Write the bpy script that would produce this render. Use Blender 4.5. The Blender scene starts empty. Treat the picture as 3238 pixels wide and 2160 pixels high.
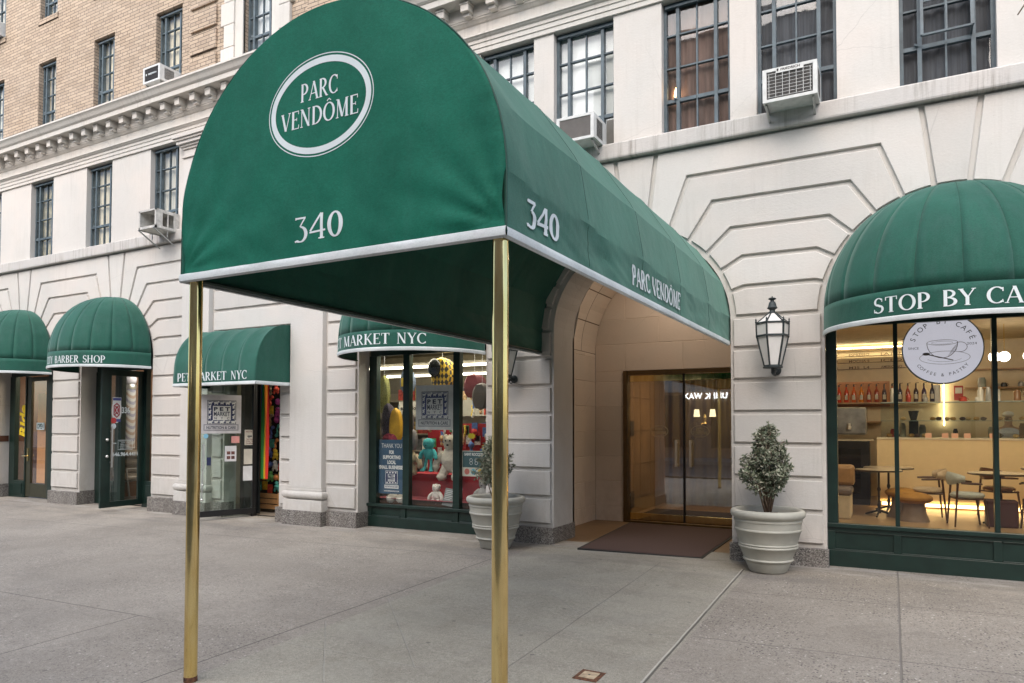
import bpy, math, random
from mathutils import Vector, Matrix, noise
from math import sin, cos, pi, radians, sqrt, atan2, degrees
random.seed(7)
S = bpy.context.scene
COL = S.collection
# ------------------------------------------------------------------ camera, light, exposure
cam_d = bpy.data.cameras.new('camera'); cam = bpy.data.objects.new('camera', cam_d); COL.objects.link(cam)
cam_d.sensor_width = 36.0; cam_d.lens = 2233.37/3238*36; cam_d.shift_y = 195.64/3238
cam_d.clip_start = 0.05; cam_d.clip_end = 500
_y, _p, _r = radians(28.3269), radians(1.7373), radians(0.0929)
F0 = Vector((-sin(_y), cos(_y), 0)); R0 = Vector((cos(_y), sin(_y), 0)); U0 = Vector((0, 0, 1))
F2 = F0*cos(_p)+U0*sin(_p); U2 = U0*cos(_p)-F0*sin(_p)
R3 = R0*cos(_r)+U2*sin(_r); U3 = U2*cos(_r)-R0*sin(_r)
cam.matrix_world = Matrix(((R3.x, U3.x, -F2.x, 0), (R3.y, U3.y, -F2.y, 0), (R3.z, U3.z, -F2.z, 1.6), (0, 0, 0, 1)))
S.camera = cam
SUN_EL, SUN_AZ = 38.0, 8.0      # azimuth measured from the street side (-Y) towards +X
sd = Vector((sin(radians(SUN_AZ))*cos(radians(SUN_EL)), -cos(radians(SUN_AZ))*cos(radians(SUN_EL)), sin(radians(SUN_EL))))
w = bpy.data.worlds.new('World'); S.world = w; w.use_nodes = True
wn = w.node_tree; bg = wn.nodes['Background']; sky = wn.nodes.new('ShaderNodeTexSky')
sky.sky_type = 'NISHITA'; sky.sun_disc = False; sky.sun_elevation = radians(SUN_EL)
sky.sun_rotation = atan2(sd.x, sd.y); sky.air_density = 1.0; sky.dust_density = 2.2; sky.ozone_density = 1.0
wn.links.new(sky.outputs[0], bg.inputs[0]); bg.inputs[1].default_value = 0.14
sl = bpy.data.lights.new('sun', 'SUN'); sl.energy = 2.3; sl.angle = radians(90); sl.color = (1, .955, .89)
so = bpy.data.objects.new('sun', sl); COL.objects.link(so); so.rotation_euler = sd.to_track_quat('Z', 'Y').to_euler()
S.view_settings.view_transform = 'Standard'; S.view_settings.look = 'None'; S.view_settings.exposure = 1.10; S.view_settings.gamma = 1
S.render.engine = 'CYCLES'; S.cycles.max_bounces = 8; S.cycles.transparent_max_bounces = 16
S.cycles.use_denoising = True; S.cycles.caustics_reflective = False; S.cycles.caustics_refractive = False
S.cycles.sample_clamp_indirect = 4
# ------------------------------------------------------------------ helpers
def gz(x, y):
    return .006*(max(x, -30)+3)+.018*(min(y, 8.9)-8.65)
def tag(o, label=None, cat=None, group=None, kind=None):
    if label: o['label'] = label
    if cat: o['category'] = cat
    if group: o['group'] = group
    if kind: o['kind'] = kind
    return o
ORG = {}
def thing(name, label, cat, loc=(0, 0, 0), group=None):
    o = bpy.data.objects.new(name, None); COL.objects.link(o); o.location = loc; o.empty_display_size = .1
    ORG[o.name] = Vector(loc); return tag(o, label, cat, group)
class MB:
    def __init__(s): s.v = []; s.f = []; s.m = []; s.mi = 0
    def add(s, vs, fs):
        b = len(s.v); s.v += [tuple(p) for p in vs]; s.f += [tuple(i+b for i in f) for f in fs]; s.m += [s.mi]*len(fs); return s
    def box(s, x0, x1, y0, y1, z0, z1):
        if x0 > x1: x0, x1 = x1, x0
        if y0 > y1: y0, y1 = y1, y0
        if z0 > z1: z0, z1 = z1, z0
        return s.add([(x0, y0, z0), (x1, y0, z0), (x1, y1, z0), (x0, y1, z0), (x0, y0, z1), (x1, y0, z1), (x1, y1, z1), (x0, y1, z1)],
              [(0, 3, 2, 1), (4, 5, 6, 7), (0, 1, 5, 4), (1, 2, 6, 5), (2, 3, 7, 6), (3, 0, 4, 7)])
    def obox(s, p, q, w, h, up=(0, 0, 1)):       # bar from p to q, width w (side), height h
        p, q = Vector(p), Vector(q); d = (q-p).normalized(); up = Vector(up)
        a = d.cross(up); a = a.normalized() if a.length > 1e-4 else Vector((1, 0, 0)); b = a.cross(d).normalized()
        vs = []
        for e in (p, q):
            for i, j in ((-1, -1), (1, -1), (1, 1), (-1, 1)): vs.append(e+a*(i*w/2)+b*(j*h/2))
        return s.add(vs, [(0, 1, 2, 3), (7, 6, 5, 4), (0, 4, 5, 1), (1, 5, 6, 2), (2, 6, 7, 3), (3, 7, 4, 0)])
    def quad(s, a, b, c, d): return s.add([a, b, c, d], [(0, 1, 2, 3)])
    def prism(s, poly, f0, f1, bevel=0):         # poly: 2D pts; f0/f1 map 2D->3D back/front
        n = len(poly); vs = [f0(*p) for p in poly]+[f1(*p) for p in poly]
        fs = [tuple(range(n, 2*n)), tuple(range(n-1, -1, -1))]+[(i, (i+1) % n, n+(i+1) % n, n+i) for i in range(n)]
        return s.add(vs, fs)
    def grid(s, fn, nu, nv, flip=False):
        vs = [fn(i/nu, j/nv) for j in range(nv+1) for i in range(nu+1)]; W = nu+1
        fs = [(j*W+i, j*W+i+1, (j+1)*W+i+1, (j+1)*W+i) for j in range(nv) for i in range(nu)]
        if flip: fs = [f[::-1] for f in fs]
        return s.add(vs, fs)
    def lathe(s, prof, c=(0, 0, 0), n=24, cap=True, a0=0.0):
        c = Vector(c); vs = []
        for r, z in prof:
            for k in range(n):
                t = a0+2*pi*k/n; vs.append((c.x+r*cos(t), c.y+r*sin(t), c.z+z))
        m = len(prof); fs = [(i*n+k, i*n+(k+1) % n, (i+1)*n+(k+1) % n, (i+1)*n+k) for i in range(m-1) for k in range(n)]
        if cap: fs += [tuple(range(n-1, -1, -1)), tuple((m-1)*n+k for k in range(n))]
        return s.add(vs, fs)
    def tube(s, pts, r, n=10, cap=True):
        pts = [Vector(p) for p in pts]; rs = r if isinstance(r, (list, tuple)) else [r]*len(pts); vs = []; m = len(pts)
        ref = Vector((0, 0, 1)) if abs((pts[1]-pts[0]).normalized().z) < .9 else Vector((1, 0, 0))
        for i, p in enumerate(pts):
            d = (pts[min(i+1, m-1)]-pts[max(i-1, 0)]).normalized(); a = d.cross(ref)
            a = a.normalized() if a.length > 1e-5 else Vector((1, 0, 0)); b = d.cross(a); ref = b.cross(d) if False else ref
            for k in range(n): t = 2*pi*k/n; vs.append(p+(a*cos(t)+b*sin(t))*rs[i])
        fs = [(i*n+k, i*n+(k+1) % n, (i+1)*n+(k+1) % n, (i+1)*n+k) for i in range(m-1) for k in range(n)]
        if cap: fs += [tuple(range(n-1, -1, -1)), tuple((m-1)*n+k for k in range(n))]
        return s.add(vs, fs)
    def ball(s, c, rx, ry=None, rz=None, n=14, m=9, bump=0):
        ry = rx if ry is None else ry; rz = rx if rz is None else rz; vs = []
        for i in range(m+1):
            a = pi*i/m
            for k in range(n):
                t = 2*pi*k/n; d = Vector((sin(a)*cos(t), sin(a)*sin(t), cos(a))); q = 1+bump*noise.noise(d*3+Vector(c)*5)
                vs.append((c[0]+rx*d.x*q, c[1]+ry*d.y*q, c[2]+rz*d.z*q))
        return s.add(vs, [(i*n+k, (i+1)*n+k, (i+1)*n+(k+1) % n, i*n+(k+1) % n) for i in range(m) for k in range(n)])
    def build(s, name, mat, parent=None, smooth=False, bevel=0, kind=None):
        me = bpy.data.meshes.new(name); o = bpy.data.objects.new(name, me); COL.objects.link(o)
        org = Vector((0, 0, 0))
        if parent is not None: org = ORG[parent.name]; o.parent = parent
        ORG[o.name] = org
        me.from_pydata([Vector(p)-org for p in s.v], [], s.f)
        for m_ in (mat if isinstance(mat, (list, tuple)) else [mat]): me.materials.append(m_)
        if any(s.m):
            me.polygons.foreach_set('material_index', s.m)
        me.validate(); me.update()
        if smooth: me.polygons.foreach_set('use_smooth', [True]*len(me.polygons))
        if smooth and smooth != 'all':
            try: me.set_sharp_from_angle(angle=radians(40 if smooth is True else smooth))
            except Exception: pass
        if bevel:
            b = o.modifiers.new('bevel', 'BEVEL'); b.width = bevel; b.segments = 2; b.limit_method = 'ANGLE'; b.angle_limit = radians(40)
        if kind: o['kind'] = kind
        return o
# ------------------------------------------------------------------ materials
def newmat(name):
    m = bpy.data.materials.new(name); m.use_nodes = True; nt = m.node_tree; return m, nt, nt.nodes['Principled BSDF']
def N(nt, t, **k):
    n = nt.nodes.new(t)
    for a, b in k.items(): setattr(n, a, b)
    return n
def lk(nt, a, b): nt.links.new(a, b)
def mapv(nt, scale=(1, 1, 1), coord='Object', rot=(0, 0, 0)):
    tc = N(nt, 'ShaderNodeTexCoord'); mp = N(nt, 'ShaderNodeMapping'); mp.inputs['Scale'].default_value = scale; mp.inputs['Rotation'].default_value = rot
    lk(nt, tc.outputs[coord], mp.inputs[0]); return mp.outputs[0]
def noi(nt, vec, sc, det=4, rough=.55):
    n = N(nt, 'ShaderNodeTexNoise'); n.inputs['Scale'].default_value = sc; n.inputs['Detail'].default_value = det; n.inputs['Roughness'].default_value = rough
    lk(nt, vec, n.inputs['Vector']); return n.outputs[0]
def ramp(nt, fac, stops):
    r = N(nt, 'ShaderNodeValToRGB'); e = r.color_ramp.elements
    while len(e) < len(stops): e.new(.5)
    for k, (p, c) in enumerate(stops):
        e[k].position = p; e[k].color = (*c, 1) if not isinstance(c, (int, float)) else (c, c, c, 1)
    lk(nt, fac, r.inputs[0]); return r.outputs[0]
def mix(nt, fac, a, b, mode='MIX'):
    m = N(nt, 'ShaderNodeMix', data_type='RGBA', blend_type=mode)
    for i, v in ((0, fac), (6, a), (7, b)):
        if hasattr(v, 'links'): lk(nt, v, m.inputs[i])
        else: m.inputs[i].default_value = v if i == 0 else ((*v, 1) if len(v) == 3 else v)
    return m.outputs[2]
def math_(nt, op, a, b=None, clamp=False):
    m = N(nt, 'ShaderNodeMath', operation=op); m.use_clamp = clamp
    for i, v in ((0, a), (1, b)):
        if v is None: continue
        if hasattr(v, 'links'): lk(nt, v, m.inputs[i])
        else: m.inputs[i].default_value = v
    return m.outputs[0]
def bump(nt, bs, h, st=.3, dist=.01):
    b = N(nt, 'ShaderNodeBump'); b.inputs['Strength'].default_value = st; b.inputs['Distance'].default_value = dist
    lk(nt, h, b.inputs['Height']); lk(nt, b.outputs[0], bs.inputs['Normal'])
def simple(name, col, rough=.6, metal=0, var=.12, vs=8, bmp=0, bs_=60, coord='Object', spec=.5, scale=(1, 1, 1)):
    m, nt, b = newmat(name); v = mapv(nt, scale, coord)
    n = noi(nt, v, vs, 5); hi = tuple(min(1, c*(1+var)) for c in col); lo = tuple(c*(1-var) for c in col)
    lk(nt, ramp(nt, n, [(.3, lo), (.7, hi)]), b.inputs['Base Color'])
    b.inputs['Roughness'].default_value = rough; b.inputs['Metallic'].default_value = metal; b.inputs['Specular IOR Level'].default_value = spec
    if bmp: bump(nt, b, noi(nt, v, bs_, 4), bmp, .004)
    return m
def emit(name, col, st):
    m, nt, b = newmat(name); b.inputs['Base Color'].default_value = (*[min(1, c) for c in col], 1)
    b.inputs['Emission Color'].default_value = (*col, 1); b.inputs['Emission Strength'].default_value = st; return m
def glassm(name, tint=(.9, .93, .92), boost=1.0, rough=0.0, wav=0, base=0.0, dirt=0.0):
    m, nt, b = newmat(name); nt.nodes.remove(b); out = nt.nodes['Material Output']
    tr = N(nt, 'ShaderNodeBsdfTransparent'); tr.inputs[0].default_value = (*tint, 1)
    gl = N(nt, 'ShaderNodeBsdfGlossy'); gl.inputs['Roughness'].default_value = rough; gl.inputs[0].default_value = (1, 1, 1, 1)
    ge = N(nt, 'ShaderNodeNewGeometry'); vm = N(nt, 'ShaderNodeVectorMath', operation='DOT_PRODUCT'); lk(nt, ge.outputs['Normal'], vm.inputs[0]); lk(nt, ge.outputs['Incoming'], vm.inputs[1])
    sch = math_(nt, 'ADD', .043, math_(nt, 'MULTIPLY', math_(nt, 'POWER', math_(nt, 'SUBTRACT', 1, math_(nt, 'ABSOLUTE', vm.outputs['Value'])), 5), .957))
    fac = math_(nt, 'ADD', math_(nt, 'MULTIPLY', sch, boost), base, True)
    ms = N(nt, 'ShaderNodeMixShader'); lk(nt, fac, ms.inputs[0]); lk(nt, tr.outputs[0], ms.inputs[1]); lk(nt, gl.outputs[0], ms.inputs[2])
    last = ms.outputs[0]
    if wav:
        v = mapv(nt); bp = N(nt, 'ShaderNodeBump'); bp.inputs['Strength'].default_value = wav; bp.inputs['Distance'].default_value = .01
        lk(nt, noi(nt, v, 3, 2), bp.inputs['Height']); lk(nt, bp.outputs[0], gl.inputs['Normal'])
    if dirt:
        v = mapv(nt, (1, 1, .3)); df = N(nt, 'ShaderNodeBsdfDiffuse'); df.inputs[0].default_value = (.45, .43, .4, 1)
        ms2 = N(nt, 'ShaderNodeMixShader'); lk(nt, math_(nt, 'MULTIPLY', ramp(nt, noi(nt, v, 9, 6, .65), [(.35, 0), (.75, 1)]), dirt), ms2.inputs[0])
        lk(nt, last, ms2.inputs[1]); lk(nt, df.outputs[0], ms2.inputs[2]); last = ms2.outputs[0]
    lk(nt, last, out.inputs[0]); return m
M = {}
def stone_mat(name, base, streaks=0.0, warm=.04):
    m, nt, b = newmat(name); v = mapv(nt)
    big = noi(nt, v, .55, 3); mid = noi(nt, v, 3.5, 5, .6)
    c = ramp(nt, big, [(.32, tuple(x*.93 for x in base)), (.68, tuple(min(1, x*1.05) for x in base))])
    warmc = (base[0]*1.05, base[1]*.985, base[2]*.955)
    c = mix(nt, ramp(nt, noi(nt, v, 1.1, 2), [(.42, 0), (.62, 1)]), c, mix(nt, .5, c, warmc))
    c = mix(nt, math_(nt, 'MULTIPLY', ramp(nt, mid, [(.55, 0), (.8, 1)]), .18), c, (base[0]*.72, base[1]*.7, base[2]*.66))
    # hairline cracks
    vo = N(nt, 'ShaderNodeTexVoronoi', feature='DISTANCE_TO_EDGE'); vo.inputs['Scale'].default_value = .9
    wv = mix(nt, .08, v, N(nt, 'ShaderNodeTexNoise').outputs[1], 'ADD'); lk(nt, wv, vo.inputs['Vector'])
    crack = math_(nt, 'MULTIPLY', ramp(nt, vo.outputs[0], [(0, 1), (.004, 0)]), ramp(nt, noi(nt, v, .8, 1), [(.5, 0), (.6, .35)]))
    c = mix(nt, crack, c, tuple(x*.45 for x in base))
    if streaks:
        sv = mapv(nt, (14, 1, .6)); st = math_(nt, 'MULTIPLY', ramp(nt, noi(nt, sv, 1.6, 5, .7), [(.48, 0), (.72, 1)]), ramp(nt, noi(nt, v, 1.3, 2), [(.42, 0), (.6, streaks)]))
        c = mix(nt, st, c, (base[0]*.42, base[1]*.38, base[2]*.34))
    ge = N(nt, 'ShaderNodeNewGeometry'); c = mix(nt, 1.0, c, ramp(nt, ge.outputs['Random Per Island'], [(0, (.89, .885, .88)), (.5, (.97, .96, .95)), (1, (1, 1, 1))]), 'MULTIPLY')
    sp = N(nt, 'ShaderNodeSeparateXYZ'); lk(nt, v, sp.inputs[0]); mr = N(nt, 'ShaderNodeMapRange'); mr.inputs[1].default_value = .2; mr.inputs[2].default_value = 1.1; mr.inputs[3].default_value = 1; mr.inputs[4].default_value = 0; lk(nt, sp.outputs[2], mr.inputs[0])
    dirt = math_(nt, 'MULTIPLY', mr.outputs[0], ramp(nt, noi(nt, mapv(nt, (2, 2, 1.1)), 2.2, 6, .7), [(.42, 0), (.72, .55)])); c = mix(nt, dirt, c, (base[0]*.62, base[1]*.58, base[2]*.52))
    blot = math_(nt, 'MULTIPLY', ramp(nt, noi(nt, mapv(nt, (1.4, 1, .7)), 1.7, 7, .72), [(.56, 0), (.74, 1)]), .22); c = mix(nt, blot, c, (base[0]*.74, base[1]*.73, base[2]*.68))
    sp2 = N(nt, 'ShaderNodeTexVoronoi'); sp2.inputs['Scale'].default_value = 7; lk(nt, v, sp2.inputs['Vector']); c = mix(nt, math_(nt, 'MULTIPLY', ramp(nt, sp2.outputs[0], [(.02, 1), (.05, 0)]), .35), c, (base[0]*.6, base[1]*.58, base[2]*.55))
    c = mix(nt, .16, c, noi(nt, v, 55, 5, .7), 'SOFT_LIGHT')
    lk(nt, c, b.inputs['Base Color']); b.inputs['Roughness'].default_value = .72; b.inputs['Specular IOR Level'].default_value = .3
    h = math_(nt, 'ADD', noi(nt, mapv(nt, (1, 1, 1.6)), 26, 6, .6), math_(nt, 'MULTIPLY', noi(nt, v, 4, 3), .6))
    bump(nt, b, h, .22, .012); return m
M['stone'] = stone_mat('painted_stone', (.605, .588, .560), .14)
M['sill'] = stone_mat('sill_stone', (.54, .53, .515), .95)
M['tanstone'] = stone_mat('tan_painted_stone', (.68, .60, .52), 0)
M['cream'] = stone_mat('cream_terracotta', (.60, .585, .55), .35)
def brick_mat():
    m, nt, b = newmat('tan_brick'); tc = N(nt, 'ShaderNodeTexCoord'); sp = N(nt, 'ShaderNodeSeparateXYZ'); lk(nt, tc.outputs['Object'], sp.inputs[0])
    cb = N(nt, 'ShaderNodeCombineXYZ'); lk(nt, math_(nt, 'ADD', sp.outputs[0], sp.outputs[1]), cb.inputs[0]); lk(nt, sp.outputs[2], cb.inputs[1])
    def bt(wid, c1, c2, mo):
        t = N(nt, 'ShaderNodeTexBrick'); t.offset = .5; t.squash = 1; t.inputs['Scale'].default_value = 1
        t.inputs['Brick Width'].default_value = wid; t.inputs['Row Height'].default_value = .069; t.inputs['Mortar Size'].default_value = .0065
        t.inputs['Mortar Smooth'].default_value = .15; t.inputs['Bias'].default_value = -.1
        t.inputs['Color1'].default_value = (*c1, 1); t.inputs['Color2'].default_value = (*c2, 1); t.inputs['Mortar'].default_value = (*mo, 1)
        lk(nt, cb.outputs[0], t.inputs['Vector']); return t
    a = bt(.30, (.46, .355, .26), (.33, .25, .18), (.085, .065, .05)); h = bt(.15, (.45, .35, .26), (.35, .265, .195), (.085, .065, .05))
    row = math_(nt, 'LESS_THAN', math_(nt, 'FRACT', math_(nt, 'DIVIDE', math_(nt, 'ADD', sp.outputs[2], .001), .069*6)), 1/6)
    c = mix(nt, row, a.outputs[0], h.outputs[0]); f = mix(nt, row, a.outputs[1], h.outputs[1])
    n = noi(nt, cb.outputs[0], 1.2, 5); c = mix(nt, ramp(nt, n, [(.3, .0), (.75, .5)]), c, mix(nt, .5, c, (.42, .37, .32)))
    c = mix(nt, .35, c, noi(nt, cb.outputs[0], 30, 3), 'SOFT_LIGHT')
    lk(nt, c, b.inputs['Base Color']); b.inputs['Roughness'].default_value = .85
    inv = math_(nt, 'SUBTRACT', 1, f); bump(nt, b, math_(nt, 'ADD', inv, math_(nt, 'MULTIPLY', noi(nt, cb.outputs[0], 60, 3), .3)), .6, .006); return m
M['brick'] = brick_mat()
def granite():
    m, nt, b = newmat('granite'); v = mapv(nt)
    vo = N(nt, 'ShaderNodeTexVoronoi'); vo.inputs['Scale'].default_value = 95; lk(nt, v, vo.inputs['Vector'])
    sp = N(nt, 'ShaderNodeSeparateColor'); lk(nt, vo.outputs['Color'], sp.inputs[0])
    c = ramp(nt, sp.outputs[0], [(0, (.04, .037, .035)), (.3, (.13, .12, .11)), (.7, (.26, .24, .22)), (1, (.42, .40, .37))])
    c = mix(nt, ramp(nt, noi(nt, mapv(nt, (3, 3, .5)), 3, 4), [(.35, 0), (.7, .55)]), c, (.13, .11, .095))
    lk(nt, c, b.inputs['Base Color']); b.inputs['Roughness'].default_value = .6; bump(nt, b, noi(nt, v, 50, 5), .25, .004); return m
M['granite'] = granite()
def fabric(name, base, weave=520, sheen=.35, fade=.25, trans=0.0):
    m, nt, b = newmat(name); v = mapv(nt)
    n1 = noi(nt, v, 1.5, 5, .6); n2 = noi(nt, mapv(nt, (1, 1, .25)), 9, 5, .7)
    lo = tuple(x*(1-.18) for x in base); hi = tuple(min(1, x*(1+.22)+.004) for x in base)
    c = ramp(nt, n1, [(.3, lo), (.7, hi)])
    dusty = (base[0]*1.5+.03, base[1]*1.0+.02, base[2]*1.15+.025)
    c = mix(nt, math_(nt, 'MULTIPLY', ramp(nt, n2, [(.45, 0), (.8, 1)]), fade), c, dusty)
    wv = N(nt, 'ShaderNodeTexWave', wave_type='BANDS', bands_direction='Z'); wv.inputs['Scale'].default_value = weave/6.283*.6; wv.inputs['Distortion'].default_value = 2.5; wv.inputs['Detail'].default_value = 1; wv.inputs['Detail Scale'].default_value = 3
    lk(nt, v, wv.inputs['Vector']); c = mix(nt, .10, c, wv.outputs[0], 'OVERLAY'); c = mix(nt, .30, c, ramp(nt, noi(nt, mapv(nt, (1, 1, 1.8)), 70, 4, .8), [(.32, .1), (.68, .9)]), 'SOFT_LIGHT')
    sp = N(nt, 'ShaderNodeTexVoronoi'); sp.inputs['Scale'].default_value = 34; lk(nt, v, sp.inputs['Vector'])
    c = mix(nt, math_(nt, 'MULTIPLY', ramp(nt, sp.outputs[0], [(0, 1), (.045, 0)]), .45), c, (.3, .38, .34))
    lk(nt, c, b.inputs['Base Color']); b.inputs['Roughness'].default_value = .75; b.inputs['Specular IOR Level'].default_value = .25
    b.inputs['Sheen Weight'].default_value = sheen; b.inputs['Sheen Roughness'].default_value = .5; b.inputs['Sheen Tint'].default_value = (.7, 1, .9, 1)
    h = math_(nt, 'ADD', math_(nt, 'MULTIPLY', noi(nt, mapv(nt, (1, 1, .8)), 5, 4, .5), 1.0), math_(nt, 'MULTIPLY', noi(nt, v, 160, 2), .08))
    bump(nt, b, h, .35, .02)
    if trans:
        out = nt.nodes['Material Output']; tl = N(nt, 'ShaderNodeBsdfTranslucent'); tl.inputs[0].default_value = (*[x*.9 for x in base], 1)
        ms = N(nt, 'ShaderNodeMixShader'); ms.inputs[0].default_value = trans; lk(nt, b.outputs[0], ms.inputs[1]); lk(nt, tl.outputs[0], ms.inputs[2]); lk(nt, ms.outputs[0], out.inputs[0])
    return m
M['green'] = fabric('green_canvas', (.005, .128, .080), sheen=.0, fade=.20, trans=.06)
M['roofgreen'] = fabric('sky_sheen_green_canvas', (.014, .108, .076), sheen=.30, fade=.40, trans=.06)  # greyer copy of the canopy green; sky sheen on the roof put into colour
M['awngreen'] = fabric('faded_green_canvas', (.011, .082, .057), sheen=.25, fade=.45, trans=.05)
M['white_fab'] = fabric('white_canvas', (.60, .635, .635), sheen=.1, fade=.1)
M['letter'] = simple('white_lettering', (.68, .74, .75), .6, var=.05)
def brass():
    m, nt, b = newmat('polished_brass'); v = mapv(nt, (1, 1, .25)); n = noi(nt, v, 14, 6, .65)
    c = ramp(nt, n, [(.3, (.80, .58, .22)), (.6, (.93, .73, .34))])
    vz = mapv(nt, (1, 1, 1)); sp = N(nt, 'ShaderNodeSeparateXYZ'); lk(nt, vz, sp.inputs[0])
    mr = N(nt, 'ShaderNodeMapRange'); mr.inputs[1].default_value = .1; mr.inputs[2].default_value = 1.5; mr.inputs[3].default_value = 1; mr.inputs[4].default_value = .12; lk(nt, sp.outputs[2], mr.inputs[0])
    tn = math_(nt, 'MULTIPLY', mr.outputs[0], ramp(nt, noi(nt, mapv(nt, (1, 1, .3)), 22, 6, .75), [(.56, 0), (.74, .55)])); c = mix(nt, tn, c, (.22, .14, .05))
    lk(nt, c, b.inputs['Base Color']); b.inputs['Metallic'].default_value = 1
    lk(nt, ramp(nt, n, [(.35, .06), (.75, .20)]), b.inputs['Roughness']); bump(nt, b, noi(nt, mapv(nt, (3, 3, .4)), 5, 3), .06, .01); return m
M['brass'] = brass()
M['rust'] = simple('rusty_steel', (.11, .045, .022), .85, var=.8, vs=45, bmp=.5)
M['dkgreen'] = simple('dark_green_paint', (.010, .026, .021), .32, var=.25, vs=5, bmp=.1, bs_=25)
M['black'] = simple('black_paint', (.012, .012, .013), .35)
M['steelblue'] = simple('blue_grey_steel_paint', (.075, .105, .125), .5, var=.3, vs=7, bmp=.2, bs_=40)
M['iron'] = simple('weathered_iron', (.035, .045, .047), .55, metal=.3, var=.4, vs=25, bmp=.4)
M['frost'] = simple('frosted_glass', (.74, .72, .69), .35, var=.04)
M['chrome'] = simple('polished_steel', (.85, .85, .84), .32, metal=1, var=.05)
M['white'] = simple('white_paint', (.72, .72, .70), .5, var=.06)
M['whitemetal'] = simple('white_enamelled_metal', (.60, .61, .60), .45, var=.12, vs=12)
M['dirtymetal'] = simple('dirty_metal', (.26, .26, .25), .6, var=.55, vs=9, bmp=.3)
M['acgrille'] = simple('ac_grille', (.10, .095, .09), .7, var=.3, vs=40)
M['gglass'] = glassm('window_glass', (.93, .96, .97), 1.15, .015, wav=.035, base=.015, dirt=.06)
M['sglass'] = glassm('shop_glass', (.93, .95, .94), 1.1, 0, wav=.02, base=.0, dirt=.02)
M['dglass'] = glassm('door_glass', (.86, .88, .86), 1.7, 0, wav=.02, base=.11, dirt=.02)
M['dark'] = simple('dark_room', (.02, .02, .022), .9)
M['clay'] = simple('grey_resin', (.42, .41, .355), .65, var=.13, vs=4, bmp=.12, bs_=45)
M['soil'] = simple('mulch', (.10, .05, .03), .95, var=.7, vs=60, bmp=1, bs_=60)
M['bark'] = simple('bark', (.16, .12, .085), .85, var=.3, vs=30)
def leafm():
    m, nt, b = newmat('leaf'); oi = N(nt, 'ShaderNodeNewGeometry'); r = oi.outputs['Random Per Island']
    lk(nt, ramp(nt, r, [(0, (.06, .085, .05)), (.35, (.14, .175, .11)), (.7, (.25, .27, .19)), (1, (.52, .50, .40))]), b.inputs['Base Color']); b.inputs['Roughness'].default_value = .5; return m
M['leaf'] = leafm()
M['mat'] = simple('brown_mat', (.085, .050, .042), .95, var=.15, vs=120, bmp=.3, bs_=200)
M['rubber'] = simple('black_rubber', (.02, .02, .02), .7)
M['wood'] = simple('honey_wood', (.42, .22, .09), .5, var=.25, vs=5, scale=(1, 1, 6))
M['dkwood'] = simple('dark_walnut', (.07, .032, .018), .42, var=.3, vs=6)
M['paneling'] = simple('marble_panelling', (.30, .165, .075), .3, var=.3, vs=2.5, scale=(2, 2, .6))
def P(name, col, rough=.6, **k):
    if name not in M: M[name] = simple(name, col, rough, **k)
    return M[name]
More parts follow.
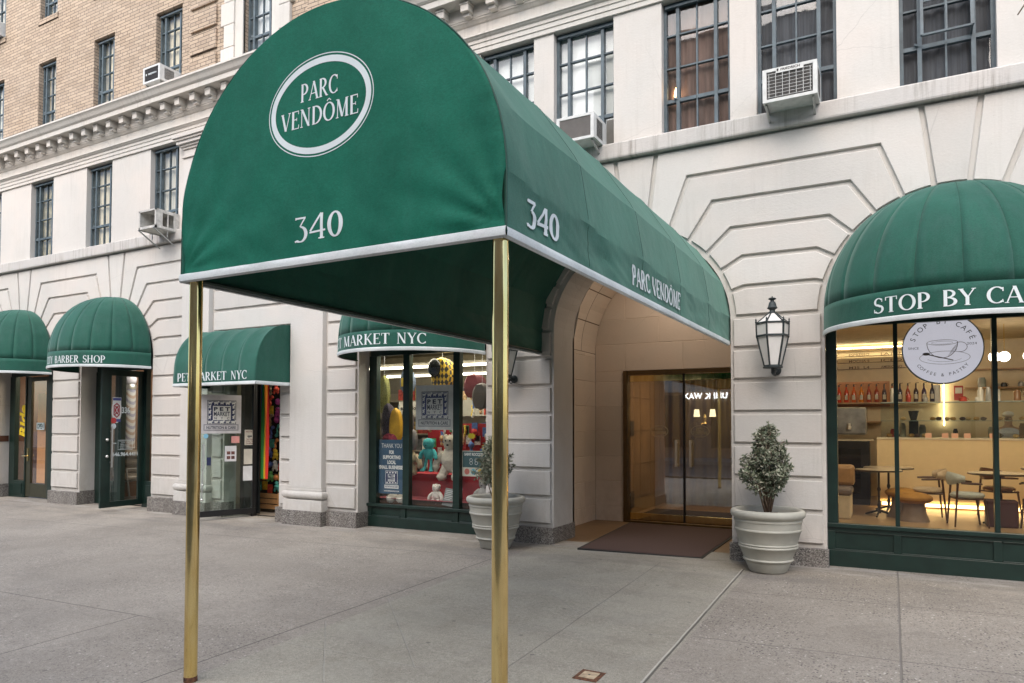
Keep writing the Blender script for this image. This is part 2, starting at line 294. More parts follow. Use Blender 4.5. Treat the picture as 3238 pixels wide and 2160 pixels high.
# ------------------------------------------------------------------ ground
def G2(x, y):            # point measured on z=0 moved on to the sloping pavement along the same sight line
    g = 0
    for _ in range(4): k = (1.6-g)/1.6; g = gz(x*k, y*k)
    return x*k, y*k
def sidewalk_mat():
    m, nt, b = newmat('sidewalk_concrete'); tc = N(nt, 'ShaderNodeTexCoord'); v = tc.outputs['Object']
    sp = N(nt, 'ShaderNodeSeparateXYZ'); lk(nt, v, sp.inputs[0]); X, Y = sp.outputs[0], sp.outputs[1]
    def rng(val, a, c, soft=.01):
        r = N(nt, 'ShaderNodeMapRange'); r.clamp = True; r.inputs[1].default_value = a; r.inputs[2].default_value = a+soft; lk(nt, val, r.inputs[0])
        q = N(nt, 'ShaderNodeMapRange'); q.clamp = True; q.inputs[1].default_value = c; q.inputs[2].default_value = c+soft; q.inputs[3].default_value = 1; q.inputs[4].default_value = 0; lk(nt, val, q.inputs[0])
        return math_(nt, 'MULTIPLY', r.outputs[0], q.outputs[0])
    walk = rng(X, -4.19, -1.42)
    base = ramp(nt, noi(nt, v, .7, 6, .6), [(.3, (.250, .222, .188)), (.7, (.340, .305, .262))])
    wbase = ramp(nt, noi(nt, v, 1.1, 6, .62), [(.3, (.258, .238, .194)), (.7, (.336, .312, .258))])
    c = mix(nt, walk, base, wbase)
    # slab to slab tone
    cx_ = math_(nt, 'FLOOR', math_(nt, 'DIVIDE', math_(nt, 'SUBTRACT', X, .027), 1.55)); cy_ = math_(nt, 'FLOOR', math_(nt, 'DIVIDE', math_(nt, 'SUBTRACT', math_(nt, 'SUBTRACT', Y, math_(nt, 'MULTIPLY', X, .1)), 5.5), 1.62))
    cc = N(nt, 'ShaderNodeCombineXYZ'); lk(nt, cx_, cc.inputs[0]); lk(nt, cy_, cc.inputs[1]); wn_ = N(nt, 'ShaderNodeTexWhiteNoise', noise_dimensions='2D'); lk(nt, cc.outputs[0], wn_.inputs['Vector'])
    c = mix(nt, math_(nt, 'MULTIPLY', rng(X, -1.42, 40), .9), c, mix(nt, 1.0, c, ramp(nt, wn_.outputs[0], [(0, .84), (1, 1)]), 'MULTIPLY'))
    lx = math_(nt, 'FLOOR', math_(nt, 'DIVIDE', math_(nt, 'ADD', X, 8.42), 1.46)); ly = math_(nt, 'FLOOR', math_(nt, 'DIVIDE', math_(nt, 'SUBTRACT', math_(nt, 'SUBTRACT', Y, math_(nt, 'MULTIPLY', X, .1)), 7.8), 3.2))
    cc2 = N(nt, 'ShaderNodeCombineXYZ'); lk(nt, lx, cc2.inputs[0]); lk(nt, ly, cc2.inputs[1]); wn2 = N(nt, 'ShaderNodeTexWhiteNoise', noise_dimensions='2D'); lk(nt, cc2.outputs[0], wn2.inputs['Vector'])
    c = mix(nt, math_(nt, 'MULTIPLY', rng(X, -40, -4.2), .8), c, mix(nt, 1.0, c, ramp(nt, wn2.outputs[0], [(0, .88), (1, 1)]), 'MULTIPLY'))
    # broad stains
    c = mix(nt, math_(nt, 'MULTIPLY', ramp(nt, noi(nt, mapv(nt, (.5, 1, 1)), 1.7, 6, .65), [(.5, 0), (.75, 1)]), .35), c, (.17, .155, .14))
    # aggregate pebbles
    vo = N(nt, 'ShaderNodeTexVoronoi'); vo.inputs['Scale'].default_value = 44; vo.inputs['Randomness'].default_value = 1; lk(nt, v, vo.inputs['Vector'])
    vs = N(nt, 'ShaderNodeSeparateColor'); lk(nt, vo.outputs['Color'], vs.inputs[0])
    peb = math_(nt, 'MULTIPLY', ramp(nt, vo.outputs['Distance'], [(.26, 1), (.42, 0)]), ramp(nt, vs.outputs[0], [(.40, 0), (.5, 1)]))
    patch = ramp(nt, noi(nt, v, .9, 3), [(.40, .25), (.55, 1)])
    right = rng(X, -1.42, 40)
    amt = math_(nt, 'MULTIPLY', peb, math_(nt, 'MULTIPLY', patch, math_(nt, 'ADD', .68, math_(nt, 'MULTIPLY', right, .32))))
    amt = math_(nt, 'MULTIPLY', amt, math_(nt, 'SUBTRACT', 1, math_(nt, 'MULTIPLY', walk, .6)))
    pc = ramp(nt, vs.outputs[1], [(0, (.05, .046, .045)), (.5, (.11, .095, .09)), (.78, (.22, .18, .15)), (1, (.62, .58, .53))])
    c = mix(nt, amt, c, pc)
    fn = noi(nt, v, 110, 4, .8); c = mix(nt, .75, c, ramp(nt, fn, [(.30, .12), (.70, .88)]), 'SOFT_LIGHT')
    c = mix(nt, .35, c, ramp(nt, noi(nt, v, 30, 4, .7), [(.3, .2), (.7, .8)]), 'SOFT_LIGHT')
    # light crust near the building line, darker blotches just in front of it
    edge = math_(nt, 'MULTIPLY', rng(Y, 8.15, 8.7, .35), ramp(nt, noi(nt, mapv(nt, (.6, 2.5, 1)), 2.3, 6, .7), [(.45, 0), (.6, 1)]))
    c = mix(nt, math_(nt, 'MULTIPLY', edge, .55), c, (.42, .40, .37))
    dk = math_(nt, 'MULTIPLY', rng(Y, 7.5, 8.3, .3), ramp(nt, noi(nt, mapv(nt, (.5, 1.5, 1)), 1.9, 5, .6), [(.45, 0), (.6, 1)]))
    c = mix(nt, math_(nt, 'MULTIPLY', dk, .35), c, (.13, .12, .115))
    # gum spots
    g = N(nt, 'ShaderNodeTexVoronoi'); g.inputs['Scale'].default_value = 2.6; lk(nt, v, g.inputs['Vector'])
    c = mix(nt, math_(nt, 'MULTIPLY', ramp(nt, g.outputs[0], [(.035, 1), (.055, 0)]), .6), c, (.08, .075, .07))
    wob = math_(nt, 'MULTIPLY', math_(nt, 'SUBTRACT', noi(nt, v, 4, 4), .5), .012)
    H = [None]
    def seg(a, bb, wd, col, st, fin=True):
        nonlocal c
        a = G2(*a); bb = G2(*bb); dx, dy = bb[0]-a[0], bb[1]-a[1]; L = sqrt(dx*dx+dy*dy); nx, ny = -dy/L, dx/L
        d = math_(nt, 'ADD', math_(nt, 'MULTIPLY', X, nx), math_(nt, 'MULTIPLY', Y, ny)); d = math_(nt, 'SUBTRACT', d, nx*a[0]+ny*a[1]); d = math_(nt, 'ABSOLUTE', math_(nt, 'ADD', d, wob))
        r = N(nt, 'ShaderNodeMapRange'); r.clamp = True; r.inputs[1].default_value = wd*.5; r.inputs[2].default_value = wd; r.inputs[3].default_value = 1; r.inputs[4].default_value = 0; lk(nt, d, r.inputs[0])
        mk = r.outputs[0]
        if fin:
            t = math_(nt, 'ADD', math_(nt, 'MULTIPLY', X, dx/L), math_(nt, 'MULTIPLY', Y, dy/L)); t = math_(nt, 'SUBTRACT', t, (dx*a[0]+dy*a[1])/L)
            mk = math_(nt, 'MULTIPLY', mk, rng(t, 0, L, .02))
        mk2 = math_(nt, 'MULTIPLY', mk, st); c = mix(nt, mk2, c, col)
        H[0] = mk if H[0] is None else math_(nt, 'MAXIMUM', H[0], mk)
    dkc = (.075, .068, .06); mid = (.16, .145, .13)
    seg((-1.479, 8.188), (-1.36, 3.4), .011, dkc, .85); 
    seg((-1.494, 8.188), (-1.375, 3.4), .010, (.56, .53, .48), .55)
    seg((-4.242, 7.393), (-4.117, 2.811), .008, dkc, .9); seg((-4.29, 8.6), (-4.242, 7.393), .006, mid, .6)
    seg((-1.416, 7.035), (5, 7.75), .010, mid, .8); seg((-1.367, 5.403), (5, 5.93), .010, mid, .8); seg((-1.36, 3.9), (5, 4.3), .01, mid, .7)
    seg((.025, 9.014), (.029, 3.2), .010, mid, .85); seg((1.5, 9), (1.5, 4), .010, mid, .8)
    seg((-2.406, 8.109), (-2.225, 3.2), .006, mid, .75)
    seg((-9.66, 3.55), (-5.432, 3.776), .007, dkc, .8); seg((-5.43, 3.776), (-4.15, 3.84), .005, mid, .4)
    seg((-14.5, 6.40), (-4.25, 7.45), .016, (.15, .137, .125), .5)
    seg((-9.743, 5.21), (-10.05, 8.5), .006, mid, .7); seg((-8.393, 4.261), (-8.43, 6.9), .006, mid, .7); seg((-8.703, 6.9), (-8.89, 8.4), .006, mid, .7)
    seg((-5.572, 3.775), (-5.48, 2.6), .008, dkc, .85); seg((-7.0, 3.68), (-7.05, 6.95), .005, mid, .5); seg((-12.2, 6.7), (-12.4, 8.5), .006, mid, .6)
    for a, bb in [((-4.1, 4.4), (-3.15, 3.37)), ((-4.18, 5.3), (-2.8, 3.85)), ((-4.1, 3.82), (-2.77, 3.86)), ((-2.76, 3.85), (-2.3, 6.2)), ((-4.15, 6.1), (-2.35, 7.5)), ((-4.2, 7.6), (-2.38, 5.6)), ((-4.1, 5.2), (-3.2, 7.9)), ((-2.3, 7.9), (-1.45, 6.9)), ((-2.25, 5.2), (-1.42, 5.35))]:
        seg(a, bb, .007, (.35, .335, .30), .4)
    # lighter re-cast patches in the entrance walk
    pt = math_(nt, 'MULTIPLY', walk, ramp(nt, noi(nt, mapv(nt, (1, .8, 1)), 1.25, 1), [(.53, 0), (.54, 1)])); c = mix(nt, math_(nt, 'MULTIPLY', pt, .16), c, (.36, .35, .30))
    st2 = math_(nt, 'MULTIPLY', ramp(nt, noi(nt, mapv(nt, (.9, 1.3, 1)), 2.6, 8, .72), [(.54, 0), (.66, 1)]), .28); c = mix(nt, st2, c, (.15, .135, .12))
    lk(nt, c, b.inputs['Base Color']); b.inputs['Roughness'].default_value = .83
    hh = math_(nt, 'SUBTRACT', math_(nt, 'ADD', math_(nt, 'MULTIPLY', fn, .5), math_(nt, 'MULTIPLY', peb, .35)), math_(nt, 'MULTIPLY', H[0], 2.0))
    bump(nt, b, hh, .55, .006); return m
M['walk'] = sidewalk_mat()
mb = MB(); xs = [-60, -30]+[-20+i for i in range(0, 31)]; ys = [-1.2+i*.5 for i in range(0, 21)]+[9.05]
mb.grid(lambda u, v: (xs[round(u*(len(xs)-1))], ys[round(v*(len(ys)-1))], gz(xs[round(u*(len(xs)-1))], ys[round(v*(len(ys)-1))])), len(xs)-1, len(ys)-1)
mb.build('sidewalk', M['walk'], kind='structure')
mb = MB(); mb.box(-60, 12, -1.36, -1.2, -.45, -.125); mb.build('kerb', M['granite'], kind='structure', bevel=.01)
mb = MB(); mb.add([(-200, -200, -.30), (200, -200, -.30), (200, 200, -.30), (-200, 200, -.30)], [(0, 1, 2, 3)])
mb.build('road', simple('asphalt', (.09, .09, .09), .85, var=.3, vs=3, bmp=.4), kind='structure')
mb = MB(); mb.box(-60, 60, -15, -11.5, -.4, -.14); mb.build('far_sidewalk', P('far_concrete', (.25, .24, .22)), kind='structure')
# ------------------------------------------------------------------ the building
B = thing('apartment_building', 'cream stone and tan brick apartment building with arched shop bays filling the whole background', 'building')
ARCH = [dict(cx=-17.07, r=1.17, dy=9.03), dict(cx=-13.72, r=1.17, dy=9.03), dict(cx=-6.27, r=1.17, dy=8.94), dict(cx=-2.87, r=1.17, dy=9.38), dict(cx=.58, r=1.245, dy=8.80)]
ZC = 2.85; YB0, YF = 8.686, 8.65; ZT = 5.06
def arcz(a, x): return ZC+sqrt(max(0, a['r']**2-(x-a['cx'])**2))
wl = MB()
def piece(x0, x1, z0, z1, y=YB0): wl.quad((x0, y, z0), (x1, y, z0), (x1, y, z1), (x0, y, z1))
DX0, DX1, DZ = -10.52, -9.16, 2.62
edges = [-19.8]
for a in ARCH[:2]: edges += [a['cx']-a['r'], a['cx']+a['r']]
edges += [DX0, DX1]
for a in ARCH[2:]: edges += [a['cx']-a['r'], a['cx']+a['r']]
edges += [3.6]
for i in range(0, len(edges), 2): piece(edges[i], edges[i+1], -.35, ZT)
piece(DX0, DX1, DZ, ZT)
wl.box(DX0-.001, DX0, YB0, 8.95, -.3, DZ); wl.box(DX1, DX1+.001, YB0, 8.95, -.3, DZ); wl.box(DX0, DX1, YB0, 8.95, DZ, DZ+.001)
for a in ARCH:
    n = 40; pts = [(a['cx']-a['r']*cos(pi*k/n), ZC+a['r']*sin(pi*k/n)) for k in range(n+1)]
    for k in range(n):
        (x0, z0), (x1, z1) = pts[k], pts[k+1]
        wl.quad((x0, YB0, z0), (x1, YB0, z1), (x1, YB0, ZT), (x0, YB0, ZT))
        wl.quad((x0, YB0, z0), (x0, a['dy'], z0), (x1, a['dy'], z1), (x1, YB0, z1))
    for x in (a['cx']-a['r'], a['cx']+a['r']):
        wl.quad((x, YB0, -.3), (x, a['dy'], -.3), (x, a['dy'], ZC), (x, YB0, ZC))
wl.build('wall', M['stone'], B)
# raised rusticated blocks
blk = MB()
def inset(poly, d):
    n = len(poly); out = []
    ar = sum(poly[i][0]*poly[(i+1) % n][1]-poly[(i+1) % n][0]*poly[i][1] for i in range(n)); s = 1 if ar > 0 else -1
    L = []
    for i in range(n):
        (x0, y0), (x1, y1) = poly[i], poly[(i+1) % n]; dx, dy = x1-x0, y1-y0; l = sqrt(dx*dx+dy*dy) or 1e-9
        dd = d[i] if isinstance(d, (list, tuple)) else d
        L.append((x0-s*dy/l*dd, y0+s*dx/l*dd, dx/l, dy/l))
    for i in range(n):
        a, b = L[i-1], L[i]; den = a[2]*b[3]-a[3]*b[2]
        if abs(den) < 1e-3: out.append(((b[0]), (b[1]))); continue
        t = ((b[0]-a[0])*b[3]-(b[1]-a[1])*b[2])/den; out.append((a[0]+a[2]*t, a[1]+a[3]*t))
    return out
def block(poly, yb=YB0+.002, yf=YF, d=.027):
    p0 = inset(poly, d); p1 = inset(p0, .006); n = len(p0)
    vs = [(x, yb, z) for x, z in p0]+[(x, yf+.007, z) for x, z in p0]+[(x, yf, z) for x, z in p1]
    fs = [tuple(2*n+i for i in range(n))]
    for r in (0, 1): fs += [(r*n+i, r*n+(i+1) % n, (r+1)*n+(i+1) % n, (r+1)*n+i) for i in range(n)]
    blk.add(vs, fs)
ANG = [0, 16.4, 29.7, 43, 56.3, 69.6]; ZL = [2.889, 3.245, 3.603, 3.958, 4.313, 4.668]; KEY = 82.9; ZTB = 5.05
COURSE = [.245, .62, .996, 1.374, 1.751, 2.131, 2.512, 2.889]
def side_pts(sd_, j):           # chain for level line j on one side: (edge point, bend point)
    if sd_[0] == 'x': return (sd_[1], ZL[j]), (sd_[1], ZL[j])
    a, sg = sd_[1], sd_[2]; r = a['r']+.045
    if j == 0: z = ZL[0]; x = a['cx']+sg*sqrt(r*r-(z-ZC)**2); return (x, z), (x, z)
    t = radians(ANG[j]); e = (a['cx']+sg*r*cos(t), ZC+r*sin(t)); bz = ZL[j]; return e, (a['cx']+sg*(bz-ZC)/math.tan(t), bz)
def arcp(sd_, a0, a1, n=4):
    if sd_[0] == 'x': return []
    a, sg = sd_[1], sd_[2]; r = a['r']+.045
    return [(a['cx']+sg*r*cos(radians(a0+(a1-a0)*k/n)), ZC+r*sin(radians(a0+(a1-a0)*k/n))) for k in range(1, n)]
def ang0(sd_): return degrees(math.asin((ZL[0]-ZC)/(sd_[1]['r']+.045))) if sd_[0] == 'a' else 0
def clean(p):
    o = []
    for q in p:
        if not o or abs(q[0]-o[-1][0])+abs(q[1]-o[-1][1]) > 1e-4: o.append(q)
    if abs(o[0][0]-o[-1][0])+abs(o[0][1]-o[-1][1]) < 1e-4: o.pop()
    return o
def pier(Ls, Rs):
    # Ls: side on the left (arch whose right haunch bounds us, sg=+1) ; Rs: side on the right (sg=-1)
    xl = Ls[1] if Ls[0] == 'x' else Ls[1]['cx']+Ls[1]['r']+.012; xr = Rs[1] if Rs[0] == 'x' else Rs[1]['cx']-Rs[1]['r']-.012
    for k in range(7): block([(xl, COURSE[k]), (xr, COURSE[k]), (xr, COURSE[k+1]), (xl, COURSE[k+1])])
    for j in range(5):
        le0, lb0 = side_pts(Ls, j); le1, lb1 = side_pts(Ls, j+1); re0, rb0 = side_pts(Rs, j); re1, rb1 = side_pts(Rs, j+1)
        aL = (ANG[j] if j else ang0(Ls), ANG[j+1]); aR = (ANG[j] if j else ang0(Rs), ANG[j+1])
        poly = [le0, lb0, rb0, re0]+arcp(Rs, *aR)+[re1, rb1, lb1, le1]+arcp(Ls, aL[1], aL[0])
        block(clean(poly))
    le, lb = side_pts(Ls, 5); re, rb = side_pts(Rs, 5)
    def top(sd_):
        if sd_[0] == 'x': return [(sd_[1], ZTB)]
        a, sg = sd_[1], sd_[2]; r = a['r']+.045; t = radians(KEY)
        return [(a['cx']+sg*r*cos(t), ZC+r*sin(t)), (a['cx']+sg*(ZTB-ZC)/math.tan(t), ZTB)]
    poly = [le, lb, rb, re]+arcp(Rs, ANG[5], KEY)+top(Rs)+top(Ls)[::-1]+arcp(Ls, KEY, ANG[5])
    block(clean(poly))
A_ = ARCH
pier(('x', -19.9), ('a', A_[0], -1)); pier(('a', A_[0], 1), ('a', A_[1], -1)); pier(('a', A_[1], 1), ('x', -11.63))
pier(('x', -8.10), ('a', A_[2], -1)); pier(('a', A_[2], 1), ('a', A_[3], -1)); pier(('a', A_[3], 1), ('a', A_[4], -1)); pier(('a', A_[4], 1), ('x', 3.6))
for a in ARCH:
    r = a['r']+.045; t = [radians(KEY+(180-2*KEY)*k/4) for k in range(5)]
    block([(a['cx']+r*cos(q), ZC+r*sin(q)) for q in t[::-1]]+[(a['cx']+(ZTB-ZC)/math.tan(radians(KEY)), ZTB), (a['cx']-(ZTB-ZC)/math.tan(radians(KEY)), ZTB)])
# bay between the pilasters
for k in range(len(COURSE)-1):
    for x0, x1 in ((-10.83, DX0-.02), (DX1+.02, -8.85)): block([(x0, COURSE[k]), (x1, COURSE[k]), (x1, COURSE[k+1]), (x0, COURSE[k+1])])
zc = 2.889
while zc < 4.9:
    z1 = min(zc+.378, ZTB); block([(-10.83, zc), (-8.85, zc), (-8.85, z1), (-10.83, z1)]); zc += .378
o = blk.build('block', M['stone'], B); o['label'] = 'raised rusticated stone blocks with recessed joints'
# pilasters
for x0, x1 in ((-11.6, -10.86), (-8.83, -8.12)):
    pm = MB(); pm.box(x0, x1, 8.585, 8.70, .58, ZT-.004); pm.box(x0, x1, 8.585, 8.70, 5.28, 6.56)
    pm.box(x0-.07, x1+.07, 8.52, 8.70, .2, .375)
    n = 8
    for k in range(n):
        t0, t1 = -pi/2+pi*k/n, -pi/2+pi*(k+1)/n
        q = lambda t: (.045*cos(t), .455+.06*sin(t))
        (r0, z0), (r1, z1) = q(t0), q(t1)
        ya, yb_ = 8.555-r0-.0, 8.555-r1
        pm.add([(x0-.045-r0, ya, z0), (x1+.045+r0, ya, z0), (x1+.045+r1, yb_, z1), (x0-.045-r1, yb_, z1)], [(0, 1, 2, 3)])
        pm.add([(x1+.045+r0, ya, z0), (x1+.045+r0, 8.7, z0), (x1+.045+r1, 8.7, z1), (x1+.045+r1, yb_, z1)], [(0, 1, 2, 3)])
        pm.add([(x0-.045-r0, ya, z0), (x0-.045-r0, 8.7, z0), (x0-.045-r1, 8.7, z1), (x0-.045-r1, yb_, z1)], [(3, 2, 1, 0)])
    pm.box(x0-.045, x1+.045, 8.56, 8.70, .385, .395); pm.box(x0-.03, x1+.03, 8.565, 8.70, .515, .55); pm.box(x0-.012, x1+.012, 8.577, 8.70, .55, .58)
    for z0, z1, e in ((6.56, 6.60, .03), (6.60, 6.72, .0), (6.72, 6.76, .03), (6.76, 6.80, .06), (6.80, 6.86, .10), (6.86, 6.90, .13), (6.90, 6.955, .16)):
        pm.box(x0-e, x1+e, 8.585-e, 8.70, z0, z1)
    pm.build('pilaster', M['stone'], B, bevel=.004)
# granite plinth
def plinth(x0, x1, d0=None, d1=None, ztop=.215):
    g = MB(); y = 8.615; nx = 6
    zt = [ztop+.02*noise.noise(Vector((x0+k, 3, 1))) for k in range(nx+1)]
    g.box(x0, x1, y, 8.70, -.4, ztop)
    return g
class _G:
    def box(s, *a): MB().box(*a).build('granite_plinth', M['granite'], B, bevel=.006)
gb = _G()
for x0, x1 in [(-19.8, -18.22), (-15.92, -14.86), (-12.57, -11.67), (-10.79, -10.50), (-9.18, -8.90), (-8.05, -7.42), (-5.12, -4.02), (-1.72, -.645), (1.80, 3.6)]: gb.box(x0, x1, 8.618, 8.70, -.35, .215 if x0 > -13 else .19)
for x0, x1 in ((-11.67, -10.79), (-8.90, -8.05)): gb.box(x0, x1, 8.50, 8.70, -.35, .2)
for a in ARCH[:4]:
    d = a['dy']-.004
    gb.box(a['cx']-a['r']-.01, a['cx']-a['r']+.018, 8.70, d, -.35, .213); gb.box(a['cx']+a['r']-.018, a['cx']+a['r']+.01, 8.70, d, -.35, .213)
gb.box(DX0-.01, DX0+.015, 8.70, 8.9, -.3, .212); gb.box(DX1-.015, DX1+.01, 8.70, 8.9, -.3, .212)
# ledge under the second-floor windows
lb_ = MB(); n = 60
for k in range(n):
    x0, x1 = -19.8+23.4*k/n, -19.8+23.4*(k+1)/n
prof = [(8.70, 5.045), (8.585, 5.045), (8.575, 5.052), (8.57, 5.07), (8.57, 5.235), (8.578, 5.25), (8.64, 5.268), (8.90, 5.276)]
def extr(mb, prof, x0, x1):
    m = len(prof); mb.add([(x0, y, z) for y, z in prof]+[(x1, y, z) for y, z in prof], [(i, m+i, m+i+1, i+1) for i in range(m-1)])
extr(lb_, prof, -19.8, 3.6); lb_.build('ledge', M['sill'], B)
# second floor wall between windows
W2 = [(-18.95, -18.08), (-16.85, -15.98), (-14.765, -13.895), (-12.67, -11.82), (-10.30, -9.42), (-7.75, -6.90), (-6.30, -5.62), (-5.185, -4.322), (-4.019, -3.157), (-2.518, -1.678), (-1.373, -.504), (.114, .993), (1.9, 2.7)]
e = [-19.8]
for a, b in W2: e += [a, b]
e += [3.6]
for i in range(0, len(e), 2): MB().box(e[i], e[i+1], 8.645, 8.92, 5.262, 6.99).build('upper_wall', M['stone'], B)
# entablature
en = MB()
extr(en, [(8.92, 6.966), (8.615, 6.966), (8.615, 7.03), (8.602, 7.034), (8.602, 7.10), (8.588, 7.104), (8.588, 7.15), (8.565, 7.165), (8.55, 7.185), (8.535, 7.19), (8.535, 7.215), (8.63, 7.235), (8.632, 7.40), (8.61, 7.41), (8.585, 7.44), (8.57, 7.45), (8.57, 7.47), (8.56, 7.475), (8.56, 7.655), (8.335, 7.66), (8.335, 7.75), (8.325, 7.752), (8.30, 7.775), (8.27, 7.83), (8.245, 7.86), (8.235, 7.865), (8.235, 7.90), (8.40, 7.93), (8.73, 8.03)], -19.8, 3.6)
x = -19.55
while x < 3.4:
    for dx, dz, dy in ((.115, .03, .16), (.10, .02, .145)): pass
    en.box(x-.075, x+.075, 8.40, 8.57, 7.615, 7.645); en.box(x-.065, x+.065, 8.41, 8.57, 7.52, 7.615)
    en.box(x-.05, x+.05, 8.47, 8.57, 7.47, 7.52)
    x += .4185
for k in range(40):   # vertical frieze joints
    x = -19.6+k*.62; en.box(x-.002, x+.002, 8.629, 8.64, 7.24, 7.40)
en.build('cornice', M['cream'], B, bevel=0)
# brick upper storeys
K = 1.008
BW = [(-18.98, -18.09), (-16.66, -15.985), (-14.60, -13.905), (-12.58, -11.80), (-10.12, -9.40), (-7.6, -6.8), (-5.3, -4.5)]
BW = [(a*K, b*K) for a, b in BW]
ROWS = [(8.19, 9.69), (10.67, 12.2)]
bw = MB(); e = [-19.9]
for a, b in BW: e += [a, b]
e += [3.6]
for i in range(0, len(e), 2): bw.box(e[i], e[i+1], 8.72, 9.0, 7.9, 13.4)
for a, b in BW:
    bw.box(a, b, 8.72, 9.0, 7.9, ROWS[0][0]); bw.box(a, b, 8.72, 9.0, ROWS[0][1], ROWS[1][0]); bw.box(a, b, 8.72, 9.0, ROWS[1][1], 13.4)
# brick quoin panels over the pilasters and soldier sills
for xa, xb in ((-11.62, -10.9), (-8.62, -7.9)):
    for k in range(12): bw.box(xa, xb, 8.68, 8.721, 8.12+k*.44, 8.12+k*.44+.36)
for a, b in BW: bw.box(a-.04, b+.04, 8.695, 8.76, ROWS[1][0]-.11, ROWS[1][0])
bw.build('brick_wall', M['brick'], B)
ss = MB()
a, b = BW[4]
for s0, s1 in ((a-.20, a), (b, b+.20)): ss.box(s0, s1, 8.69, 8.76, 8.03, 13)
for k in range(10):
    wq = .26 if k % 2 else .34
    ss.box(a-.2-wq, a-.2, 8.66, 8.74, 8.03+k*.42, 8.03+k*.42+.41); ss.box(b+.2, b+.2+wq, 8.66, 8.74, 8.03+k*.42, 8.03+k*.42+.41)
ss.build('stone_surround', M['cream'], B, bevel=.008)
# back-up masses keep daylight out of the rooms
sh = MB(); sh.box(-20, 3.7, 9.6, 9.7, 5.2, 13.4); sh.box(-20, 3.7, 8.95, 9.6, 13.3, 13.4); sh.box(-20.05, -19.9, 8.7, 9.7, -.3, 13.4); sh.box(3.6, 3.7, 8.6, 18, -.3, 13.4)
sh.box(-20, 3.7, 8.93, 9.6, 5.15, 5.2); sh.box(-20, 3.7, 8.93, 9.6, 7.3, 7.4); sh.box(-20, 3.7, 9.02, 9.6, 9.9, 10.0)
sh.build('inner_shell', M['dark'], B)
# windows
def casement(a, b, z0, z1, y, curtain, steel=None, ratio=(.22, .50, .78), open_=0, wide=.04, blind=None, seed=0):
    rnd = random.Random(seed+int(a*100)); f = MB(); st = steel or M['steelblue']; H = z1-z0; W = b-a
    f.box(a, a+wide, y-.02, y+.05, z0, z1); f.box(b-wide, b, y-.02, y+.05, z0, z1); f.box(a+wide, b-wide, y-.02, y+.05, z1-.05, z1); f.box(a+wide, b-wide, y-.02, y+.05, z0, z0+.035)
    zr = [z0+H*q for q in (.252, .505, .755)]; x1, x2, x3 = [a+W*q for q in ratio]
    for x in (x1, x3): f.box(x-.021, x+.021, y-.035, y+.04, z0+.035, z1-.05)
    f.box(x2-.009, x2+.009, y-.012, y+.03, z0+.035, z1-.05)
    segs = [(a+wide, x1-.021), (x1+.021, x2-.009), (x2+.009, x3-.021), (x3+.021, b-wide)]
    for s0, s1 in segs:
        for i, z in enumerate(zr):
            h = .022 if i == 0 else .0095; f.box(s0, s1, y-.016-(.01 if i == 0 else 0), y+.03, z-h, z+h)
    f.box(a+.03, b-.03, y-.06, y-.02, z1-.075, z1-.045)       # drip rail
    if W > .6: f.obox((x1-.05, y-.05, zr[0]+.03), (x1+.03, y-.02, zr[0]), .015, .02)
    w_ = f.build('window', st, B)
    pn = MB(); zz = [z0+.035]+zr+[z1-.05]
    for s0, s1 in segs:
        for i in range(4):
            t = [rnd.uniform(-.003, .003) for _ in range(3)]
            pn.quad((s0, y+.008+t[0], zz[i]), (s1, y+.008+t[1], zz[i]), (s1, y+.008+t[1]+t[2], zz[i+1]), (s0, y+.008+t[0]+t[2], zz[i+1]))
    pn.build('pane', M['gglass'], w_)
    cu = MB(); nx = 60; ph = rnd.uniform(0, 6)
    cu.grid(lambda u, v: (a-.05+(W+.1)*u, y+.075+(.008*sin(u*W*60+ph+sin(v*3))+.006*sin(u*W*27) if blind is None else .003*noise.noise(Vector((u*4, v*4, a)))), z0-.05+(H+.1)*v), nx, 6)
    cu.build('curtain', curtain, w_, smooth='all'); return w_
C_white = simple('white_blind', (.86, .86, .83), .8, var=.08, vs=3); C_cream = simple('cream_curtain', (.85, .70, .50), .85, var=.18, vs=4, scale=(6, 6, .6))
C_dark = simple('slate_curtain', (.075, .078, .09), .8, var=.35, vs=5, scale=(9, 9, .3)); C_pale = simple('pale_drape', (.90, .76, .54), .8, var=.1, scale=(6, 6, .5))
C_grey = simple('grey_sheer', (.75, .68, .56), .85, var=.25, scale=(8, 8, .4)); C_green = simple('olive_drape', (.45, .36, .20), .85, var=.7, vs=5)
CW = [C_cream, C_green, C_pale, C_grey, C_grey, C_white, C_white, C_white, C_white, simple('rust_drape', (.16, .10, .08), .85, var=.5, vs=3, scale=(5, 5, .4)), C_dark, C_dark, C_dark]
for i, (a, b) in enumerate(W2):
    ww = casement(a, b, 5.275, 6.966, 8.765, CW[i], blind=1 if CW[i] is C_white else None, ratio=(.22, .5, .78))
    if i == 11:        # the leaf that stands open
        ww['label'] = 'steel casement window with its centre leaf swung out'
        f = MB(); x1, x3 = a+.22*(b-a)+.02, a+.78*(b-a)-.02; zt, zb = 6.90, 5.74; yo = 8.60
        q = lambda x, t: Vector((x, 8.73-(8.73-yo)*t, zt-(zt-zb)*t+.02*t))
        for x in (x1, x3): f.obox(q(x, 0), q(x, 1), .035, .03, up=(1, 0, 0))
        for t in (0, .33, .66, 1): f.obox(q(x1, t), q(x3, t), .03 if t in (0, 1) else .015, .02)
        f.obox(q((x1+x3)/2, 0), q((x1+x3)/2, 1), .015, .015, up=(1, 0, 0)); f.obox((x3, 8.73, 5.73), q(x3, 1), .02, .02)
        s_ = f.build('sash', M['steelblue'], ww)
